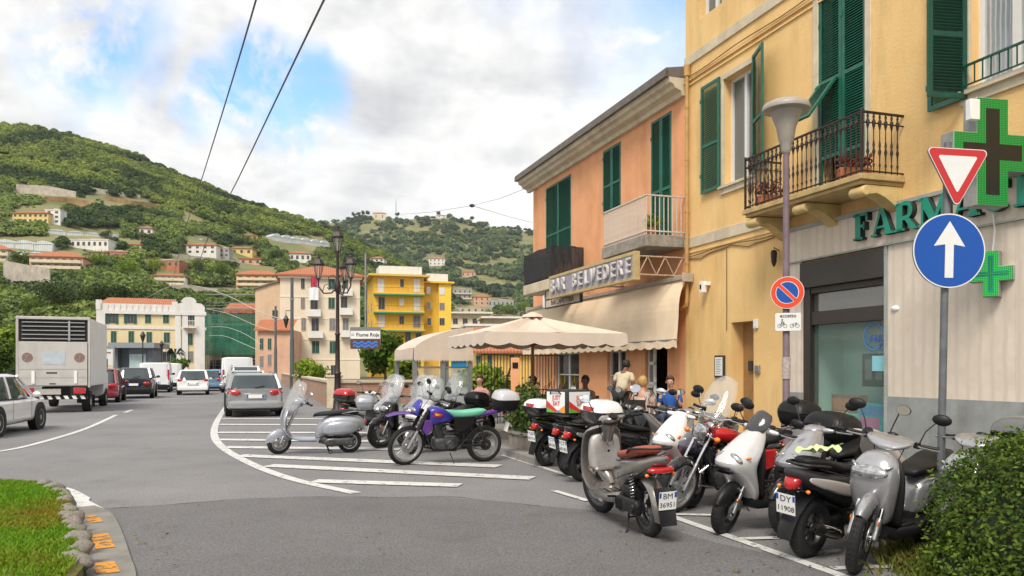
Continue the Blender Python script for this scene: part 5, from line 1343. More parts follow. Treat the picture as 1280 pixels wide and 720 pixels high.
# blades
import mathutils
def in_poly(x, y, poly):
    c = False; j = len(poly)-1
    for i in range(len(poly)):
        if (poly[i][1] > y) != (poly[j][1] > y) and x < (poly[j][0]-poly[i][0])*(y-poly[i][1])/(poly[j][1]-poly[i][1])+poly[i][0]: c = not c
        j = i
    return c
pin = [cen+(p-cen)*.97 for p in isl]
pts = []
while len(pts) < 90000:
    y = random.uniform(3.3, 10.6); x = random.uniform(-9, -2.2)
    if in_poly(x, y, pin): pts.append((x, y))
pts = np.array(pts); n_ = len(pts)
def grass_mesh(name, pts, z, h, m, tint):
    n = len(pts); a = rng.uniform(0, 2*PI, n); hh = h*rng.uniform(.5, 1.4, n); w = .006+.004*rng.random(n); ln = rng.normal(size=(n, 2))*.5*hh[:, None]
    b = np.c_[pts, np.full(n, z)]; dx = np.c_[np.cos(a), np.sin(a), np.zeros(n)]*w[:, None]
    mid = b+np.c_[ln*.35, hh*.6]; tip = b+np.c_[ln, hh]
    V = np.stack([b-dx, b+dx, mid+dx*.7, tip, mid-dx*.7], 1).reshape(-1, 3); Q = np.arange(5*n).reshape(n, 5)
    return np_mesh(name, V, Q, tint, m)
pn = np.array([noise.noise(Vector((x*.8, y*.8, 0)))+.5*noise.noise(Vector((x*3, y*3, 2))) for x, y in pts])
M_GRASS = leaf_mat('lawn_grass', (.15,.20,.012), (.28,.17,.03)); M_GRASS.node_tree.nodes['Color Ramp'].color_ramp.elements[0].color = (.15, .31, .014, 1); M_GRASS.node_tree.nodes['Color Ramp'].color_ramp.elements[1].color = (.30, .21, .03, 1)
o = obj('grass', grass_mesh('grass', pts, .165, .038, M_GRASS, np.clip(.2+pn*.8+rng.normal(size=n_)*.15, 0, 1))); o['kind'] = 'stuff'; o['label'] = 'green and yellowing grass on the traffic island'
# border stones: irregular boulders in a row
M_STONE = mat('border_stone', (.30,.27,.23), .9, var=.5, scale=9, bump=.8, bscale=14)
stl = smooth_pts([isl[i] for i in (3, 4, 5, 6, 7, 8)], 5)
M_KS = mat('kerb_concrete', (.22,.21,.19), .9, var=.3, scale=3, bump=.3, bscale=30)
ks = thing('border_stones_row', None, None) if False else None
def stone_mesh(seed):
    m = MB(); m.sphere((0, 0, 0), 1, 14, 9); m.v = [tuple(Vector(p)*(1+.35*noise.noise(Vector(p)*1.4+Vector((seed*7.1, 0, 0)))+.12*noise.noise(Vector(p)*4+Vector((seed, 3, 0))))) for p in m.v]; return m.mesh('stone', M_STONE, 70)
sm = [stone_mesh(i) for i in range(5)]
L_ = 0; last = stl[0]; k = 0
descr = ['flat pale', 'round grey', 'mossy brown', 'pointed grey', 'long low']
acc = [stl[0]]
for p in stl[1:]:
    if (p-acc[-1]).length > .26: acc.append(p)
for i, p in enumerate(acc):
    q = p+(cen-p).normalized()*.07
    o = obj('border_stone', sm[i % 5]); o.location = (q.x, q.y, .14); o.scale = (random.uniform(.08, .15), random.uniform(.07, .10), random.uniform(.06, .11)); o.rotation_euler = (random.uniform(-.3, .3), random.uniform(-.3, .3), random.uniform(0, 6))
    tag(o, 'rough grey border stone in the row edging the grass island', 'stone', 'border stones edging the grass island')
# apron with yellow blocks
ap_ = smooth_pts([G(98, 637), G(112, 643), G(121, 652), G(128, 672), G(134, 700), G(138, 735), (-2.3, 4.3, 0)], 5)
o = strip('kerb_apron', ap_, .34, z=.0, m=M_KS)
for v_ in o.data.vertices: v_.co.z += 0
o.location.z = .016
md = o.modifiers.new('s', 'SOLIDIFY'); md.thickness = .014; md.offset = 1
yl = [G(106, 643), G(119, 655), G(127, 668), G(133, 690), G(137, 714), G(139, 740)]
for a, b, w_ in ((G(112, 648.5), G(121, 657), .13), (G(124, 672), G(132, 690), .15), (G(129, 708), G(136, 722), .16)):
    strip('kerb_marking', [a, b], w_, z=.036, m=M_YEL)
strip('edge_line', smooth_pts([G(20, 612), G(50, 611), G(72, 615), G(92, 626), G(118, 641)], 5), [.2]*6+[.36]*10+[.24]*5, z=.020)
# scraps of dirt and leaves along kerbs
# ------------------------------------------------------------------ bush, bottom right
M_BOX = leaf_mat('box_hedge_leaves', (.018,.05,.008), (.13,.20,.02))
bp = P(1240, 640, 5.2); bush = thing('bush', 'dense clipped green bush in front of the rightmost motorbike box', 'bush', (bp.x+.72, 5.55, 0))
lob = [(0, 0, .62, .85, .8, .62), (.1, -.1, .95, .62, .6, .40), (-.35, -.1, .42, .5, .5, .42), (-.6, 0, .2, .35, .4, .25), (.5, .1, .7, .6, .6, .6), (.25, 0, 1.05, .4, .4, .32), (-.2, .1, .85, .45, .5, .35), (.9, 0, .9, .6, .6, .5)]
me = foliage_mesh('foliage', lob, 42000, .024, M_BOX, shell=.86, aspect=1.6, rag=.22)
bush.scale = (1, 1, .92); obj('foliage', me, bush)
pts_, d_, _ = crown_points([(l[0], l[1], l[2], l[3]*1.06, l[4]*1.06, l[5]*1.08) for l in lob], 5000, .97)
V_, Q_ = leaf_quads(pts_+d_*rng.random((5000, 1))*.06, .022, d_, 1.8); obj('new_shoots', np_mesh('new_shoots', V_, Q_, .75+.25*rng.random(5000), M_BOX), bush)
mb = MB()
for i in range(40):
    l = random.choice(lob); a = random.uniform(0, 6.28); e = random.uniform(-.2, 1.2)
    tip = Vector(l[:3])+Vector((l[3]*.9*math.cos(a)*math.cos(e), l[4]*.9*math.sin(a)*math.cos(e), l[5]*.9*math.sin(e)))
    mb.tube([(tip.x*.15, tip.y*.15, .02), (tip.x*.6, tip.y*.6, tip.z*.55), tip], [.012, .008, .003], 5)
mb.build('stem', M_BARK, bush)
# added dark filler spheres, so that the hedge is not see-through
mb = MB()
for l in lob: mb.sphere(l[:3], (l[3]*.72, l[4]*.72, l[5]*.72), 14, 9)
mb.build('inner_mass', mat('dark_inner_fill', (.02,.028,.008), .95, var=.5, scale=20, bump=1, bscale=30), bush)
# weeds at the foot
M_WEED = leaf_mat('weed_blades', (.10,.17,.02), (.30,.24,.07))
wp = np.array([[G(u, v).x, G(u, v).y] for u, v in [(random.gauss(1148, 22), random.gauss(700, 12)) for _ in range(1600)] if v > 672])
o = obj('weeds', grass_mesh('weeds', wp, .0, .11, M_WEED, rng.random(len(wp)))); o['kind'] = 'stuff'; o['label'] = 'wild grass and dry weeds at the foot of the bush'
# planter near the bar
pl = G(652, 569); PLT = thing('planter', 'rectangular concrete planter with a leafy shrub between the motorbikes', 'planter', (pl.x+.12, pl.y+.25, 0), FRZ+R(90))
mb = MB(); mb.box(-.25, .25, -.42, .42, 0, .36); mb.box(-.28, .28, -.45, .45, .36, .42); mb.build('trough', M_CONC, PLT, bevel=.015)
me = foliage_mesh('shrub', [(0, -.1, .8, .32, .42, .36), (0, .25, .65, .28, .3, .3), (0, -.3, .62, .25, .25, .28), (0, .05, 1.05, .2, .25, .25)], 2600, .055, leaf_mat('laurel_leaves', (.02,.055,.012), (.14,.20,.04)), aspect=1.8, rag=.3)
obj('shrub', me, PLT); mb = MB()
for i in range(7): mb.tube([(random.uniform(-.05, .05), random.uniform(-.3, .3), .4), (random.uniform(-.15, .15), random.uniform(-.35, .35), .9)], .01, 5)
mb.build('stem', M_BARK, PLT)

# ------------------------------------------------------------------ sign posts
def rbox(w, h, r, n=6):
    out_ = []
    for cx_, cz_, a0 in ((w/2-r, h/2-r, 0), (-w/2+r, h/2-r, 90), (-w/2+r, -h/2+r, 180), (w/2-r, -h/2+r, 270)):
        for i in range(n+1): a = R(a0+90*i/n); out_.append((cx_+r*math.cos(a), cz_+r*math.sin(a)))
    return out_
SB = mat('sign_blue', (.0,.07,.36), .35, var=.06, scale=6); SR = mat('sign_red', (.52,.02,.02), .35, var=.06, scale=6); SW = mat('sign_white', (.72,.72,.70), .35, var=.06, scale=6); SBK = mat('sign_back', (.20,.21,.21), .5, .5)
SR2 = mat('sign_red_orange', (.72,.06,.015), .35, var=.06, scale=6)
AP = thing('sign_post', 'grey post leaning slightly with yield and blue arrow signs beside the bush', 'sign post', (3.56, 6.67, 0))
AP.rotation_euler = (0, R(1.2), 0)
mb = MB(); mb.tube([(0, 0, 0), (0, 0, 2.9), (0, 0, 3.48)], .030, 14); mb.lathe([(.032, 0), (.06, 0), (.06, .02), (.032, .03)], (0, 0, 0), 'Z', 14); mb.build('post', mat('post_grey', (.15,.16,.17), .5, .3, var=.3, scale=10, stain=.4), AP, smooth=50)
def clip(t, z): MB().box(-.05, .05, -.045, .04, z-.02, z+.02).build('clamp', M_STEEL, t, bevel=.004)
clip(AP, 2.75); clip(AP, 2.35); clip(AP, 3.3)
rs = thing('arrow_sign', None, None, (.0, -.05, 2.57), R(3), scale=1.04); rs.parent = AP
MB().disc((0, 0, 0), .298, 'Y', 48, .012).build('plate', SBK, rs)
MB().lathe([(0, -.0075), (.296, -.0075), (.296, -.005)], (0, 0, 0), 'Y', 48).build('white_rim', SW, rs)
MB().lathe([(0, -.0085), (.286, -.0085), (.286, -.006)], (0, 0, 0), 'Y', 48).build('blue_field', SB, rs)
MB().prism([(-.035, -.215), (.035, -.215), (.035, .05), (.128, .035), (0, .235), (-.128, .035), (-.035, .05)], -.0105, -.007).build('arrow', SW, rs)
ys = thing('yield_sign', None, None, (.05, -.055, 3.25), R(7)); ys.parent = AP
def tri(s, r=.03):
    out_ = []; c = [(-s, s*.577), (s, s*.577), (0, -s*1.155)]
    for i, (x, z) in enumerate(c):
        d = Vector((x, z)).normalized(); cc = Vector((x, z))-d*r*2
        a0 = math.atan2(d.y, d.x)
        for k in range(-4, 5): a = a0+R(60)*k/4; out_.append((cc.x+r*math.cos(a), cc.y+r*math.sin(a)))
    return out_
t_ = lambda s, r: sorted(tri(s, r), key=lambda p: math.atan2(p[1], p[0]))
MB().prism(t_(.29, .035), -.006, .006).build('plate', SBK, ys)
MB().prism(t_(.286, .034), -.0085, -.0062).build('white_rim', SW, ys)
MB().prism(t_(.276, .032), -.0105, -.0087).build('red_border', SR, ys)
MB().prism(t_(.178, .012), -.0125, -.0107).build('white_field', SW, ys)
# tulip lamp with the no-parking sign
LP = thing('street_lamp', 'tall mauve lamp post with grey bowl lamp and no parking sign', 'street lamp', (3.77, 11.0, 0))
mauve = mat('mauve_paint', (.17,.12,.145), .5, var=.25, scale=6, stain=.5)
mb = MB(); mb.tube([(0, 0, 0), (0, 0, .9), (0, 0, .95), (0, 0, 4.6)], [.07, .07, .049, .041], 16); mb.build('pole', mauve, LP, smooth=50)
mb = MB(); mb.lathe([(.045, 4.55), (.07, 4.6), (.075, 4.68), (.10, 4.72), (.13, 4.9), (.19, 5.06), (.21, 5.12), (.315, 5.14), (.32, 5.17), (.30, 5.22), (.2, 5.27), (.08, 5.30), (0, 5.305)], n=36); mb.build('lamp_bowl', mat('lamp_bowl_grey', (.36,.33,.29), .45, var=.15, scale=6, stain=.4), LP, smooth=50)
ns = thing('no_parking_sign', None, None, (-.01, -.075, 2.63), R(-26)); ns.parent = LP
MB().disc((0, 0, 0), .222, 'Y', 40, .012).build('plate', SBK, ns)
MB().lathe([(0, -.0075), (.22, -.0075), (.22, -.005)], (0, 0, 0), 'Y', 40).build('white_rim', SW, ns)
MB().lathe([(0, -.0085), (.213, -.0085), (.213, -.006)], (0, 0, 0), 'Y', 40).build('red_ring', SR2, ns)
MB().lathe([(0, -.0095), (.152, -.0095), (.152, -.0087)], (0, 0, 0), 'Y', 40).build('white_ring', SW, ns)
def seg(r, off, up):
    a = math.acos(off/r); pts = []
    for i in range(21):
        t = -a+2*a*i/20; x = r*math.cos(t); y = r*math.sin(t); pts.append((x, y) if up else (-x, -y))
    c, s_ = math.cos(R(45)), math.sin(R(45))
    return [(x*c-y*s_, x*s_+y*c) for x, y in pts]
for up in (1, 0): MB().prism(seg(.144, .028, up), -.0105, -.0097).build('blue_field', SB, ns)
MB().prism([(x*.7071-y*.7071*-1*-1, x*.7071*1-0+y*.7071) for x, y in ()] or [(-.124, .092), (-.092, .124), (.124, -.092), (.092, -.124)], -.0107, -.0099).build('slash', SR2, ns)
ep = thing('exception_panel', None, None, (.0, -.075, 2.23), R(-20)); ep.parent = LP
MB().prism(rbox(.34, .25, .02), -.005, .005).build('plate', SBK, ep); MB().prism(rbox(.335, .245, .02), -.0075, -.0052).build('white_field', SW, ep)
text('eccetto', .07, M_BLACKP, ep, (0, -.009, .082), depth=.001, bold=.001)
for q, tall in ((-.075, 1), (.085, 0)):
    m = MB()
    for s_ in (-.035, .035): m.lathe([(.022, -.0095), (.027, -.0095), (.027, -.008), (.022, -.008)], (q+s_, 0, -.055), 'Y', 20)
    m.tube([(q-.035, -.009, -.055), (q-.012, -.009, -.02), (q+.022, -.009, -.02), (q+.035, -.009, -.055)], .0025, 4); m.tube([(q-.035, -.009, -.055), (q, -.009, -.055), (q+.022, -.009, -.015)], .0025, 4); m.tube([(q+.03, -.009, -.005), (q+.022, -.009, -.02)], .0025, 4)
    if tall: m.tube([(q-.01, -.009, -.03), (q-.005, -.009, .015), (q+.02, -.009, -.01)], .006, 5); m.sphere((q+.0, -.009, .03), .010)
    m.build('bike_symbol', M_BLACKP, ep)
mb = MB(); mb.lathe([(.058, 1.45), (.058, 1.75)], n=16, a0=R(180), a1=R(330)); mb.build('sticker', mat('torn_sticker', (.45,.38,.36), .8, var=.4, scale=30), LP)
# river name sign
RS = thing('river_sign', 'white and brown road sign with blue waves reading Fiume Roja', 'sign', (P(457, 0, 24).x, 24, 0))
mb = MB(); mb.tube([(.0, 0, 0), (0, 0, 2.6)], .03, 8); mb.build('post', M_STEEL, RS, smooth=50)
z_ = P(0, 420, 24).z
MB().prism(rbox(.92, .92*.62, .03), -.05, -.03).build('back_plate', SBK, RS).location = (0, 0, z_-.02+.0)
RS.children[-1].location.z = 2.44
MB().box(-.445, .445, -.056, -.051, 2.475, 2.71).build('white_panel', SW, RS)
MB().box(-.445, .445, -.056, -.051, 2.17, 2.465).build('brown_panel', mat('sign_brown', (.10,.035,.02), .4), RS)
m = MB()
for k in range(2):
    top = []; bot = []
    for i in range(41):
        x = -.37+.74*i/40; z = 2.355-.10*k+.028*math.sin(2*PI*i/40*3.5); top.append((x, z+.030)); bot.append((x, z-.030))
    m.prism(top+bot[::-1], -.060-.001*k, -.057)
m.build('wave', mat('wave_blue', (.02,.18,.62), .4), RS)
text('Fiume Roja', .15, M_BLACKP, RS, (.07, -.058, 2.59), depth=.001, bold=.003, spacing=1.02)
m = MB()
for zz in (2.61, 2.57): m.box(-.42, -.33, -.058, -.0565, zz, zz+.012)
m.build('arrow', M_BLACKP, RS)
# three-armed lamp post
TL = thing('street_lamp', 'dark ornate cast iron lamp post with three lanterns', 'street lamp', (P(422, 0, 28).x, 28, 0), scale=1.055)
pk = mat('lamp_iron', (.045,.032,.03), .5, .4, var=.3, scale=6)
mb = MB(); mb.lathe([(.24, 0), (.24, .1), (.16, .18), (.13, .5), (.17, .55), (.12, .62), (.10, 1.3), (.13, 1.34), (.085, 1.42), (.07, 2.6), (.10, 2.64), (.065, 2.7), (.055, 4.0), (.10, 4.08), (.12, 4.2), (.09, 4.35), (.05, 4.5), (.045, 5.3), (.06, 5.35), (.03, 5.42)], n=14); mb.build('column', pk, TL, smooth=40)
def lantern(x, y, z, s=1):
    m = MB(); m.lathe([(.02, 0), (.07, .02), (.075, .05), (.06, .06)], (x, y, z), 'Z', 6)
    for k in range(6):
        a = 2*PI*k/6; m.tube([(x+.07*s*math.cos(a), y+.07*s*math.sin(a), z+.05), (x+.17*s*math.cos(a), y+.17*s*math.sin(a), z+.5*s)], .010, 4)
    m.lathe([(.19*s, 0), (.21*s, .02), (.2*s, .06), (.13*s, .17), (.06*s, .24), (.07*s, .27), (.02, .32), (.03, .38), (0, .42)], (x, y, z+.5*s), 'Z', 6)
    m.lathe([(.17*s, 0), (.19*s, .0)], (x, y, z+.5*s), 'Z', 6)
    o = m.build('lantern', pk, TL)
    m = MB(); m.lathe([(.062*s, .055), (.162*s, .49*s)], (x, y, z), 'Z', 6); m.build('glass', mat('lantern_glass', (.5,.5,.45), .1, alpha=.3), o)
lantern(0, 0, 5.42-.08)
for a in (R(200), R(-35), R(80)):
    c, s_ = math.cos(a), math.sin(a); r = .62; m = MB()
    m.tube([(0, 0, 4.2), (.2*c, .2*s_, 4.0), (.45*c, .45*s_, 3.98), (r*c, r*s_, 4.2), (r*c, r*s_, 4.42)], [.03, .026, .024, .022, .03], 8)
    m.tube([(.5*c, .5*s_, 4.02), (.42*c, .42*s_, 4.25), (.28*c, .28*s_, 4.3), (.2*c, .2*s_, 4.18), (.28*c, .28*s_, 4.1), (.34*c, .34*s_, 4.18)], .014, 6)
    m.tube([(0, 0, 4.45), (.15*c, .15*s_, 4.6), (.3*c, .3*s_, 4.5), (.27*c, .27*s_, 4.38)], .013, 6)
    m.build('arm', pk, TL, smooth=50); lantern(r*c, r*s_, 4.42, .95)
# trolley poles and small lamps
def rpole(u, vt, Y, label, r=.09):
    t = thing('trolley_pole', label, 'pole', (P(u, 0, Y).x, Y, 0)); h = P(0, vt, Y).z
    m = MB(); m.tube([(0, 0, 0), (0, 0, h*.45), (0, 0, h*.45), (0, 0, h)], [r*1.3, r*1.25, r, r*.9], 10); m.build('shaft', mat('pole_green_grey', (.10,.12,.12), .5, .3, var=.2, scale=2), t, smooth=50)
    m = MB(); m.lathe([(r*1.1, h-.02), (r*1.1, h+.05), (0, h+.1)], n=10); m.lathe([(r*1.3, h*.8), (r*1.3, h*.8+.1)], n=10); m.build('cap', M_STEEL, t)
    return t, h
rp1, h1 = rpole(365, 347, 60, 'tall grey overhead line pole nearest the three-lantern lamp', .13)
m = MB(); m.lathe([(.05, 4.6), (.2, 5.2), (.24, 5.25), (.05, 5.55), (0, 5.6)], (-.45, 0, 0), 'Z', 6); m.tube([(0, 0, 5.9), (-.45, 0, 5.9), (-.45, 0, 5.6)], .03, 5); m.build('lantern', M_DARKMET, rp1)
rpole(344.5, 383, 85, 'grey overhead line pole before the pale apartment house', .13)
rpole(333, 405, 118, 'short looking grey pole farthest along the wall', .13)
def wire(name, label, pts, r, cat='cable'):
    m = MB(); m.tube(smooth_pts(pts, 5), r, 4); o = m.build(name, mat('wire_grey', (.10,.10,.10), .5, .5)); tag(o, label, cat); return o
wire('overhead_cable', 'left of the two overhead cables crossing the sky', [P(345, -90, 7.6), P(320, 0, 9.6), P(289, 105, 13), P(255, 215, 19.5), P(228, 300, 32), P(214, 358, 75)], .012)
wire('overhead_cable', 'right of the two overhead cables crossing the sky', [P(455, -100, 7.4), P(405, 0, 9.3), P(352, 110, 12.8), P(297, 225, 18.5), P(255, 310, 30), P(240, 357, 75)], .014)
M_W2 = mat('wire_pale', (.42,.42,.38), .6)
for lab, pts in (('highest pale arched line wire over the road end', [P(182, 373, 110), P(213, 358, 104), P(245, 357.5, 95), P(285, 370, 80), P(325, 390, 68), P(365, 402, 60)]), ('second arched line wire below the highest one', [P(258, 386, 112), P(285, 392, 100), P(320, 407, 88), P(344, 414, 85)]), ('third arched line wire before the netted scaffold', [P(257, 409, 112), P(282, 409, 105), P(305, 417, 98), P(326, 430, 95)]), ('lowest arched line wire before the netted scaffold', [P(256, 420, 112), P(280, 420, 105), P(305, 430, 98), P(326, 439, 95)])):
    o = wire('line_wire', lab, pts, .032); o.data.materials.clear(); o.data.materials.append(M_W2)
# low brick wall along the road
BR = mat('brick_wall', (.38,.20,.13), .85, var=.35, scale=5, bump=.4, bscale=12, wave=('Z', 3.6, (.42,.34,.27), .2))
bw = thing('low_wall', 'low reddish brick wall with pale coping beside the parked estate car', 'wall')
p0 = G(418, 510); p1 = Vector((-23.5, 82, 0)); p2 = P(520, 460, 33); p2 = Vector((p2.x, 34, 0))
m = MB()
for a, b in ((p0, p1), (p0, p2)):
    m.beam(a+Vector((0, 0, .5)), b+Vector((0, 0, .5)), .3, 1.0)
m.build('masonry', BR, bw); m = MB()
for a, b in ((p0, p1), (p0, p2)): m.beam(a+Vector((0, 0, 1.05)), b+Vector((0, 0, 1.05)), .42, .1)
m.build('coping', M_TRIM, bw); m = MB(); m.cbox(p0+Vector((0, 0, .62)), (.5, .5, 1.24)); m.cbox(p0+Vector((0, 0, 1.27)), (.58, .58, .08)); m.build('end_pier', M_TRIM, bw, bevel=.01)
# ------------------------------------------------------------------ hills
U1 = [-1200, -300, 0, 60, 120, 170, 220, 270, 320, 370, 400, 430, 460, 500, 540, 580, 620, 700, 1200]
V1 = [180, 148, 153, 161, 177, 193, 216, 237, 256, 271, 280, 291, 308, 326, 353, 380, 408, 440, 452]
U2 = [-1200, 300, 400, 430, 457, 490, 527, 560, 590, 638, 680, 800, 1000, 1500]
V2 = [330, 285, 278, 274, 270, 272, 272, 270, 277, 284, 288, 290, 300, 320]
def H(X, Y):
    u = CX+F*X/Y
    e1 = (HZ-np.interp(u, U1, V1))/F; e2 = (HZ-np.interp(u, U2, V2))/F
    t = (Y-115)/485
    g1 = np.interp(t, [0, .03, .10, .28, .46, .587, .8, 1], [0, .17, .26, .42, .617, .73, .90, 1])
    y0_ = np.interp(u, [-1200, 215, 255, 1200], [115, 115, 165, 175]); g1 = g1*np.clip((Y-y0_)/45, 0, 1)
    h1 = np.where(Y < 600, Y*e1*g1, 600*e1*np.clip(1-(Y-600)/450, 0, 1))
    t2 = np.clip((Y-330)/870, 0, 1)
    h2 = np.where(Y < 1200, Y*e2*t2**.72, 1200*e2*np.clip(1-(Y-1200)/900, 0, 1))
    return np.maximum(np.where(Y < 115, 0, h1), np.where(Y < 330, 0, h2))
def hit(u, v):
    Y = np.arange(118, 1300, 1.0); X = (u-CX)/F*Y
    vv = HZ-(H(X, Y)-CAMZ)/Y*F
    k = np.argmax(vv <= v)
    if vv[k] > v: k = len(Y)-1
    return Vector((X[k], Y[k], float(H(X[k], Y[k]))))
uu = np.linspace(-700, 1400, 300); yy = np.concatenate([np.linspace(108, 200, 40), np.geomspace(203, 2100, 170)])
UU, YY = np.meshgrid(uu, yy); XX = (UU-CX)/F*YY; ZZ = H(XX, YY)
nz = np.array([noise.noise(Vector((x/28, y/28, 0)))*2.2+noise.noise(Vector((x/9, y/9, 5)))*.7 for x, y in zip(XX.ravel(), YY.ravel())]).reshape(XX.shape)
ZZ = ZZ+nz*np.clip((YY-118)/40, 0, 1)-.3
nv, nu = XX.shape
idx = np.arange(nv*nu).reshape(nv, nu)
Q = np.stack([idx[:-1, :-1], idx[:-1, 1:], idx[1:, 1:], idx[1:, :-1]], -1).reshape(-1, 4)
M_HILL = mat('hillside_soil', (.25,.21,.10), .95, var=.5, scale=.035, detail=10, col2=(.09,.12,.03), bump=1, bscale=.4)
hl = obj('hills', np_mesh('hills', np.stack([XX, YY, ZZ], -1).reshape(-1, 3), Q, None, M_HILL)); hl['kind'] = 'structure'
hl.data.polygons.foreach_set('use_smooth', [True]*len(hl.data.polygons))
def Hn(x, y): return float(H(np.array(x), np.array(y)))
def crown_template(nq, size, seed):
    r_ = np.random.default_rng(seed)
    d = r_.normal(size=(nq, 3)); d /= np.linalg.norm(d, axis=1)[:, None]; d[:, 2] = np.abs(d[:, 2])*1.0-.25
    lob = r_.normal(size=(7, 3)); lob /= np.linalg.norm(lob, axis=1)[:, None]
    bump = np.max(d@lob.T, axis=1)
    rad = .72+.32*bump**3+r_.normal(size=nq)*.05
    c = d*rad[:, None]
    V, Q_ = leaf_quads(c, size, d, 1.2)
    return V, Q_, d
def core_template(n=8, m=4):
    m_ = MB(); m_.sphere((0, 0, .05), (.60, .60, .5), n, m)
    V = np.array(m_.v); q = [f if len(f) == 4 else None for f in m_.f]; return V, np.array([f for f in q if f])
def forest(name, label, pos, rad, m, nq=60, size=.42, ntmp=5, squash=(.75, 1.1), tint0=None):
    T = [crown_template(nq, size, s) for s in range(ntmp)]; CV, CQ = core_template()
    Vs, Qs, Ts = [], [], []; off = 0
    for i, (p, r) in enumerate(zip(pos, rad)):
        V, Q_, d = T[i % ntmp]; a = random.uniform(0, 6.28); c, s = math.cos(a), math.sin(a); sq = random.uniform(*squash)
        A = np.array([[c, s, 0], [-s, c, 0], [0, 0, sq]])*r
        W = np.concatenate([V, CV])@A+p+np.array([0, 0, r*.5])
        Vs.append(W); Qs.append(np.concatenate([Q_, CQ+len(V)])+off); off += len(W)
        b = tint0[i] if tint0 is not None else random.random()
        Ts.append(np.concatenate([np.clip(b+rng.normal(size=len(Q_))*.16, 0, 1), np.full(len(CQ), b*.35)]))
    me = np_mesh(name, np.concatenate(Vs), np.concatenate(Qs), np.concatenate(Ts), m)
    o = obj(name, me); o['kind'] = 'stuff'; o['label'] = label; return o
M_WOOD = leaf_mat('pine_wood_leaves', (.03,.065,.018), (.27,.33,.06)); M_WOOD2 = leaf_mat('olive_scrub_leaves', (.045,.085,.03), (.26,.33,.08)); M_FAR = leaf_mat('hazed_wood_leaves', (.045,.075,.04), (.18,.24,.10))  # M_FAR is mixed greyer: distance haze put into the leaf colour
def scatter(n, u0, u1, y0, y1, acc):
    P_, R_, T_ = [], [], []
    while len(P_) < n:
        u = random.uniform(u0, u1); Y = y0+(y1-y0)*random.random()
        X = (u-CX)/F*Y; z = Hn(X, Y); v = HZ-(z-CAMZ)/Y*F
        r = acc(u, v, X, Y)
        if r: P_.append((X, Y, z)); R_.append(r); T_.append(min(1, max(0, .5+1.4*noise.noise(Vector((X/35, Y/35, 1)))+random.gauss(0, .16))))
    return np.array(P_), R_, T_
HOUSES = []   # filled below; trees keep clear of them
def line1(u): return np.interp(u, [-400, 0, 100, 180, 260, 330, 400, 460, 540], [232, 236, 242, 252, 278, 298, 296, 330, 400])
def clear(u, v, pad=5):
    return not any(a-pad < u < b+pad and c-2 < v < d+4 for a, b, c, d in HOUSES)
def acc_up(u, v, X, Y):
    if v > line1(u)-2: return 0
    return random.uniform(1.9, 3.8)
def acc_low(u, v, X, Y):
    if v < line1(u) or not clear(u, v) or (u > 225 and Y < 185): return 0
    k = noise.noise(Vector((X/22, Y/22, 3)))+.5*noise.noise(Vector((X/8, Y/8, 7)))
    if k < -.46: return 0
    if v > 392 and random.random() < .3: return 0
    return random.uniform(1.2, 3.2)
def acc_far(u, v, X, Y):
    if not clear(u, v, 2) or u < 395: return 0
    if noise.noise(Vector((X/45, Y/60, 9))) < -.28: return 0
    return random.uniform(2.6, 5.2)
# ------------------------------------------------------------------ hillside houses
HW = {'white': (.70,.68,.64), 'cream': (.66,.58,.42), 'pink': (.60,.36,.24), 'yellow': (.68,.52,.18), 'orange': (.62,.34,.14), 'brick': (.42,.17,.09), 'grey': (.36,.36,.35), 'tan': (.50,.42,.32)}
def wallm(c): return mat('wall_'+c, HW[c], .85, var=.15, scale=.5, stain=.5)
M_TILE = mat('terracotta_tiles', (.50,.17,.07), .85, var=.4, scale=1.5, col2=(.36,.13,.06), wave=('X', 1.2, (.22,.08,.04), .5))
M_WIN = mat('window_dark', (.045,.05,.055), .2, var=.4, scale=1); M_SH2 = mat('shutter_green_far', (.015,.09,.06), .6, var=.2, scale=2, wave=('Z', 4, (.005,.03,.02), 0))
M_SHG = mat('shutter_grey_far', (.22,.21,.21), .6, var=.2, scale=2, wave=('Z', 4, (.10,.10,.10), 0))
UW = {}
def unitwin(m):
    if m.name not in UW:
        q = MB(); q.m = 0; q.box(-.5, .5, -.06, .0, -.5, .5); q.m = 1; q.box(-.45, -.015, -.07, -.06, -.46, .46); q.box(.015, .45, -.07, -.06, -.46, .46); UW[m.name] = q.mesh('window', [M_TRIM, m])
    return UW[m.name]
def awin(par, x, z, w, h, m=None, y=0, name='window'):
    o = obj(name, unitwin(m or M_WIN), par); o.location = (x, y, z); o.scale = (w, 1, h); return o
def hip(mb, W, D, z, rise, ov=.5):
    W2, D2 = W/2+ov, D/2+ov; r = max(0, W2-D2*.9)
    mb.add([(-W2, -ov, z), (W2, -ov, z), (W2, D+ov, z), (-W2, D+ov, z), (-r, D/2, z+rise), (r, D/2, z+rise), (-W2, -ov, z-.25), (W2, -ov, z-.25), (W2, D+ov, z-.25), (-W2, D+ov, z-.25)], [(0,1,5,4), (1,2,5), (2,3,4,5), (3,0,4), (0,6,7,1), (1,7,8,2), (2,8,9,3), (3,9,6,0), (6,9,8,7)])
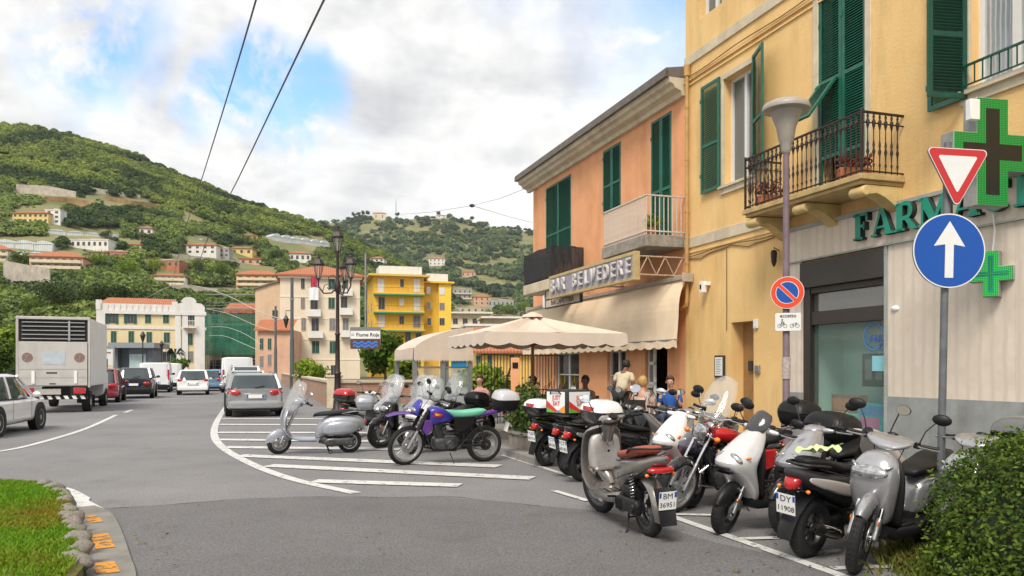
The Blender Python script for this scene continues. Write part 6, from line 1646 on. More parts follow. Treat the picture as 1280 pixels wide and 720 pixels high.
def house(label, u0, u1, vt, vb, col, roof='hip', nw=3, nf=2, group='houses scattered over the hillside', name='hillside_house', rz=None, balc=False, wcol=None):
    HOUSES.append((u0, u1, vt, vb))
    p = hit((u0+u1)/2, vb); Y = p.y; W = (u1-u0)/F*Y; Hh = (vb-vt)/F*Y; D = min(W, 9)
    rz = random.uniform(-.1, .25) if rz is None else rz
    t = thing(name, label, 'house', (p.x, p.y, p.z), rz, group)
    rh = min(2.0, Hh*.25) if roof in ('hip',) else .3
    z1 = Hh-rh
    mb = MB(); mb.box(-W/2, W/2, 0, D, -4, z1); mb.build('wall', wallm(col), t)
    mb = MB()
    if roof == 'hip': hip(mb, W, D, z1+.2, rh)
    else: mb.box(-W/2-.2, W/2+.2, -.2, D+.2, z1, z1+.3); mb.box(-W*.1, W*.2, D*.4, D*.7, z1+.3, z1+1.0)
    mb.build('roof', M_TILE if roof == 'hip' else wallm('tan' if col != 'white' else 'white'), t)
    fh = z1/nf
    for f_ in range(nf):
        for i in range(nw):
            awin(t, -W/2+W*(i+.5)/nw, fh*(f_+.52), min(1.3, W/nw*.5), fh*.5, wcol)
        if balc:
            mb = MB(); mb.box(-W/2*.95, W/2*.95, -1.2, 0, fh*f_-.1, fh*f_+.08); mb.box(-W/2*.95, W/2*.95, -1.22, -1.12, fh*f_+.08, fh*f_+.85); mb.build('balcony', wallm('cream'), t)
    return t
house('long yellow farmhouse with white end tower high on the left hill', 16, 60, 263, 279, 'yellow', nw=7)
house('white tower shaped end block beside the long yellow farmhouse', 57, 75, 262, 280, 'white', 'flat', nw=2, nf=3)
house('salmon pink apartment villa with wraparound balconies on the left slope', 40, 101, 314, 344, 'pink', nw=7, nf=3, balc=True)
house('low white villa with row of arched windows on green slope', 88, 135, 299, 310, 'white', 'flat', nw=7, nf=1)
house('low pink roofed farm shed left of the brick ruin', 110, 133, 313, 322, 'tan', nw=4, nf=1)
house('unfinished brick house with flat roof on the slope', 132, 158, 314, 325, 'brick', 'flat', nw=3, nf=1)
house('long orange brick terrace with five dark openings on the slope', 178, 224, 325, 335, 'brick', 'flat', nw=6, nf=1)
house('small white cottage standing alone above the pale greenhouses', 174, 190, 283, 294, 'white', nw=2, nf=1)
house('white balconied house right above the orange villa roof', 193, 230, 341, 357, 'white', nw=5, nf=2, balc=True)
house('small cream house among dark trees in mid slope', 160, 176, 304, 313, 'cream', nw=2, nf=1)
house('white house with brown gable in the middle slope cluster', 233, 270, 303, 318, 'white', nw=4)
house('pale grey house just right of the brown gabled one', 268, 286, 310, 322, 'grey', 'flat', nw=3)
house('yellow hillside house with orange roof near mid slope', 289, 315, 308, 319, 'yellow', nw=3, nf=1)
house('orange roofed bungalow below the yellow hillside house', 300, 326, 321, 331, 'pink', nw=3, nf=1)
house('small white house with red roof right of the slope middle', 307, 322, 293, 300, 'orange', nw=2, nf=1)
house('tall yellow and orange apartment house left of the cream block', 296, 346, 337, 364, 'orange', nw=5, nf=3, balc=True)
house('white cottage pair above the pale red roofed block', 372, 386, 336, 345, 'white', nw=2, nf=1)
house('long white and stone house beside the three lantern lamp', 362, 388, 314, 327, 'white', nw=4, nf=1)
house('low pink house between the lamp and dark trees', 462, 480, 320, 333, 'white', nw=3)
house('white villa with hipped roof halfway up the far hill', 536, 556, 321, 332, 'white', nw=4)
house('pale ruin coloured farm on brown terraces of the far hill', 576, 594, 338, 346, 'pink', nw=3, nf=1)
house('grey balconied block low on the far hill', 566, 590, 361, 374, 'grey', 'flat', nw=4, nf=2, balc=True)
house('pink roofed house right of the grey balconied block', 592, 613, 368, 382, 'pink', nw=3, nf=2)
house('grey flat block at the foot of the far hill trees', 610, 642, 375, 384, 'grey', 'flat', nw=6, nf=1)
house('tan flat terraced block behind the umbrella left part', 566, 615, 384, 398, 'tan', 'flat', nw=6, nf=2, balc=True)
house('small cream church like house on the far skyline', 466, 482, 265, 275, 'cream', nw=2, nf=1)
house('tiny pale house on the far skyline right of the mast', 546, 558, 268, 273, 'white', nw=2, nf=1)
house('orange house at the left end of the slope', -20, 8, 305, 335, 'cream', nw=3, nf=3, balc=True)
house('pink walled farm at the right of the far skyline', 612, 640, 275, 282, 'pink', nw=4, nf=1)
# terrace walls, greenhouses
def slope_wall(name, label, pts, h, m, cat, depth=.5, group=None):
    m_ = MB(); W_ = [hit(u, v) for u, v in pts]
    for a, b in zip(W_, W_[1:]):
        m_.add([(a.x, a.y, a.z-2), (b.x, b.y, b.z-2), (b.x, b.y+depth, b.z-2), (a.x, a.y+depth, a.z-2), (a.x, a.y, a.z+h), (b.x, b.y, b.z+h), (b.x, b.y+depth, b.z+h), (a.x, a.y+depth, a.z+h)], [(0,3,2,1), (4,5,6,7), (0,1,5,4), (1,2,6,5), (2,3,7,6), (3,0,4,7)])
    HOUSES.append((pts[0][0], pts[-1][0], min(p[1] for p in pts)-2, max(p[1] for p in pts)-2))
    o = m_.build(name, m); tag(o, label, cat, group); return o
RW = mat('pale_retaining_wall', (.46,.41,.34), .9, var=.35, scale=.4, stain=.6); RW2 = mat('earthy_wall', (.36,.22,.10), .95, var=.5, scale=.3); WG = mat('greenhouse_plastic', (.58,.60,.60), .5, var=.2, scale=.5, wave=('X', .5, (.35,.38,.38), 0))
gw = 'retaining walls on the hillside'
slope_wall('retaining_wall', 'pale concrete wall under the left part of the forest', [(20, 238), (60, 240), (95, 247)], 3.0, RW, 'wall', group=gw)
slope_wall('retaining_wall', 'long white parapet wall under the forest', [(108, 239), (140, 243), (175, 249)], 2.2, RW, 'wall', group=gw)
slope_wall('retaining_wall', 'orange earth bank wall below the white parapet', [(130, 252), (165, 257), (200, 261)], 2.6, RW2, 'wall', group=gw)
slope_wall('retaining_wall', 'brown earth bank crossing left above the yellow farmhouse', [(55, 252), (85, 253), (118, 258)], 2.4, RW2, 'wall', group=gw)
slope_wall('retaining_wall', 'pale slanting wall at the middle of the forest edge', [(232, 266), (262, 272), (286, 279)], 2.0, RW, 'wall', group=gw)
slope_wall('retaining_wall', 'big grey rough wall left of the salmon villa base', [(4, 352), (30, 358), (62, 364)], 6, RW, 'wall', group=gw)
slope_wall('retaining_wall', 'stone wall above the cream house on the left rock', [(215, 362), (260, 366), (300, 372)], 1.6, RW, 'wall', group=gw)
slope_wall('retaining_wall', 'low stone terrace wall in the mid slope', [(215, 322), (255, 326), (300, 331)], 1.6, RW, 'wall', group=gw)
def greenhouse(label, u0, v0, u1, v1, hpx):
    a = hit(u0, v0); b = hit(u1, v1); h = hpx/F*(a.y+b.y)/2
    d = (b-a); d.z = 0; L_ = d.length; t = thing('greenhouse', label, 'greenhouse', a, math.atan2(d.y, d.x), 'plastic greenhouses on the hillside'); dz = b.z-a.z; n = max(3, int(L_/6))
    HOUSES.append((min(u0, u1), max(u0, u1), min(v0, v1)-hpx, max(v0, v1)))
    for k, nm in ((0, 'roof'), (1, 'side_wall')):
        m_ = MB()
        for i in range(n):
            x0, x1 = L_*i/n, L_*(i+1)/n-.15; z0 = dz*i/n; hw = h*.55
            if k: m_.box(x0, x1, 0, 9, z0-3, z0+hw)
            else: m_.prism([(x0, z0+hw), (x0+(x1-x0)*.25, z0+h*.9), ((x0+x1)/2, z0+h), (x1-(x1-x0)*.25, z0+h*.9), (x1, z0+hw)], -.2, 9.2)
        m_.build(nm, WG, t)
greenhouse('broad pale plastic greenhouse left of the white arched villa', -30, 308, 66, 312, 10)
greenhouse('second pale greenhouse strip under the broad one', 18, 318, 72, 320, 4)
greenhouse('long white greenhouse right of the slope beneath the pines', 340, 300, 412, 310, 9)
greenhouse('narrow greenish greenhouse strip in the mid slope', 60, 290, 150, 298, 4)
greenhouse('white greenhouse strip above the brown gabled house', 232, 300, 262, 301, 3)
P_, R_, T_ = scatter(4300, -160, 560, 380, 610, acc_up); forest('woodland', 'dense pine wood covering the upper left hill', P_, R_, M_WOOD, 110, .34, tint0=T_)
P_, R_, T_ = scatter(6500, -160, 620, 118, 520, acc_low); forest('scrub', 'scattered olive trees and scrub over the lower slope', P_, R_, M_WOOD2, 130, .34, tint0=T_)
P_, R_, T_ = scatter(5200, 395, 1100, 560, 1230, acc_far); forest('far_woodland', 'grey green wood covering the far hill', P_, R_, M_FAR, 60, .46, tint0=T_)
def acc_bush(u, v, X, Y):
    if v < line1(u)-4 or not clear(u, v, 1) or (u > 225 and Y < 185): return 0
    return random.uniform(.5, 1.3)
P_, R_, T_ = scatter(5200, -160, 560, 125, 430, acc_bush); forest('undergrowth', 'low bushes and vines dotting the terraced grass', P_, R_, M_WOOD2, 36, .5, tint0=T_)
# nearer trees that can be told apart
M_TR = leaf_mat('broadleaf_leaves', (.02,.06,.006), (.16,.24,.02)); M_PINE = leaf_mat('pine_leaves', (.012,.035,.008), (.09,.12,.02)); M_LIME = leaf_mat('lime_leaves', (.05,.13,.008), (.28,.36,.03))
def htree(label, u, v, h_px, w_px, m, Y=None, n=1300, name='tree', crown0=.3, s=None, lobes=9, flat=.7):
    if Y is None: p = hit(u, v)
    else: p = Vector(((u-CX)/F*Y, Y, CAMZ+(HZ-v)/F*Y))
    h = h_px/F*p.y; r = w_px/2/F*p.y
    return tree(name, label, 'tree', p, h, r, m, n, s or h*.05, trunk_r=h*.025, crown0=crown0, lobes=lobes, flat=flat)
for i, (u, v, hp, wp_, m, lb) in enumerate(((75, 398, 44, 56, M_PINE, 'dark umbrella pine on the rock left of the cream house'), (115, 396, 46, 50, M_PINE, 'dark umbrella pine beneath the salmon villa right side'), (150, 392, 40, 44, M_PINE, 'dark pine directly above the cream house left gable'), (40, 404, 30, 34, M_TR, 'green bushy tree on the rock face above the truck'), (120, 340, 24, 36, M_LIME, 'bright green fruit tree right of the salmon villa'), (160, 350, 30, 44, M_LIME, 'lime green spreading tree under the brick ruin'), (272, 352, 24, 36, M_TR, 'round bright green tree above the scaffolded house'), (195, 345, 22, 30, M_LIME, 'lime green tree left of the white balconied house'), (28, 340, 30, 30, M_TR, 'dark green tree left of the salmon villa'), (245, 345, 20, 30, M_PINE, 'dark round tree near the slope terrace wall'), (300, 300, 18, 22, M_PINE, 'dark tree above the yellow hillside house'), (132, 303, 16, 18, M_PINE, 'dark tree at right end of the white arched villa'), (208, 372, 16, 26, M_PINE, 'low dark shrub tree behind the cream house roof'), (255, 385, 20, 26, M_TR, 'green tree right behind the cream house gable'), (345, 330, 20, 26, M_PINE, 'dark tree between slope houses left of cream block'))):
    htree(lb, u, v, hp, wp_, m)
for (u, v, hp, wp_, lb) in ((632, 394, 14, 26, 'round light green tree left of the pair under the far hill'), (655, 391, 15, 24, 'round light green tree right of the pair under the far hill'), (612, 395, 10, 18, 'small light green tree beside the round pair')):
    htree(lb, u, v, hp, wp_, M_LIME, Y=330, n=900)
# skyline pines and mast
for i, u in enumerate((442, 448, 454, 460, 497, 590, 548)):
    p = hit(u, np.interp(u, U2, V2)+1.5); tree('pine_tree', 'slim dark pine %s' % ['first of four at the left of the far skyline', 'second of four at the left of the far skyline', 'third of four at the left of the far skyline', 'fourth of four beside the skyline cream house', 'right of the skyline mast', 'tall bush shaped at right of the far skyline', 'beside the tiny pale skyline house'][i], 'tree', p, 10, 3.8, M_PINE, 500, .8, trunk_r=.3, crown0=.45)
p = hit(495, 274); t = thing('radio_mast', 'thin lattice radio mast on the far skyline', 'mast', p); m = MB()
for q in (-.6, .6): m.tube([(q, 0, -2), (q*.3, 0, 26)], .25, 4)
m.build('frame', M_STEEL, t); m = MB(); m.tube([(0, 0, 26), (0, 0, 31)], .2, 4); m.build('antenna', M_STEEL, t)

# ------------------------------------------------------------------ town buildings
class Fr:
    def __init__(s, u0, Y, rz):
        s.O = P(u0, HZ, Y); s.O.z = 0; s.rz = rz; s.ex = Vector((math.cos(rz), math.sin(rz), 0)); s.ey = Vector((-math.sin(rz), math.cos(rz), 0))
    def __call__(s, u, v=HZ, y=0):
        a = (u-CX)/F; O = s.O+s.ey*y
        x = (a*O.y-O.x)/(s.ex.x-a*s.ex.y); Y = O.y+s.ex.y*x
        return x, CAMZ+(HZ-v)/F*Y
def bwin(par, fr, u, v, w, h, kind, y=0):
    """kind: g closed green, G open with green leaves, d dark, s grey shutters, w white"""
    x, z = fr(u, v); s = (fr(u+1)[0]-fr(u)[0]); w *= s*1.1; h *= fr.O.y/F*1.1
    awin(par, x, z, w*1.12, h*1.08, {'g': M_SH2, 's': M_SHG, 'd': M_WIN, 'G': M_WIN, 'w': mat('white_blind', (.66,.66,.64), .6)}[kind], y)
    if kind == 'G':
        for q in (-1, 1):
            o = obj('shutter', UW['leaf'], par); o.location = (x+q*w*.78, y-.07, z); o.scale = (w*.48, 1, h*1.05)
m = MB(); m.box(-.5, .5, -.04, .0, -.5, .5); UW['leaf'] = m.mesh('shutter', M_SH2)
# cream house with orange roof, across the road end
fr = Fr(122, 105, R(21)); V_H = thing('townhouse', 'cream three storey house with orange roof and curved white gable', 'building', fr.O, fr.rz)
CW = mat('cream_yellow_plaster', (.68,.56,.33), .85, var=.1, scale=.4, stain=.3); WT = mat('white_stucco', (.68,.66,.62), .8, var=.1, scale=.6, stain=.3)
xr = fr(255)[0]; xm = fr(219)[0]; ze = fr(170, 388)[1]; m = MB(); m.box(0, xr, 0, 12, 0, ze); m.build('wall', CW, V_H)
m = MB(); m.box(-.15, .9, -.15, 12.1, 0, ze); m.box(xm, xm+.7, -.2, .5, 0, ze); m.box(xm+.9, xm+1.6, -.2, .5, 0, ze); m.box(xr-1.2, xr+.1, -.2, .5, 0, ze)
for vv, hh_ in ((408, .35), (388, .5)):
    z = fr(170, vv)[1]; m.box(.9, xr+.3, -.3 if vv == 388 else -.12, 0, z-hh_, z)
m.box(-.1, xm, -.1, .2, ze, ze+.85)
gx = fr(222)[0]; out_ = [(xm, ze), (xr+.1, ze), (xr+.1, ze+.7)]+[(xr-.3, ze+1.1), (xr-1.1, ze+1.2)]
cxg = (xm+xr)/2-.1
out_ += [(cxg+1.0*math.cos(a), ze+1.15+.85*math.sin(a)) for a in [R(10+16*i) for i in range(11)]]+[(xm+1.0, ze+1.2), (xm+.2, ze+1.0)]
m.prism(out_, -.25, .1)
for i in range(12): m.box(.3+i*(xm-.6)/12, .5+i*(xm-.6)/12, -.2, -.1, ze+.05, ze+.75)
for q in (-.1, xm-.3): m.box(q-.1, q+.6, -.2, .5, ze, ze+1.3)
m.build('stucco_trim', WT, V_H)
m = MB(); z0 = ze+.75; z1 = fr(170, 369)[1]; m.add([(-.2, .3, z0), (xm, .3, z0), (xm, 5, z1), (.8, 5, z1), (-.2, 11, z0), (xm, 11, z0)], [(0,1,2,3), (3,2,5,4), (0,3,4), (0,4,5,1), (1,5,2)]); m.build('roof', M_TILE, V_H)
for (u, v, w, h, k) in ((140, 397.5, 7, 12, 'G'), (163, 397.5, 7, 12, 'G'), (185, 397.5, 6.5, 12, 'g'), (207.5, 397.5, 6.5, 12, 'g'), (237, 398, 5.5, 15, 'G'), (142, 422, 6, 15, 'g'), (164, 422, 6, 15, 'g'), (186.5, 423, 6, 15, 'g'), (208.5, 422, 6.5, 12, 'g'), (237.5, 424, 6, 14, 'g'), (208, 446, 9, 12, 'G'), (238, 446, 6, 13, 's')): bwin(V_H, fr, u, v, w, h, k)
m = MB(); x, z = fr(237, 409); m.box(x-.8, x+.8, -.9, 0, z-.15, z)
for i in range(9): m.box(x-.78+i*.19, x-.74+i*.19, -.88, -.84, z, z+.8)
m.box(x-.8, x+.8, -.9, -.84, z+.8, z+.88); m.build('balcony', WT, V_H)
# grey kiosk and bus shelter advert
k0 = Fr(143, 92, R(8)); K = thing('kiosk', 'low modern grey kiosk with pale white display in front of the cream house', 'kiosk', k0.O, k0.rz)
KG = mat('kiosk_grey', (.13,.15,.17), .5, var=.1, scale=2); xr_ = k0(191)[0]
m = MB(); m.box(-.3, xr_+.5, -1.2, 5, 3.9, 4.5); m.build('roof', mat('kiosk_roof', (.22,.25,.27), .5), K)
m = MB(); m.box(0, .35, 0, 4, 0, 3.9); m.box(xr_-.6, xr_, 0, 4, 0, 3.9); m.box(.35, k0(160)[0], 1.2, 4, 0, 3.9); m.box(k0(160)[0], xr_-.6, .3, 4, 0, 3.9); m.build('wall', KG, K)
m = MB(); x0 = k0(161)[0]; m.box(x0, xr_-.8, .22, .29, .7, 3.2); m.build('display_window', mat('pale_display', (.50,.62,.64), .3, var=.25, scale=1.5), K)  # display is a plain pale panel
a0 = Fr(125, 70, R(10)); A_ = thing('advert_panel', 'grey framed advert panel with white poster beside the truck', 'advert panel', a0.O, a0.rz); w_ = a0(143)[0]
zt = CAMZ+(HZ-432)*.07; zb = CAMZ+(HZ-456)*.07; m = MB(); m.box(0, .12, 0, .15, 0, zt); m.box(w_-.12, w_, 0, .15, 0, zt); m.box(.12, w_-.12, 0, .15, zt-.25, zt); m.build('frame', M_STEEL, A_); m = MB(); m.m = 0; m.box(.12, w_-.12, .03, .1, zb, zt-.25); m.m = 1; m.box(.3, w_-.3, .02, .03, zb+1.0, zb+1.12); m.build('poster', [mat('poster_white', (.6,.6,.58), .5), mat('poster_brown', (.18,.09,.06), .5)], A_)
# scaffolded house
s0 = Fr(257, 124, R(4)); S_ = thing('scaffolded_house', 'house wrapped in green scaffold netting with red roof above', 'building', s0.O, s0.rz); w_ = s0(324)[0]
zt = s0(290, 396)[1]; m = MB(); m.box(0, w_, 1.4, 10, 0, zt+.5); m.build('wall', wallm('tan'), S_); m = MB(); m.add([(2, 1, zt+.5), (w_, 1, zt+.5), (w_, 6, zt+2.6), (2, 6, zt+2.6)], [(0, 1, 2, 3)]); m.box(2, w_, 1.1, 1.5, zt-.6, zt+.5); m.build('roof', M_TILE, S_)
m = MB()
for i in range(8):
    for y in (0, 1.1): m.tube([(w_*i/7, y, 0), (w_*i/7, y, zt+1)], .05, 4)
for k in range(6):
    m.box(0, w_, 0, 1.1, 2.2*k+2.0, 2.2*k+2.08)
    for zz in (.5, 1.0): m.tube([(0, 0, 2.2*k+2+zz), (w_, 0, 2.2*k+2+zz)], .035, 4)
m.build('scaffold', M_STEEL, S_)
m = MB(); n = 30
for i in range(n):
    for k in range(5):
        def q(j, kk): return (w_*j/n, -.12+.10*math.sin(j*.9+kk)+.05*math.sin(j*2.3), 3.6+(zt-3.2)*kk/5)
        m.quad(q(i, k), q(i+1, k), q(i+1, k+1), q(i, k+1))
m.build('netting', mat('green_netting', (.015,.17,.10), .8, var=.4, scale=.5, alpha=.72), S_, smooth=60)
for i in range(4): awin(S_, w_*(i+.5)/4, 6.5, 1.2, 2, M_WIN, 1.38); awin(S_, w_*(i+.5)/4, 9.5, 1.2, 1.6, M_WIN, 1.38)
for k in range(3):
    m = MB(); m.box(w_*(k+.1)/3, w_*(k+.9)/3, 1.3, 1.39, .2, 2.8); m.build('shop_opening', M_DARK, S_)
# pink low house, cream block with wing
p0_ = Fr(322, 108, R(6)); PK = thing('townhouse', 'narrow pinkish house with tiled roof between scaffold and cream block', 'building', p0_.O, p0_.rz); w_ = p0_(347)[0]; zt = p0_(330, 412)[1]
MB().box(0, w_+2, 0, 8, 0, zt).build('wall', wallm('pink'), PK); m = MB(); m.add([(-.4, -.5, zt), (w_+2, -.5, zt), (w_+2, 4, zt+1.6), (-.4, 4, zt+1.6), (-.4, -.5, zt-.2), (w_+2, -.5, zt-.2)], [(0, 1, 2, 3), (0, 4, 5, 1)]); m.build('roof', M_TILE, PK)
for u, v in ((327, 430), (337, 430), (327, 452), (337, 450)): bwin(PK, p0_, u, v, 4, 13, 's' if v > 440 else 'g')
c0 = Fr(350, 115, R(13)); CB = thing('apartment_block', 'cream five storey apartment block with red hipped roof and laundry', 'building', c0.O, c0.rz); w_ = c0(450)[0]; zt = c0(400, 346)[1]
CR = mat('pale_cream_plaster', (.70,.60,.46), .85, var=.08, scale=.4, stain=.3)
MB().box(0, w_, 0, 11, 0, zt).build('wall', CR, CB)
m = MB(); hip(m, w_, 11, zt+.25, 2.0, .7); m.T = None; m.v = [(x+w_/2, y, z) for x, y, z in m.v]; m.box(w_-2.2, w_-1.4, 3, 3.8, zt+.3, zt+2); m.build('roof', M_TILE, CB)
m = MB()
for vv in (371, 398, 424, 449): z = c0(400, vv)[1]; m.box(-.03, w_+.03, -.06, 0, z-.12, z+.05)
m.box(-.3, w_+.3, -.45, 0, zt-.3, zt-.02); m.build('string_course', mat('pale_band', (.72,.66,.55), .8), CB)
for (u, v, w, h, k) in ((378.5, 354.5, 4, 12, 'd'), (392.5, 356, 7, 14, 's'), (414.5, 355, 7, 12, 'g'), (431.5, 354.5, 6, 12, 'g'), (378.5, 379, 4.5, 13, 's'), (392.5, 380, 8, 12, 'd'), (414.5, 379, 7, 13, 'g'), (430, 378, 7, 13, 'd'), (379.5, 405.5, 5, 14, 's'), (394, 406, 8, 14, 'd'), (415.5, 405.5, 6.5, 14, 's'), (432, 405.5, 6.5, 14, 's'), (394.5, 434, 8, 14, 'g'), (416, 434, 7, 14, 'g'), (397, 464, 8, 12, 'd'), (417, 463, 6, 12, 'd')): bwin(CB, c0, u, v, w, h, k)
for (u0, u1, v) in ((384, 401, 394), (425, 441, 368), (425, 441, 392), (385, 404, 421), (426, 440, 420)):
    x0, z = c0(u0, v, -1.0); x1 = c0(u1, v, -1.0)[0]; m = MB(); m.box(x0, x1, -1.0, 0, z-.15, z); m.box(x0, x1, -1.0, -.94, z, z+.85); m.box(x0, x0+.06, -.94, 0, z, z+.85); m.box(x1-.06, x1, -.94, 0, z, z+.85); m.build('balcony', WT, CB)
for (u, v, w, h, c, lb) in ((392.5, 353, 7, 12, (.42,.02,.06), 'crimson cloth drying on the cream block upper balcony'), (392, 368, 12, 16, (.72,.72,.74), 'white sheet drying below the crimson cloth')):
    x, z = c0(u, v); p = c0.O+c0.ex*x+c0.ey*(-1.1); t = thing('laundry', lb, 'laundry', (p.x, p.y, z), c0.rz); m = MB(); w2, h2 = w*.115, h*.115
    for i in range(8): m.quad((-w2/2+w2*i/8, .06*math.sin(i*1.5), -h2/2), (-w2/2+w2*(i+1)/8, .06*math.sin((i+1)*1.5), -h2/2), (-w2/2+w2*(i+1)/8, .04*math.sin(i+1), h2/2), (-w2/2+w2*i/8, .04*math.sin(i), h2/2))
    m.build('cloth', mat('cloth_%d' % v, c, .8), t); MB().tube([(-w2/2-.2, 0, h2/2), (w2/2+.2, 0, h2/2)], .015, 4).build('line', M_STEEL, t)
wg = Fr(319, 124, R(13)); WG_ = thing('apartment_block', 'blank peach side block with slanted roof left of the cream block', 'building', wg.O, wg.rz); w_ = wg(352)[0]; zl = wg(320, 362)[1]; zr = wg(350, 351)[1]
m = MB(); m.prism([(0, 0), (w_, 0), (w_, zr), (0, zl)], 0, 9); m.build('wall', mat('peach_plaster', (.64,.47,.32), .85, var=.12, scale=.4, stain=.4), WG_); m = MB(); m.prism([(-.2, zl), (w_, zr), (w_, zr+.25), (-.2, zl+.25)], -.3, 9.2); m.build('roof', M_GUTTER, WG_)
awin(WG_, w_*.75, 10, .9, 1.3)
# yellow block
y0 = Fr(467, 138, R(15)); YB = thing('apartment_block', 'bright yellow apartment block with long balconies edged in green', 'building', y0.O, y0.rz); w_ = y0(530)[0]; zt = y0(500, 346)[1]
YL = mat('bright_yellow_plaster', (.78,.48,.055), .85, var=.1, scale=.4, stain=.3)
MB().box(0, w_, 0, 13, 0, zt).build('wall', YL, YB); m = MB(); m.box(-.9, w_+.9, -1.2, 14, zt, zt+.35); m.build('roof', mat('yellow_eaves', (.60,.42,.12), .8), YB)
m = MB(); m.box(1, w_-.3, .5, 6, zt+.35, zt+1.9); m.box(2.5, 4, .4, .5, zt+.35, zt+1.9); m.build('rooftop_parapet', WT, YB)
for fz in (365, 388, 411, 433):
    x0, z = y0(468, fz, -1.2); x1 = y0(531, fz, -1.2)[0]; m = MB(); m.m = 0; m.box(x0, x1, -1.3, 0, z-.2, z); m.m = 1; m.box(x0-.02, x1+.02, -1.32, .01, z-.45, z-.2)
    b_ = m.build('balcony', [YL, mat('green_edge', (.05,.25,.12), .6)], YB); m = MB(); n = 40
    m.box(x0, x1, -1.3, -1.26, z+.85, z+.9)
    for i in range(n+1): m.box(x0+(x1-x0)*i/n-.015, x0+(x1-x0)*i/n+.015, -1.29, -1.26, z, z+.85)
    m.build('railing', M_IRON, b_)
for (u, v, w, h, k) in ((476, 357, 7, 15, 'w'), (502.5, 354, 4, 9, 'd'), (521, 357, 7, 15, 'w'), (477, 379, 7, 14, 'd'), (502, 378, 5, 8, 'w'), (521, 380, 7, 15, 'w'), (477, 401, 7, 14, 'w'), (502, 400, 5, 9, 'd'), (521, 402, 8, 14, 's'), (478, 423, 7, 14, 's'), (510, 422, 6, 12, 'd'), (523, 423, 6, 12, 'd')): bwin(YB, y0, u, v, w, h, k)
for i in range(4):
    for k in (0, 1): o = awin(YB, 0, 3+3.1*i, 1.1, 1.5, M_SHG); o.rotation_euler = (0, 0, R(-90)); o.location = (0, 3+k*6, 3+3.1*i)
y2 = Fr(529, 142, R(15)); Y2 = thing('apartment_block', 'narrow lemon yellow stair wing right of the balconied yellow block', 'building', y2.O, y2.rz); w_ = y2(564)[0]; zt = y2(545, 354)[1]
MB().box(0, w_*.55, .8, 11, 0, zt).build('wall', YL, Y2); MB().box(w_*.55, w_, 0, 11, 0, zt).build('wall', mat('lemon_plaster', (.82,.56,.07), .85, var=.1, scale=.4), Y2); MB().box(-.2, w_+.5, -.5, 11.5, zt, zt+.3).build('roof', YL, Y2); MB().box(.8, w_-.4, 1, 6, zt+.3, zt+1.8).build('rooftop_parapet', WT, Y2)
for (u, v, k) in ((535.5, 363, 'w'), (552.5, 364, 'w'), (536, 382, 's'), (552.5, 383, 's'), (536.5, 402, 'd'), (552.5, 402, 'd')): bwin(Y2, y2, u, v, 5.5 if u > 540 else 4, 8, k)
# low ochre house behind the terrace, flat tan ones
l0 = Fr(596, 62, R(8)); LO = thing('townhouse', 'low ochre house with tiled roof seen through the bar terrace fence', 'building', l0.O, l0.rz); w_ = l0(740)[0]
MB().box(0, w_, 0, 9, 0, 2.9).build('wall', YL if False else mat('soft_ochre', (.70,.44,.12), .85, var=.12, scale=.6, stain=.3), LO); m = MB(); m.add([(-.5, -.5, 2.9), (w_, -.5, 2.9), (w_, 4.5, 5.0), (-.5, 4.5, 5.0), (-.5, -.5, 2.75), (w_, -.5, 2.75)], [(0, 1, 2, 3), (0, 4, 5, 1)]); m.build('roof', M_TILE, LO)
for u in (598, 612, 640, 668): bwin(LO, l0, u, 452, 5, 14, 'g')
for (u0, u1, vt, Y, c, lb) in ((563, 612, 392, 170, 'cream', 'cream flat roofed house right of the yellow stair wing'), (605, 650, 398, 150, 'tan', 'tan flat roofed house just above the umbrella peak'), (585, 625, 408, 120, 'cream', 'lower cream house with wide eaves above the terrace awning')):
    q = Fr(u0, Y, R(8)); t = thing('townhouse', lb, 'building', q.O, q.rz, 'flat roofed houses above the awning'); w_ = q(u1)[0]; z = q(u0, vt)[1]
    MB().box(0, w_, 0, 8, 0, z).build('wall', wallm(c), t); MB().box(-.6, w_+.6, -1.2, 8.4, z, z+.35).build('roof', WT, t); 
    for i in range(4): awin(t, w_*(i+.5)/4, z-1.6, 1.1, 1.3)
    MB().box(0, w_, -1.1, 0, z-3.1, z-2.9).build('balcony', WT, t)
# garden trees behind the wall, trees at the left edge
for (u, v, hp, wp_, Y, m, lb, n) in ((482, 478, 66, 62, 42, M_TR, 'leafy green tree behind the river sign', 5200), (505, 480, 46, 44, 38, M_LIME, 'light green tree between river sign tree and the awning', 2600), (608, 500, 42, 60, 33, M_LIME, 'bright green creeper shrub behind the terrace fence', 2600), (386, 478, 26, 52, 50, M_LIME, 'low light green bush behind the brick wall', 1200), (12, 470, 66, 60, 75, M_LIME, 'bright green tree at the left edge beside the truck', 3000), (-6, 470, 50, 50, 60, M_TR, 'darker green tree at the left edge above the white car', 2400), (34, 462, 40, 30, 95, M_TR, 'green tree just left of the truck body', 1200), (173, 470, 10, 18, 95, M_TR, 'small rounded bush in front of the kiosk', 500), (226, 462, 14, 16, 92, M_TR, 'clipped bush in front of the cream house gable', 500)):
    htree(lb, u, v, hp, wp_, m, Y=Y, n=n, crown0=.12, s=.17 if Y < 60 else .3, lobes=12, name='tree' if hp > 30 else 'bush')
t = thing('palm_tree', 'small palm tree before the cream house between its windows', 'tree', (P(219, 0, 98).x, 98, 0)); MB().tube([(0, 0, 0), (0, 0, 3.2)], .16, 8).build('trunk', M_BARK, t); m = MB()
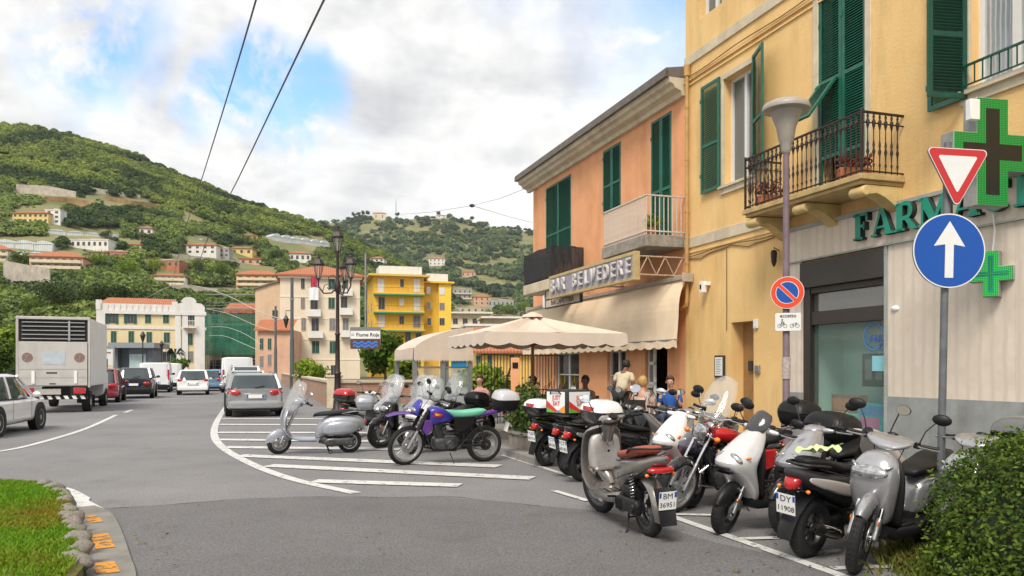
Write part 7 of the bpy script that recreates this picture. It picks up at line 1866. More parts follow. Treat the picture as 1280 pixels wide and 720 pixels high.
for i in range(22):
    a = random.uniform(0, 6.28); e = random.uniform(.1, 1.3); c, s = math.cos(a), math.sin(a); L_ = 1.5; p = [Vector((0, 0, 3.2)), Vector((c*L_*.5, s*L_*.5, 3.2+e*.7)), Vector((c*L_, s*L_, 3.0+e*.5-.3))]; q = Vector((-s, c, 0))*.16
    m.quad(p[0], p[1]-q, p[2], p[1]+q)
m.build('fronds', M_PINE, t)
# lamps of the square
for (u, Y, vt, lb) in ((178.5, 72, 428, 'dark lamp post with single lantern in front of the kiosk'), (202, 88, 437, 'slim lamp post before the cream house lower window')):
    t = thing('street_lamp', lb, 'street lamp', (P(u, 0, Y).x, Y, 0)); h = P(0, vt, Y).z; m = MB(); m.tube([(0, 0, 0), (0, 0, 1), (0, 0, h)], [.12, .07, .05], 8); m.build('pole', M_DARKMET, t); m = MB(); m.lathe([(.06, h), (.25, h+.6), (.28, h+.62), (.08, h+.95), (0, h+1)], n=6); m.build('lantern', M_DARKMET, t)
# ------------------------------------------------------------------ vehicles: x forward, y left, origin on the ground at the rear bumper's middle
def car(name, label, cat, ucol, H_=1.45, L=4.3, W=1.76, kind='hatch', loc=None, dirv=None, lights='wide', plate=True, group='vehicles on the road'):
    bm_ = paint('car_'+ucol[0], ucol[1], .22, ucol[2] if len(ucol) > 2 else 0, 1)
    d = Vector((dirv[0], dirv[1], 0)).normalized()
    t = thing(name, label, cat, loc, math.atan2(d.y, d.x), group)
    hb = (.88 if kind == 'hatch' else .93) if H_ < 1.6 else 1.08; w = W/2; van = kind == 'van'
    if van: hb = 1.15
    # body shell up to the belt line
    m = MB(); zc = .55; hu = hb-zc
    nose = [(L*.72, zc, w*.99, hu, .33, 6), (L*.80, zc, w*.97, hu*.93, .33, 5), (L*.92, zc, w*.92, hu*.72, .32, 4.5), (L*.98, zc-.02, w*.8, hu*.5, .28, 4), (L, zc-.04, w*.55, hu*.25, .2, 3)]
    if van: nose = [(L*.78, zc, w*.99, hu, .33, 6), (L*.88, zc, w*.97, hu*.9, .33, 5), (L*.97, zc, w*.9, hu*.6, .3, 4.5), (L, zc-.04, w*.6, hu*.3, .2, 3)]
    m.loftx([(.02, zc, w*.72, hu*.55, .2, 5), (.0, zc, w*.9, hu*.9, .26, 6), (.12, zc, w*.97, hu, .33, 6), (.5, zc, w, hu, .34, 6), (L*.4, zc, w, hu*.97, .35, 6)]+nose, 24)
    body = m.build('body', bm_, t, smooth=50)
    # glasshouse and roof
    zr = H_-.06; wr = w*(.80 if not van else .93)
    if van: rx0, rx1, bx0, bx1 = .06, L*.70, .03, L*.84
    elif kind == 'wagon': rx0, rx1, bx0, bx1 = .45, L*.58, .10, L*.74
    elif kind == 'suv': rx0, rx1, bx0, bx1 = .42, L*.60, .12, L*.74
    else: rx0, rx1, bx0, bx1 = .5, L*.56, .08, L*.74
    def lv(z, k):   # ring between belt (k=0) and roof (k=1)
        a = bx0+(rx0-bx0)*k; b = bx1+(rx1-bx1)*k; c = (a+b)/2; hw = (w*.95)*(1-k)+wr*k
        return (z, c, hw, b-c, c-a, 5 if kind == 'hatch' else 8)
    m = MB(); m.loftz([lv(hb-.03, 0), lv(hb+(zr-hb)*.5, .44), lv(zr, .95)], 28)
    if van:
        m2 = MB(); kx = L*.56; m2.loftz([(z, (bx0+kx)/2, hw*1.008, kx-(bx0+kx)/2, (bx0+kx)/2-bx0+.015, 9) for z, hw in ((hb-.05, w*.96), (hb+(zr-hb)*.5, (w*.95+wr)/2), (zr, wr*1.0))], 28); m2.build('cargo_side', bm_, t, smooth=40)
    m.build('glass', M_CARGLASS, t, smooth=50)
    m = MB(); z, c, hw, hf, hbk, p = lv(zr, .95)
    m.loftz([(zr-.015, c, hw+.012, hf+.02, hbk+.02, 8), (zr+.02, c, hw, hf, hbk, 7), (H_, c, hw*.86, hf*.86, hbk*.9, 5)], 28); m.build('roof', bm_, t, smooth=50)
    def edge(xb, xr_, yb, yr, r_): MB().tube([(xb, yb, hb-.02), ((xb+xr_)/2, (yb+yr)/2*1.012, (hb+zr)/2), (xr_, yr, zr+.005)], r_, 6).build('pillar', bm_, t, smooth=50)
    for q in (-1, 1):
        edge(bx1-.08, rx1-.02, q*w*.91, q*wr*.96, .042); edge(bx0+.10, rx0+.12, q*w*.90, q*wr*.94, .075 if kind != 'suv' else .09)
        xm = L*.36; edge(xm, xm-.02, q*w*.955, q*wr*1.0, .035)
        if kind in ('wagon', 'suv'): edge(L*.16+.1, L*.17+.15, q*w*.955, q*wr*.99, .03)
    if kind == 'wagon':
        for q in (-1, 1): MB().tube([(rx0+.1, q*wr*.86, zr+.04), (rx0+.25, q*wr*.86, zr+.10), (rx1-.2, q*wr*.86, zr+.10), (rx1, q*wr*.84, zr+.04)], .018, 6).build('roof_rail', M_ALU, t, smooth=50)
    # wheels and arches
    Rw = .32 if kind != 'suv' else .36
    for x in (.85, L*.79):
        for q in (-1, 1):
            MB().lathe([(0, -.1), (Rw+.06, -.1), (Rw+.06, .1), (0, .1)], (x, q*(w-.088), Rw+.02), 'Y', 26).build('wheel_arch', M_BLACKP, t, smooth=40)
            wl = thing('wheel', None, None, (x, q*(w-.09), Rw)); wl.parent = t
            m = MB(); m.lathe([(Rw*.62, -.1), (Rw*.9, -.105), (Rw, -.07), (Rw, .07), (Rw*.9, .105), (Rw*.62, .1), (Rw*.62, -.1)], axis='Y', n=28); m.build('tyre', M_RUBBER, wl, smooth=40)
            m = MB(); m.lathe([(Rw*.64, .108*q), (Rw*.58, .095*q), (Rw*.56, .05*q), (0, .05*q)], axis='Y', n=28)
            for i in range(6): mm = Matrix.Rotation(2*PI*i/6, 3, 'Y'); m.cbox(mm @ Vector((Rw*.3, .085*q, 0)), (Rw*.58, .03, .07), mm)
            m.lathe([(0, .11*q), (.06, .105*q), (.06, .05*q)], axis='Y', n=14); m.build('rim', M_ALU, wl, smooth=30)
    # rear: bumper, lamps, plate, handle, wiper; front: lamps
    m = MB(); m.loftx([(-.045, .42, w*.82, .08, .10, 6), (-.03, .42, w*.93, .12, .13, 6), (.15, .42, w*.995, .13, .14, 6), (.3, .42, w*.99, .1, .1, 6)], 20); m.build('rear_bumper', M_BLACKP if kind in ('suv', 'van') else bm_, t, smooth=40)
    MB().box(-.02, .3, -w*.86, w*.86, .22, .34).build('rear_valance', M_BLACKP, t, bevel=.02)
    for q in (-1, 1):
        m = MB()
        if lights == 'wide': m.T = Matrix.Translation((.035, q*w*.74, .80)) @ Matrix.Rotation(q*R(-16), 4, 'Z'); m.sphere((0, 0, 0), (.06, w*.25, .10), 16, 8)
        elif lights == 'round': m.T = Matrix.Translation((.05, q*w*.82, .88)) @ Matrix.Rotation(q*R(-25), 4, 'Z'); m.sphere((0, 0, 0), (.05, w*.16, .10), 16, 8)
        else: m.box(.0, .10, q*w*.90-.045, q*w*.90+.045, .85, 1.30 if H_ < 1.9 else 1.5)
        m.build('tail_light', M_RED, t, smooth=50, bevel=0)
        m = MB(); m.T = Matrix.Translation((L*.93, q*w*.68, .66)) @ Matrix.Rotation(q*R(-25), 4, 'Z'); m.sphere((0, 0, 0), (.06, .2, .08), 14, 8); m.build('headlight', M_LENS, t, smooth=50)
        m = MB(); m.sphere((L*.665, q*(w+.09), hb+.05), (.06, .11, .075), 12, 8); m.tube([(L*.67, q*(w*.93), hb), (L*.665, q*(w+.05), hb+.03)], .02, 5); m.build('wing_mirror', bm_ if kind != 'van' else M_BLACKP, t, smooth=50)
        for xd in ((L*.42, L*.2) if kind != 'van' else (L*.62,)):
            m = MB(); m.box(xd-.16, xd+.02, q*(w+.005)-.012, q*(w+.005)+.012, hb-.16, hb-.13); m.build('door_handle', bm_, t, bevel=.005)
        m = MB()
        for xd in (L*.655, L*.385, L*.20): m.box(xd-.003, xd+.003, q*w*.998-.002, q*w*.998+.002, .36, hb-.05)
        m.build('door_seam', M_BLACKP, t)
    if plate:
        zp = .68 if kind != 'suv' else .74
        m = MB(); m.m = 0; m.box(-.05, -.035, -.26, .26, zp-.06, zp+.06); m.m = 1; m.box(-.052, -.05, .215, .26, zp-.055, zp+.055); m.box(-.052, -.05, -.26, -.215, zp-.055, zp+.055)
        o = m.build('number_plate', [M_WHITEP, mat('plate_blue', (.01,.08,.42), .4)], t)
        m = MB(); m.box(-.03, .02, -.32, .32, zp-.11, zp+.10); m.build('plate_recess', M_BLACKP if kind == 'suv' else bm_, t, bevel=.01)
    m = MB(); m.tube([(bx0-.01, .02, hb+.03), (bx0+.05, -.3, hb+.08)], .012, 5); m.build('rear_wiper', M_BLACKP, t)
    m = MB(); m.box(rx0-.02, rx0+.06, -.16, .16, zr-.03, zr-.0); m.build('brake_light', M_RED, t)
    m = MB(); m.box(bx0+.35, bx0+.5, -w*.6, w*.6, hb-.05, hb+.22); m.build('rear_shelf', M_BLACKP, t)
    return t
DV = Vector((-.375, 1, 0)).normalized()
def gz(u, v): p = G(u, v); return (p.x, p.y, 0)
car('parked_car', 'silver grey estate car with roof rails at the edge of the striped area', 'car', ('silver', (.34,.35,.36), .35), 1.43, 4.6, 1.78, 'wagon', gz(319, 521.5), DV)
car('parked_car', 'small pale silver car just ahead of the grey estate car', 'car', ('pale_silver', (.45,.46,.47), .5), 1.5, 3.9, 1.7, 'hatch', gz(309.5, 508), DV, plate=False)
car('parked_car', 'light silver people carrier with tall red lamps ahead of two cars', 'car', ('light_silver', (.5,.5,.5), .4), 1.72, 4.4, 1.8, 'wagon', gz(306, 498), DV, lights='tall', plate=False)
car('delivery_van', 'white high roof van farthest ahead in the right hand lane', 'van', ('van_white', (.72,.73,.74)), 2.3, 5.0, 1.95, 'van', gz(297, 491), DV, lights='tall', plate=False)
car('white_car', 'white hatchback driving away in the middle of the road', 'car', ('white', (.82,.82,.81)), 1.5, 4.0, 1.77, 'hatch', gz(241, 494), DV, lights='round')
car('dark_suv', 'dark charcoal sport utility car behind the white vans', 'car', ('charcoal', (.025,.027,.032)), 1.62, 4.3, 1.82, 'suv', gz(167, 498.5), DV, lights='wide')
car('delivery_van', 'white van directly ahead of the charcoal car', 'van', ('van_white', 0), 1.95, 4.4, 1.85, 'van', gz(193, 491), DV, lights='tall')
car('delivery_van', 'white van second ahead of the charcoal car', 'van', ('van_white', 0), 1.95, 4.2, 1.85, 'van', gz(209.5, 487.5), DV, lights='tall')
car('parked_car', 'dark red car half hidden in front of the box truck', 'car', ('dark_red', (.20,.015,.025)), 1.58, 4.1, 1.75, 'hatch', gz(121, 504), DV)
for lb, c, u, v in (('light blue car right of the white hatchback', ('light_blue', (.12,.24,.36)), 262, 489), ('dark blue grey car behind the light blue one', ('blue_grey', (.07,.10,.15)), 268.5, 486), ('bright blue small car in the far queue', ('bright_blue', (.02,.08,.42)), 276, 484), ('dark far car last in the queue near the scaffold', ('dull_red', (.20,.05,.04)), 272, 480)):
    car('parked_car', lb, 'car', c, 1.48, 3.9, 1.7, 'hatch', gz(u, v), DV, plate=False)
a = G(3, 545.5); b = G(48, 536.5); d = (b-a).normalized(); nrm = Vector((d.y, -d.x, 0)); L_ = 4.3
org = b-d*(L_*.79)-nrm*(1.77/2-.05)
car('white_car', 'white hatchback cut off by the left edge of the street', 'car', ('white', 0), 1.46, L_, 1.77, 'hatch', (org.x, org.y, 0), d)
# box truck
t = thing('box_truck', 'white box truck with louvred rear door and tail lift', 'truck', gz(67, 516.5), math.atan2(DV.y, DV.x), 'vehicles on the road')
TW = mat('truck_white', (.70,.70,.69), .45, var=.06, scale=1.5, stain=.2); TG = mat('tail_lift_aluminium', (.52,.50,.47), .5, .25, var=.12, scale=2, stain=.35)
m = MB(); m.m = 0; m.box(.06, 5.0, -1.14, 1.14, .95, 3.38); m.build('box_body', TW, t, bevel=.02)
m = MB(); m.box(-.02, .06, -1.16, -1.08, .9, 3.4); m.box(-.02, .06, 1.08, 1.16, .9, 3.4); m.box(-.03, .08, -1.16, 1.16, 3.32, 3.42); m.build('rear_frame', TG, t, bevel=.01)
m = MB(); m.box(-.06, .058, -1.07, 1.07, .98, 2.52); o = m.build('tail_lift_door', TG, t, bevel=.01)
for zz in (1.25, 1.55): MB().box(-.066, -.06, -1.06, 1.06, zz, zz+.012).build('door_rib', M_STEEL, o)
m = MB(); m.box(-.068, -.0605, -.38, .34, 1.72, 2.2); m.build('panel_sticker', mat('pale_blue_sticker', (.45,.50,.55), .5, var=.2, scale=3), o)
for y in (-.82, .80): m = MB(); m.lathe([(0, -.068), (.17, -.068), (.17, -.06)], (0, y, 1.97), 'X', 22); m.build('round_logo', mat('faded_logo', (.26,.17,.15), .6, var=.6, scale=14), o)
for y in (-.7, .62): MB().box(-.09, -.06, y-.05, y+.05, 1.05, 1.5).build('lift_bracket', M_WHITEP, o)
m = MB(); m.box(-.064, -.0605, -.12, .22, 1.40, 1.45); m.box(-.064, -.0605, -.08, .12, 1.02, 1.06); m.build('marking', M_BLACKP, o)
m = MB(); m.box(.045, .059, -1.07, 1.07, 2.54, 3.31); lo = m.build('louvre_opening', M_DARK, t)
m = MB()
for k in range(5): m.box(-.01, .04, -.98, .98, 2.62+.145*k, 2.65+.145*k)
m.box(-.02, .045, -.52, -.46, 2.56, 3.28); m.build('louvre', M_ALU, lo)
m = MB(); m.box(.5, 5.6, -.45, .45, .55, .93); m.build('chassis', M_DARKMET, t)
m = MB(); m.m = 0; m.box(.1, .22, -1.05, 1.05, .48, .62); m.m = 1
for i in range(8): m.prism([(-1.0+i*.26, .49), (-.87+i*.26, .49), (-.81+i*.26, .61), (-.94+i*.26, .61)], .095, .1, axis='X')
m.build('under_run_bar', [M_BLACKP, M_WHITEP], t)
m = MB(); m.box(.02, .1, -.42+.2, .55, .66, .86); m.build('number_plate', mat('dull_plate', (.45,.42,.38), .6, var=.3, scale=20), t)
m = MB(); m.box(.0, .1, -1.0, -.62, .68, .9); m.build('tail_light', M_RED, t, bevel=.01); m = MB(); m.box(.0, .1, .62, 1.0, .68, .9); m.build('tail_light', M_RED, t, bevel=.01)
m = MB(); m.loftx([(5.1, 1.2, 1.0, 1.0, .75, 7), (5.2, 1.2, 1.03, 1.05, .8, 7), (6.2, 1.2, 1.03, 1.0, .8, 7), (6.7, 1.1, 1.0, .35, .7, 6), (6.95, 1.0, .9, .2, .55, 5)], 22); m.build('cab', TW, t, smooth=50); 
for q in (-1, 1): MB().box(5.5, 6.25, q*1.035-.01, q*1.035+.01, 1.4, 2.0).build('cab_window', M_CARGLASS, t, bevel=.02)
for x in (1.1, 5.7):
    for q in (-1, 1):
        wl = thing('wheel', None, None, (x, q*.92, .38)); wl.parent = t
        MB().lathe([(.22, -.14), (.36, -.14), (.38, -.1), (.38, .1), (.36, .14), (.22, .14), (.22, -.14)], axis='Y', n=26).build('tyre', M_RUBBER, wl, smooth=40); MB().lathe([(.23, q*.13), (.2, q*.06), (0, q*.06)], axis='Y', n=22).build('rim', M_WHITEP, wl, smooth=30)
for q in (-1, 1): MB().box(1.5, 1.53, q*.92-.2, q*.92+.2, .15, .6).build('mudguard', M_RUBBER, t)
# ------------------------------------------------------------------ the parked two-wheelers
silver = paint('vespa_silver', (.36,.38,.42), .3, .45); worn = mat('worn_silver_paint', (.33,.305,.285), .27, .75, var=.25, scale=7, coat=.25, stain=.4)
silverw = paint('silver_white', (.64,.64,.64), .28, .35); silv2 = paint('bright_silver', (.38,.38,.40), .25, .55); pearl = paint('pearl_grey', (.50,.46,.42), .3, .2)
black = paint('gloss_black', (.015,.015,.017), .2); white = paint('white_gloss', (.75,.75,.74), .25); red = paint('red_gloss', (.45,.012,.015), .2); purple = paint('purple_plastic', (.10,.03,.22), .35, coat=.2); bluep = paint('blue_violet_plastic', (.035,.03,.30), .3, coat=.3)
redseat = mat('red_brown_vinyl', (.36,.075,.045), .55, var=.2, scale=8, bump=.2, bscale=80); mint = mat('mint_vinyl', (.16,.52,.36), .6, var=.12, scale=10, bump=.2, bscale=60); dpurple = paint('dark_purple', (.045,.03,.05), .2)
g1 = 'motorbikes parked by the striped area'; g2 = 'motorbikes parked in the angled bays'
def W(u, v): return G(u, v)
b = vespa('silver classic shaped scooter with clear windscreen and silver top box', silver, M_SEATBLK, g1, R(22)); b.place(W(349, 567.5), rear=W(438, 565.5), lean=R(-4))
# black scooter with windscreen, facing the road
b = scooter('black scooter with clear windscreen right behind the silver one', black, M_SEATBLK, g1, R(-10), kind='tall', rf=.3, rr=.3, screen='clear', wb=1.34, box=None, mirrors=(0, 1)); b.place((-2.62, 15.9), rear=(-1.75, 16.9), lean=R(-3))
b = scooter('dark scooter with red and white top box beside the brick wall', white, M_SEATBLK, g1, R(0), kind='sport', box=dict(lid=red, base=black), side2=black); b.place((-3.3, 19.6), rear=(-3.75, 18.4), lean=R(4))
b = scooter('white touring scooter with tall clear windscreen and black top box', silverw, M_SEATBLK, g1, R(12), kind='maxi', rf=.26, rr=.26, wb=1.45, screen='clear', box=dict(L=.42, W=.44, H=.28)); b.place((-1.85, 14.9), rear=(-.95, 16.0), lean=R(-3))
b = scooter('grey scooter with smoked screen between white scooter and black one', silv2, M_SEATBLK, g1, R(5), kind='sport', screen='clear', mirrors=(1, 1)); b.place((-2.15, 16.2), rear=(-1.3, 17.2), lean=R(-3))
b = motorbike('purple and blue trail motorcycle with mint green seat and big top box', bluep, mint, g1, R(16), kind='enduro', finm=purple, box=dict(lid=mat('grey_white_lid', (.48,.48,.50), .3, coat=.5), base=M_BLACKP, L=.44, W=.46, H=.36)); b.place(W(507, 581.5), rear=W(602, 577), lean=R(-6), scale=.96)
# angled row, left part: rears to the camera
b = scooter('black scooter with red and white top box at row end by planter', black, M_SEATBLK, g2, R(0), kind='sport', rf=.28, rr=.28, box=dict(lid=white, base=black, L=.38, W=.4, H=.26), plate=('CB', '90774'), mirrors=(1, 0)); b.place((1.75, 14.05), rear=W(684, 583), lean=R(5), by_rear=True)
b = scooter('silver and black scooter carrying the JUST EAT delivery box', silv2, M_SEATBLK, g2, R(0), kind='sport', rf=.28, rr=.28, box=None, plate=('CT', '60183'), side2=black, mz=.22); b.place((2.15, 12.55), rear=W(716, 595), lean=R(5), by_rear=True); JE = b
b = scooter('black scooter with white lidded top box behind the worn silver scooter', black, M_SEATBLK, g2, R(0), kind='tall', rf=.3, rr=.3, box=dict(lid=white, base=black, L=.46, W=.5, H=.32), plate=None, mz=.25); b.place((2.5, 11.6), rear=(1.35, 10.9), lean=R(5))
b = scooter('worn silver retro scooter with red brown seat and plate BM 36951', worn, redseat, None, R(14), kind='classic', rf=.285, rr=.275, wb=1.28, style='3', box=None, plate=('BM', '36951'), rack=True, side2=mat('polished_panel', (.62,.60,.57), .28, .5, var=.25, scale=6), mirrors=(1, 1), mirmat=M_CHROME, stand='c', mz=.24, name='vintage_scooter'); b.place(W(745, 638), rear=W(812, 670), lean=R(-3), by_rear=True)
b = scooter('red scooter with white nose behind the worn silver one', white, M_SEATBLK, g2, R(20), kind='sport', screen=None, side2=red, mirrors=(1, 1), mirmat=M_CHROME); b.place((1.85, 9.9), rear=(2.7, 10.9), lean=R(-3))
b = scooter('dark purple touring scooter with tall raked clear windscreen', dpurple, M_SEATBLK, g2, R(8), kind='maxi', rf=.27, rr=.27, wb=1.45, screen='tall', mirrors=(1, 1)); b.place((2.05, 9.15), rear=(3.15, 10.15), lean=R(-3))
b = motorbike('black and red road motorcycle with round chrome headlamp', red, M_SEATBLK, g2, R(18), kind='road', finm=black, box=dict(L=.4, W=.42, H=.3)); b.place(W(846, 641), rear=(3.05, 9.35), lean=R(-5))
b = scooter('silver white sporty scooter with smoked screen and black top box', silverw, M_SEATBLK, g2, R(16), kind='sport', rf=.245, rr=.245, screen='smoke', side2=M_BLACKP, box=dict(L=.46, W=.5, H=.3), mirrors=(1, 1), mz=.1); b.place(W(905, 667), rear=(3.12, 8.45), lean=R(-6))
b = scooter('black and pearl grey scooter seen from behind with tall red lamp', pearl, M_SEATBLK, g2, R(-8), kind='sport', rf=.26, rr=.26, side2=mat('matt_black_panel', (.03,.03,.033), .45, var=.2, scale=12), plate=('DY', '11908'), stand='s', mirrors=(0, 1), mz=.26); b.place((3.45, 7.55), rear=W(1008, 696), lean=R(6), by_rear=True); GC = b
b = scooter('bright silver big wheeled scooter facing out next to the bush', silv2, M_SEATBLK, g2, R(14), kind='tall', rf=.31, rr=.3, wb=1.32, side2=silv2, mirrors=(1, 1), mz=.2, mirmat=M_BLACKP); b.place(W(1072, 717), rear=(3.62, 7.05), lean=R(-5))
b = scooter('scooter with grey lidded top box mostly hidden behind the bush', silv2, M_SEATBLK, g2, R(0), kind='tall', rf=.3, rr=.3, box=dict(lid=mat('dark_grey_lid', (.12,.12,.125), .35, coat=.4), base=M_BLACKP, L=.48, W=.52, H=.3), mirrors=(0, 0)); b.place((3.4, 6.2), rear=(4.25, 6.95), lean=R(-4))
# things lying on the machines
x = GC.root; p = x.matrix_basis @ Vector((-.62, 0, .90))
t = thing('cloth', 'lime green and white cloth lying on the tail of a black scooter', 'cloth', p, x.rotation_euler.z); m = MB(); n = 10
for i in range(n):
    for k in range(6):
        def q(a, c): xx, yy = -.2+.4*a/n, -.1+.2*c/6; return (xx, yy, .028+.02*math.sin(a*1.3+c)+.014*math.sin(c*2.1+a*.5)-.5*yy*yy)
        m.quad(q(i, k), q(i+1, k), q(i+1, k+1), q(i, k+1))
m.build('fabric', mat('lime_cloth', (.38,.55,.10), .85, var=.5, scale=22, col2=(.65,.68,.55)), t, smooth=70)
x = JE.root; p = x.matrix_basis @ Vector((-.78, 0, .93))
t = thing('delivery_box', 'white and black insulated box lettered JUST EAT on a scooter tail', 'delivery box', p, x.rotation_euler.z+R(8), None)
MB().box(-.24, .24, -.24, .24, 0, .36).build('case', mat('black_cordura', (.02,.02,.022), .7, bump=.2, bscale=120), t, bevel=.03)
cols = {'w': (.78,.78,.77), 'r': (.62,.03,.03), 'o': (.85,.30,.02), 'g': (.10,.40,.05), 'b': (.05,.25,.5)}
def panel(face):
    T = {'rear': Matrix.Translation((-.243, 0, .18)) @ Matrix.Rotation(-PI/2, 4, 'Z'), 'side': Matrix.Translation((0, -.243, .18)), 'other': Matrix.Translation((0, .243, .18)) @ Matrix.Rotation(PI, 4, 'Z')}[face]
    for k, (c, o_) in enumerate((('w', [(-.2, -.15), (.2, -.15), (.2, .15), (-.2, .15)]), ('r', [(-.2, .02), (-.2, -.08), (-.02, -.15), (.08, -.15)]), ('g', [(-.2, -.08), (-.2, -.15), (0, -.15)]), ('o', [(.2, -.04), (.2, -.15), (.0, -.15)]), ('b', [(.02, -.15), (.14, -.15), (.05, -.11)]))):
        m = MB(); m.T = T; m.prism(o_, -.002-.0012*k, -.001*k); m.build('panel', mat('box_'+c, cols[c], .5), t)
    for s, z in (('JUST', .065), ('EAT', -.02)):
        o = text(s, .088, mat('box_r', cols['r']), t, (0, 0, 0), depth=.001, bold=.0005); o.matrix_local = T @ Matrix.Translation((.02, -.009, z)) @ Matrix.Rotation(PI/2, 4, 'X')
panel('rear'); panel('side')
MB().tube([(-.25, -.12, .3), (-.27, -.08, .34), (-.27, .08, .34), (-.25, .12, .3)], .01, 6).build('strap', M_BLACKP, t)

def dup(root, label, front, rear, lean=-3, old=None):
    c = copy_tree(root); tag(c, label, None, g2); f = Vector(front); r = Vector(rear); d = (f-r).normalized(); p = f-d*.65
    c.location = (p.x, p.y, 0); c.rotation_euler = (R(lean), 0, math.atan2(d.y, d.x)); return c
rt = {o['label']: o for o in bpy.data.objects if o.get('category') == 'scooter'}
def by(k): return next(o for l, o in rt.items() if k in l)
c = dup(by('grey scooter with smoked'), 'grey scooter deep in the cluster behind the silver classic scooter', (-2.95, 17.5), (-2.1, 18.5)); c['group'] = g1
c = dup(by('black scooter with clear'), 'black scooter with clear windscreen between the blue trail motorcycle and the wall', (-1.5, 17.0), (-.7, 18.0)); c['group'] = g1
dup(by('silver and black scooter carrying'), 'silver and black scooter without box right of the delivery box scooter', (2.1, 12.0), (1.1, 11.35), 5)
c = dup(by('grey scooter with smoked'), 'silver scooter with handlebar visible between the red scooter and white lidded box', (2.1, 10.7), (3.0, 11.6)); [bpy.data.objects.remove(k) for k in list(c.children) if k.name.startswith('windscreen')]
dup(by('silver and black scooter carrying'), 'silver and black scooter wedged between the silver white sporty one and pearl grey one', (2.62, 7.62), (3.6, 8.35))
if 0: dup(by('dark purple touring'), 'dark touring scooter with tall windscreen behind the round headlamp motorcycle', (2.75, 9.3), (3.75, 10.1))
# ------------------------------------------------------------------ bar terrace
def ex(s, o): return FO+FEX*s+FEY*o
UP = Vector((.42, 16.3, 0)); U_ = thing('parasol', 'big square cream parasol with wooden pole over the bar terrace', 'parasol', UP, math.atan2(.312, .95)-R(0))
hs = 1.42; zr_, za = 2.25, 2.66; m = MB(); n = 8
rimp = []
corn = [(-hs, -hs), (hs, -hs), (hs, hs), (-hs, hs)]
for a, b in zip(corn, corn[1:]+corn[:1]):
    for i in range(n): t = i/n; rimp.append((a[0]+(b[0]-a[0])*t, a[1]+(b[1]-a[1])*t, t))
def rz_(t): return zr_+(.05 if abs(t-.5) < .01 else 0)-.0
k = 8; rows = []
for j in range(k+1):
    q = .06+.94*j/k; rows.append([(x*q, y*q, za+(zr_-za)*q**.9-.10*math.sin(PI*q)*abs(math.sin(2*PI*t))+(.02 if t in (0, .5) else 0)) for x, y, t in rimp])
N_ = len(rimp)
for j in range(k):
    for i in range(N_): m.quad(rows[j][i], rows[j][(i+1) % N_], rows[j+1][(i+1) % N_], rows[j+1][i])
m.build('canopy', M_CANVAS2, U_, smooth=35)
m = MB()
fine_ = []
for a, b in zip(corn, corn[1:]+corn[:1]):
    for i in range(48): t = i/48; fine_.append((a[0]+(b[0]-a[0])*t, a[1]+(b[1]-a[1])*t, t, i))
for i in range(len(fine_)):
    p, q = fine_[i], fine_[(i+1) % len(fine_)]
    def dz(w): return .20+.05*abs(math.sin(w[3]*PI/8))
    def zt(w): return zr_+.012
    m.quad((p[0], p[1], zt(p)), (q[0], q[1], zt(q)), (q[0]*1.012, q[1]*1.012, zt(q)-dz(q)), (p[0]*1.012, p[1]*1.012, zt(p)-dz(p)))
m.build('valance', M_CANVAS2, U_, smooth=50)
m = MB(); m.lathe([(.24, za-.03), (.20, za+.02), (.08, za+.06), (.02, za+.08), (0, za+.085)], n=8); m.build('vent_cap', M_CANVAS2, U_, smooth=30)
WOOD = mat('varnished_wood', (.28,.11,.04), .5, var=.3, scale=8)
m = MB(); m.tube([(0, 0, .1), (0, 0, za)], .033, 10)
for x, y in corn+[(0, -hs), (hs, 0), (0, hs), (-hs, 0)]: m.tube([(x*.05, y*.05, za-.06), (x*.98, y*.98, zr_-.01)], .014, 4); m.tube([(0, 0, 2.05), (x*.5, y*.5, (za+zr_)/2-.03)], .011, 4)
m.build('pole', WOOD, U_, smooth=50); MB().box(-.3, .3, -.3, .3, .125, .22).build('base', M_CONC, U_, bevel=.02)
# fringed awning of the terrace enclosure
A0 = P(517, 0, 19.5); D_ = thing('terrace_awning', 'fringed cream awning on grey posts at the street end of the terrace', 'awning', (A0.x, A0.y, 0), math.atan2(.312, .95)); m = MB(); Wd, Dp = 1.5, 2.6
def aw(i, j): x = Wd*i/16; t = j/6; return (x, .0+Dp*t, 2.08+.52*math.sin(i/16*PI/2)**.75+.012*math.sin(j*1.4))
for i in range(16):
    for j in range(6): m.quad(aw(i, j), aw(i+1, j), aw(i+1, j+1), aw(i, j+1))
m.build('canvas', M_CANVAS2, D_, smooth=60); m = MB()
for i in range(64):
    x = Wd*i/64; m.quad((x, -.01, 2.08), (x+Wd/64*.93, -.012, 2.08), (x+Wd/64*.93, -.02, 1.80-.02*(i % 3)), (x, -.02, 1.80-.02*(i % 3)))
for j in (0, 6): m.add([aw(i, j) for i in range(17)]+[(Wd, aw(0, j)[1], 2.08)], [tuple(range(18))])
for i in range(64):
    y = Dp*i/64; m.quad((-.01, y, 2.08), (-.012, y+Dp/64*.93, 2.08), (-.02, y+Dp/64*.93, 1.82-.02*(i % 3)), (-.02, y, 1.82-.02*(i % 3)))
m.build('fringe', M_CANVAS2, D_); m = MB()
for x, y in ((.05, .1), (.75, .1), (Wd-.05, .1), (.05, Dp), (Wd-.05, Dp)): m = MB(); m.box(x-.05, x+.05, y-.05, y+.05, .12, 2.1+.4*(x > 1)); m.build('post', M_STEEL, D_)
m = MB(); m.box(0, Wd, .06, .14, 2.0, 2.08); m.build('beam', M_STEEL, D_); m = MB()
for a in (.1, .8): m.box(a, a+.6, .09, .10, .5, 1.6)
m.build('glass_screen', mat('terrace_glass', (.35,.42,.42), .05, alpha=.25), D_); m = MB()
for a in (.1, .8): m.box(a, a+.6, .08, .12, .45, .5); m.box(a, a+.6, .08, .12, 1.6, 1.64)
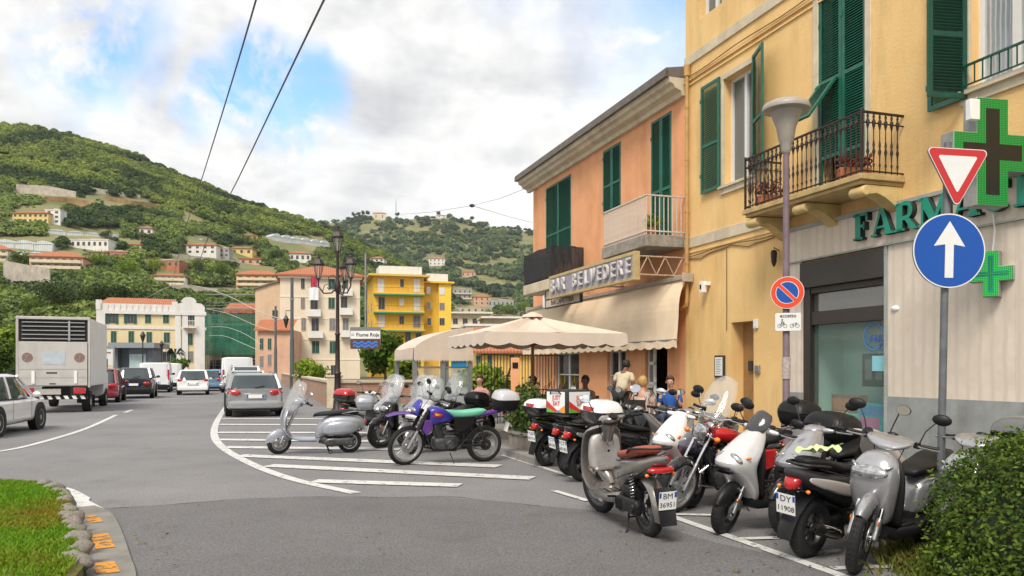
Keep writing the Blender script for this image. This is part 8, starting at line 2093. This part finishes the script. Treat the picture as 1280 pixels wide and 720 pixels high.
m.box(0, Wd, .07, .13, .12, .45); m.build('screen_frame', M_STEEL, D_)
m = MB(); m.box(.95, 1.35, .02, .05, 1.62, 1.78); m.build('blue_plate', mat('small_blue_plate', (.02,.20,.40), .5), D_)
# fence with brick coloured pillar
F0 = P(602, 0, 21); F1 = P(700, 0, 22.5); FN = thing('iron_fence', 'dark iron bar fence behind the terrace with arched corner bar', 'fence'); m = MB(); F0.z = F1.z = 0
n = 26
for i in range(n+1): p = F0.lerp(F1, i/n); m.tube([p+Vector((0, 0, .12)), p+Vector((0, 0, 1.98))], .011, 4)
for z in (.3, 1.0, 1.95): m.beam(F0+Vector((0, 0, z)), F1+Vector((0, 0, z)), .03)
m.build('bars', M_DARKMET, FN)
m = MB(); p = P(632, 0, 20.8); p.z = 0; m.tube([p+Vector((0, 0, .1)), p+Vector((0, 0, 1.2)), p+Vector((.12, 0, 1.6)), p+Vector((.35, 0, 1.9))], .025, 6); m.build('arched_bar', M_IRON, FN)
pp = P(644, 0, 20.3); t = thing('gate_pillar', 'terracotta coloured square pillar with dark cap box by the fence', 'pillar', (pp.x, pp.y, 0)); MB().box(-.11, .11, -.11, .11, .1, 1.86).build('shaft', M_ORANGE_PL, t, bevel=.01); MB().box(-.07, .07, -.13, -.11, 1.6, 1.74).build('switch_box', M_BLACKP, t)
# tables, chairs
def table(label, s, o, cloth=None):
    t = thing('cafe_table', label, 'table', ex(s, o)+Vector((0, 0, .12)), FRZ, 'cafe tables'); m = MB(); m.lathe([(0, .72), (.36, .72), (.37, .74), (0, .745)], n=20); m.build('table_top', M_STEEL if not cloth else cloth, t); m = MB(); m.tube([(0, 0, 0), (0, 0, .72)], .03, 8); m.lathe([(.22, 0), (.22, .02), (.03, .04)], n=16); m.build('leg', M_DARKMET, t)
    if cloth: m = MB(); m.lathe([(.375, .75), (.39, .55), (.42, .3)], n=24); m.build('tablecloth_skirt', cloth, t, smooth=60)
CL = mat('pale_tablecloth', (.55,.50,.45), .9, var=.2, scale=5)
PC = thing('chair', 'dark woven cafe chair before the bar door', 'chair', (0, 0, 0), 0, 'cafe chairs')
MB().box(-.21, .21, -.21, .21, .42, .46).build('seat', M_BROWN, PC, bevel=.01); m = MB(); m.shield([(-.24, .88, .2, -.03, .02), (-.22, .7, .21, -.03, .02), (-.2, .5, .2, -.02, .02)]); m.build('backrest', M_BROWN, PC)
for x in (-.19, .19):
    for y in (-.19, .19): MB().tube([(x, y, .43), (x*1.1, y*1.1, 0)], .013, 6).build('leg', M_STEEL, PC)
def chair(label, s, o, rz, first=[1]):
    c = PC if first else copy_tree(PC); first.clear(); c['label'] = label; p = ex(s, o); c.location = (p.x, p.y, .12); c.rotation_euler = (0, 0, FRZ+rz); return c
chair('dark woven cafe chair before the bar door', -7.4, -1.9, R(60)); chair('dark woven cafe chair under the awning near the glass doors', -9.6, -1.5, R(200)); chair('dark woven cafe chair at the parasol pole', -10.6, -3.3, R(-60)); chair('dark woven cafe chair at the far terrace corner', -13.2, -4.1, R(-100))
table('round steel cafe table by the bar door', -8.1, -1.9); table('round cafe table with pale cloth near the parasol', -9.7, -2.5, CL); table('round steel cafe table at the far terrace corner', -12.4, -4.3)
# pots with yellow tipped blades
t = thing('potted_plant', 'row planter of spiky leaves with yellow tips on the terrace', 'plant', P(697, 0, 17)*Vector((1, 1, 0)) if False else (P(697, 0, 17).x, 17, .12), .3); MB().box(-.5, .5, -.14, .14, 0, .8).build('pot', mat('stone_pot', (.35,.32,.28), .9, var=.3, scale=6), t, bevel=.01)
m = MB()
for i in range(16):
    x = -.45+.06*i; dx = random.uniform(-.05, .22); h = random.uniform(1.15, 1.42); m.m = 0; m.tube([(x, 0, .8), (x+dx*.6, 0, (h+.8)/2+.05)], [.008, .006], 4); m.m = 1; m.tube([(x+dx*.6, 0, (h+.8)/2+.05), (x+dx, 0, h)], [.012, .003], 4)
m.build('leaves', [M_TR, mat('yellow_tip', (.70,.50,.05), .6)], t)
t = thing('potted_plant', 'small terracotta pot of herbs on the concrete balcony', 'plant', ex(fp(815, 0, -.7)[0], -.7)+Vector((0, 0, 4.70)), 0); MB().lathe([(0, 0), (.11, 0), (.15, .2), (.13, .2), (0, .18)], n=16).build('pot', M_TERRA, t, smooth=40); obj('foliage', foliage_mesh('foliage', [(0, 0, .32, .2, .2, .18)], 220, .06, M_LIME), t)
for i, (x, lb) in enumerate(((-5.0, 'flower pot at the left end of the ornate iron balcony'), (-3.1, 'flower pot behind the right end of the ornate iron balcony'))):
    t = thing('flower_pot', lb, 'plant', ex(bx0+.5 if i == 0 else bx1-.5, -.55)+Vector((0, 0, BZ)), 0, 'balcony pots'); MB().box(-.25, .25, -.1, .1, 0, .2).build('pot', M_TERRA, t, bevel=.01); obj('flowers', foliage_mesh('flowers', [(0, 0, .3, .28, .12, .14)], 160, .06, leaf_mat('wilted_flowers', (.10,.03,.02), (.35,.10,.06))), t)
# ------------------------------------------------------------------ people: one skinned body each, clothing and hair as children
SKN = {'a': mat('skin_light', (.52,.29,.20), .6, var=.08, scale=20), 'b': mat('skin_brown', (.17,.085,.055), .6, var=.08, scale=20)}
def skinmesh(name, pts, edges, rad, m, parent, root=0, lv=1):
    me = bpy.data.meshes.new(name); me.from_pydata(pts, edges, []); o = obj(name, me, parent); me.materials.append(m)
    md = o.modifiers.new('sk', 'SKIN'); md.use_smooth_shade = True; md.branch_smoothing = .4
    for i, r in enumerate(rad): me.skin_vertices[0].data[i].radius = r if isinstance(r, tuple) else (r, r); me.skin_vertices[0].data[i].use_root = (i == root)
    sb = o.modifiers.new('sb', 'SUBSURF'); sb.levels = sb.render_levels = lv; return o
def person(label, loc, rz, pose, skin, shirt, legs, hair, hairlen=.0, arms=None, lean=0, group=None):
    t = thing('person', label, 'person', loc, rz, group); sk = SKN[skin]
    hz = .95 if pose == 'stand' else .52     # hip height; faces +x
    def L(x, y, z): c, s = math.cos(lean), math.sin(lean); return (x*c+(z-hz)*s, y, hz+(z-hz)*c-x*s)
    pts = [L(0, 0, hz), L(-.02, 0, hz+.14), L(0, 0, hz+.30), L(0, 0, hz+.44), L(.0, 0, hz+.53), L(.02, 0, hz+.60), L(.03, 0, hz+.68), L(.03, 0, hz+.755)]
    rad = [(.15, .11), (.135, .10), (.155, .11), (.12, .09), .052, .06, .085, .05]; ed = [(i, i+1) for i in range(7)]
    def chain(a, ps, rs):
        last = a
        for p, r in zip(ps, rs): pts.append(p); rad.append(r); ed.append((last, len(pts)-1)); last = len(pts)-1
        return last
    arms = arms or [((.05, .06), (.22, -.02)), ((.05, .06), (.22, -.02))]
    groups = {'sl': [], 'tr': []}
    for q, (el, hd) in zip((1, -1), arms):   # elbow (x, z from shoulder down), hand relative
        sh = L(0, q*.17, hz+.44); e = L(el[0], q*.23, hz+.44-.28+el[1]); w_ = L(hd[0], q*.17, hz+.44-.28+hd[1])
        a = chain(3, [sh, e], [.055, .042]); groups['sl'].append((sh, e)); a = chain(a, [w_], [.028])
        d = (Vector(w_)-Vector(e)).normalized(); wv = Vector(w_); sd = Vector((0, 1, 0)); palm = wv+d*.05
        pa = chain(a, [tuple(palm)], [(.036, .018)])
        for k in range(4): b0 = palm+d*.03+sd*(.024-.016*k); ln = (.030, .036, .034, .026)[k]; chain(pa, [tuple(b0), tuple(b0+d*ln+Vector((0, 0, -.008))), tuple(b0+d*ln*1.5+Vector((0, 0, -.025)))], [.0095, .009, .007])
        tb = wv+d*.02-sd*q*.03; chain(a, [tuple(tb), tuple(tb+d*.035-sd*q*.012)], [.011, .009])
    for q in (1, -1):
        if pose == 'stand': ps = [(0, q*.10, hz-.06), (.02, q*.11, .50), (-.01, q*.115, .09), (.12, q*.12, .03)]
        else: ps = [(.05, q*.10, hz-.02), (.42, q*.12, hz+.0), (.40, q*.12, .09), (.53, q*.12, .03)]
        chain(0, ps, [.088, .06, .04, (.042, .028)]); groups['tr'].append([pts[0]]+ps[:3])
    skinmesh('body', pts, ed, rad, sk, t)
    # clothing
    p2 = [pts[i] for i in range(4)]+[L(0, 0, hz+.50)]; r2 = [(.165, .125), (.15, .115), (.17, .125), (.135, .10), .065]; e2 = [(0, 1), (1, 2), (2, 3), (3, 4)]
    for sh, e in groups['sl']: p2 += [sh, tuple(Vector(sh).lerp(Vector(e), .8))]; r2 += [.07, .062]; e2 += [(3, len(p2)-2), (len(p2)-2, len(p2)-1)]
    skinmesh('shirt', p2, e2, r2, shirt, t)
    p3 = [pts[0]]; r3 = [(.165, .125)]; e3 = []
    for g_ in groups['tr']:
        last = 0
        for p, r in zip(g_[1:], (.10, .075, .06)): p3.append(p); r3.append(r); e3.append((last, len(p3)-1)); last = len(p3)-1
    skinmesh('trousers', p3, e3, r3, legs, t)
    hd = Vector(pts[6]); m = MB(); m.sphere(hd+Vector((-.015, 0, .028)), (.104, .092, .106), 14, 9)
    m.v = [(x if z > hd.z+.055 or x < hd.x+.0 else hd.x-.01+(x-hd.x)*(.35+.5*max(0, (z-hd.z-.03)/.06)), y, z-(hairlen if z < hd.z and x < hd.x else 0)) for x, y, z in m.v]; m.v = [tuple(Vector(p)+Vector((noise.noise(Vector(p)*30), noise.noise(Vector(p)*30+Vector((9, 0, 0))), noise.noise(Vector(p)*30+Vector((0, 9, 0)))))*.014) for p in m.v]
    m.build('hair', hair, t, smooth=70)
    for q in (1, -1): MB().sphere(hd+Vector((.082, q*.032, .0)), (.008, .013, .008), 8, 5).build('eye', M_BLACKP, t); MB().sphere(hd+Vector((.0, q*.083, -.01)), (.02, .008, .03), 8, 5).build('ear', sk, t, smooth=60)
    MB().sphere(hd+Vector((.098, 0, -.025)), (.016, .013, .022), 8, 6).build('nose', sk, t, smooth=60); MB().sphere(hd+Vector((.078, 0, -.062)), (.01, .024, .006), 8, 4).build('mouth', mat('lips', (.30,.08,.07), .5), t)
    return t
def cl(n, c): return mat('cloth_'+n, c, .9, var=.2, scale=9, bump=.2, bscale=60)
HB = mat('hair_black', (.012,.010,.010), .6, var=.3, scale=30); HBL = mat('hair_blonde', (.50,.30,.10), .6, var=.3, scale=30); HBR = mat('hair_brown', (.07,.035,.02), .6, var=.3, scale=30); JN = cl('denim', (.05,.07,.12))
def pl_(u, Y): p = P(u, 0, Y); return (p.x, p.y, .12)
person('seated woman with short brown hair in pink patterned top at terrace edge', pl_(600, 18.6), R(-110), 'sit', 'a', cl('pink', (.55,.30,.28)), JN, HBR, .02)
person('dark haired person in pale shirt leaning behind the parasol pole', pl_(671, 18.0), R(-150), 'sit', 'a', cl('beige', (.58,.47,.38)), JN, HB, .03, lean=R(8)); bpy.data.objects
person('seated person with dark skin and black hair at the pale tablecloth', pl_(732, 17.2), R(-120), 'sit', 'b', cl('brown', (.25,.16,.10)), JN, HB, arms=[((.12, .0), (.24, .18)), ((.05, .02), (.25, -.02))])
person('person in cream shirt bending forward with back to the street', pl_(776, 17.6), R(60), 'stand', 'b', cl('cream', (.58,.50,.36)), cl('dark', (.05,.045,.04)), HB, lean=R(28))
person('seated person with curly blonde hair and pale pink top from behind', pl_(803, 15.4), R(50), 'sit', 'a', cl('palepink', (.66,.47,.40)), JN, HBL, .02)
person('seated person in bright blue jacket facing the street by the bar door', pl_(838, 16.2), R(-110), 'sit', 'a', cl('blue', (.02,.10,.38)), JN, HBR, arms=[((.10, .02), (.20, .2)), ((.05, .02), (.25, -.02))])
for u, Y, rz, lb in ((600, 18.6, -20, 'dark woven cafe chair under the woman in pink'), (671, 18.0, -60, 'dark woven cafe chair under the pale shirted person'), (732, 17.2, -30, 'dark woven cafe chair under the person at the pale tablecloth'), (803, 15.4, 140, 'dark woven cafe chair under the blonde person'), (838, 16.2, -20, 'dark woven cafe chair under the person in blue')):
    c = copy_tree(PC); c['label'] = lb; c.location = pl_(u, Y); c.rotation_euler = (0, 0, R(rz-90))
# ------------------------------------------------------------------ haze
hz_ = MB().box(-1900, 2400, -70, 2300, -1.6, 420).build('haze', None)
hz_['kind'] = 'stuff'; hm = bpy.data.materials.new('haze_air'); hm.use_nodes = True; hn = hm.node_tree.nodes; hn.clear()
ho = hn.new('ShaderNodeOutputMaterial'); hv = hn.new('ShaderNodeVolumePrincipled'); hv.inputs['Color'].default_value = (.86, .92, 1, 1); hv.inputs['Density'].default_value = .00009; hv.inputs['Anisotropy'].default_value = .2
hm.node_tree.links.new(hv.outputs[0], ho.inputs['Volume']); hz_.data.materials.clear(); hz_.data.materials.append(hm)
# ------------------------------------------------------------------ small road things
def manhole(label, u, v, r, m_=M_DARKMET):
    p = G(u, v); t = thing('manhole_cover', label, 'manhole cover', (p.x, p.y, .012)); m = MB(); m.lathe([(0, .004), (r, .004), (r, 0)], n=32); m.build('lid', mat('cast_iron_lid', (.07,.068,.066), .6, .5, var=.4, scale=12, bump=.8, bscale=60), t)
    m = MB(); m.lathe([(r+.01, .0), (r+.01, .005), (r+.07, .005), (r+.09, 0)], n=32); m.build('rim', mat('lid_surround', (.14,.138,.135), .8, var=.3, scale=9), t)
if 0: manhole('round iron manhole cover in the grey road left of the striped area', 205, 556, .33)
if 0: manhole('small round iron cover in the newer asphalt patch', 470, 668, .12)
CRK = mat('crack_filler', (.035,.035,.036), .7, var=.3, scale=10)
def crack(pts, w): 
    q = [Vector(G(u, v)) for u, v in pts]; f = []
    for a, b in zip(q, q[1:]):
        for i in range(8): p = a.lerp(b, i/8); f.append(p+Vector((noise.noise(p*2.3), noise.noise(p*2.3+Vector((5, 5, 0))), 0))*.12)
    strip('road_crack', f, [w*(.5+random.random()) for _ in f], z=.0065, m=CRK)
crack([(115, 637), (200, 632), (300, 624), (400, 621), (560, 622), (700, 635)], .012)
if 0: sheet('asphalt_patch', [G(445, 690), G(560, 684), G(600, 716), G(455, 722)], .0055, mat('patch_asphalt', (.10,.098,.10), .85, var=.3, scale=5, bump=.6, bscale=60))
LF = leaf_mat('fallen_leaves', (.10,.07,.02), (.32,.22,.08)); q = [G(random.gauss(150, 60), random.uniform(625, 715)) for _ in range(60)]+[G(random.uniform(880, 1150), random.uniform(680, 719)) for _ in range(60)]+[G(random.uniform(400, 900), random.uniform(600, 700)) for _ in range(50)]
V_, Q_ = leaf_quads(np.array([[p.x, p.y, .02] for p in q]), .028, np.tile([0, 0, 3.0], (len(q), 1))); o = obj('leaf_litter', np_mesh('leaf_litter', V_, Q_, rng.random(len(q)), LF)); o['kind'] = 'stuff'; o['label'] = 'small fallen leaves and grit on the asphalt'
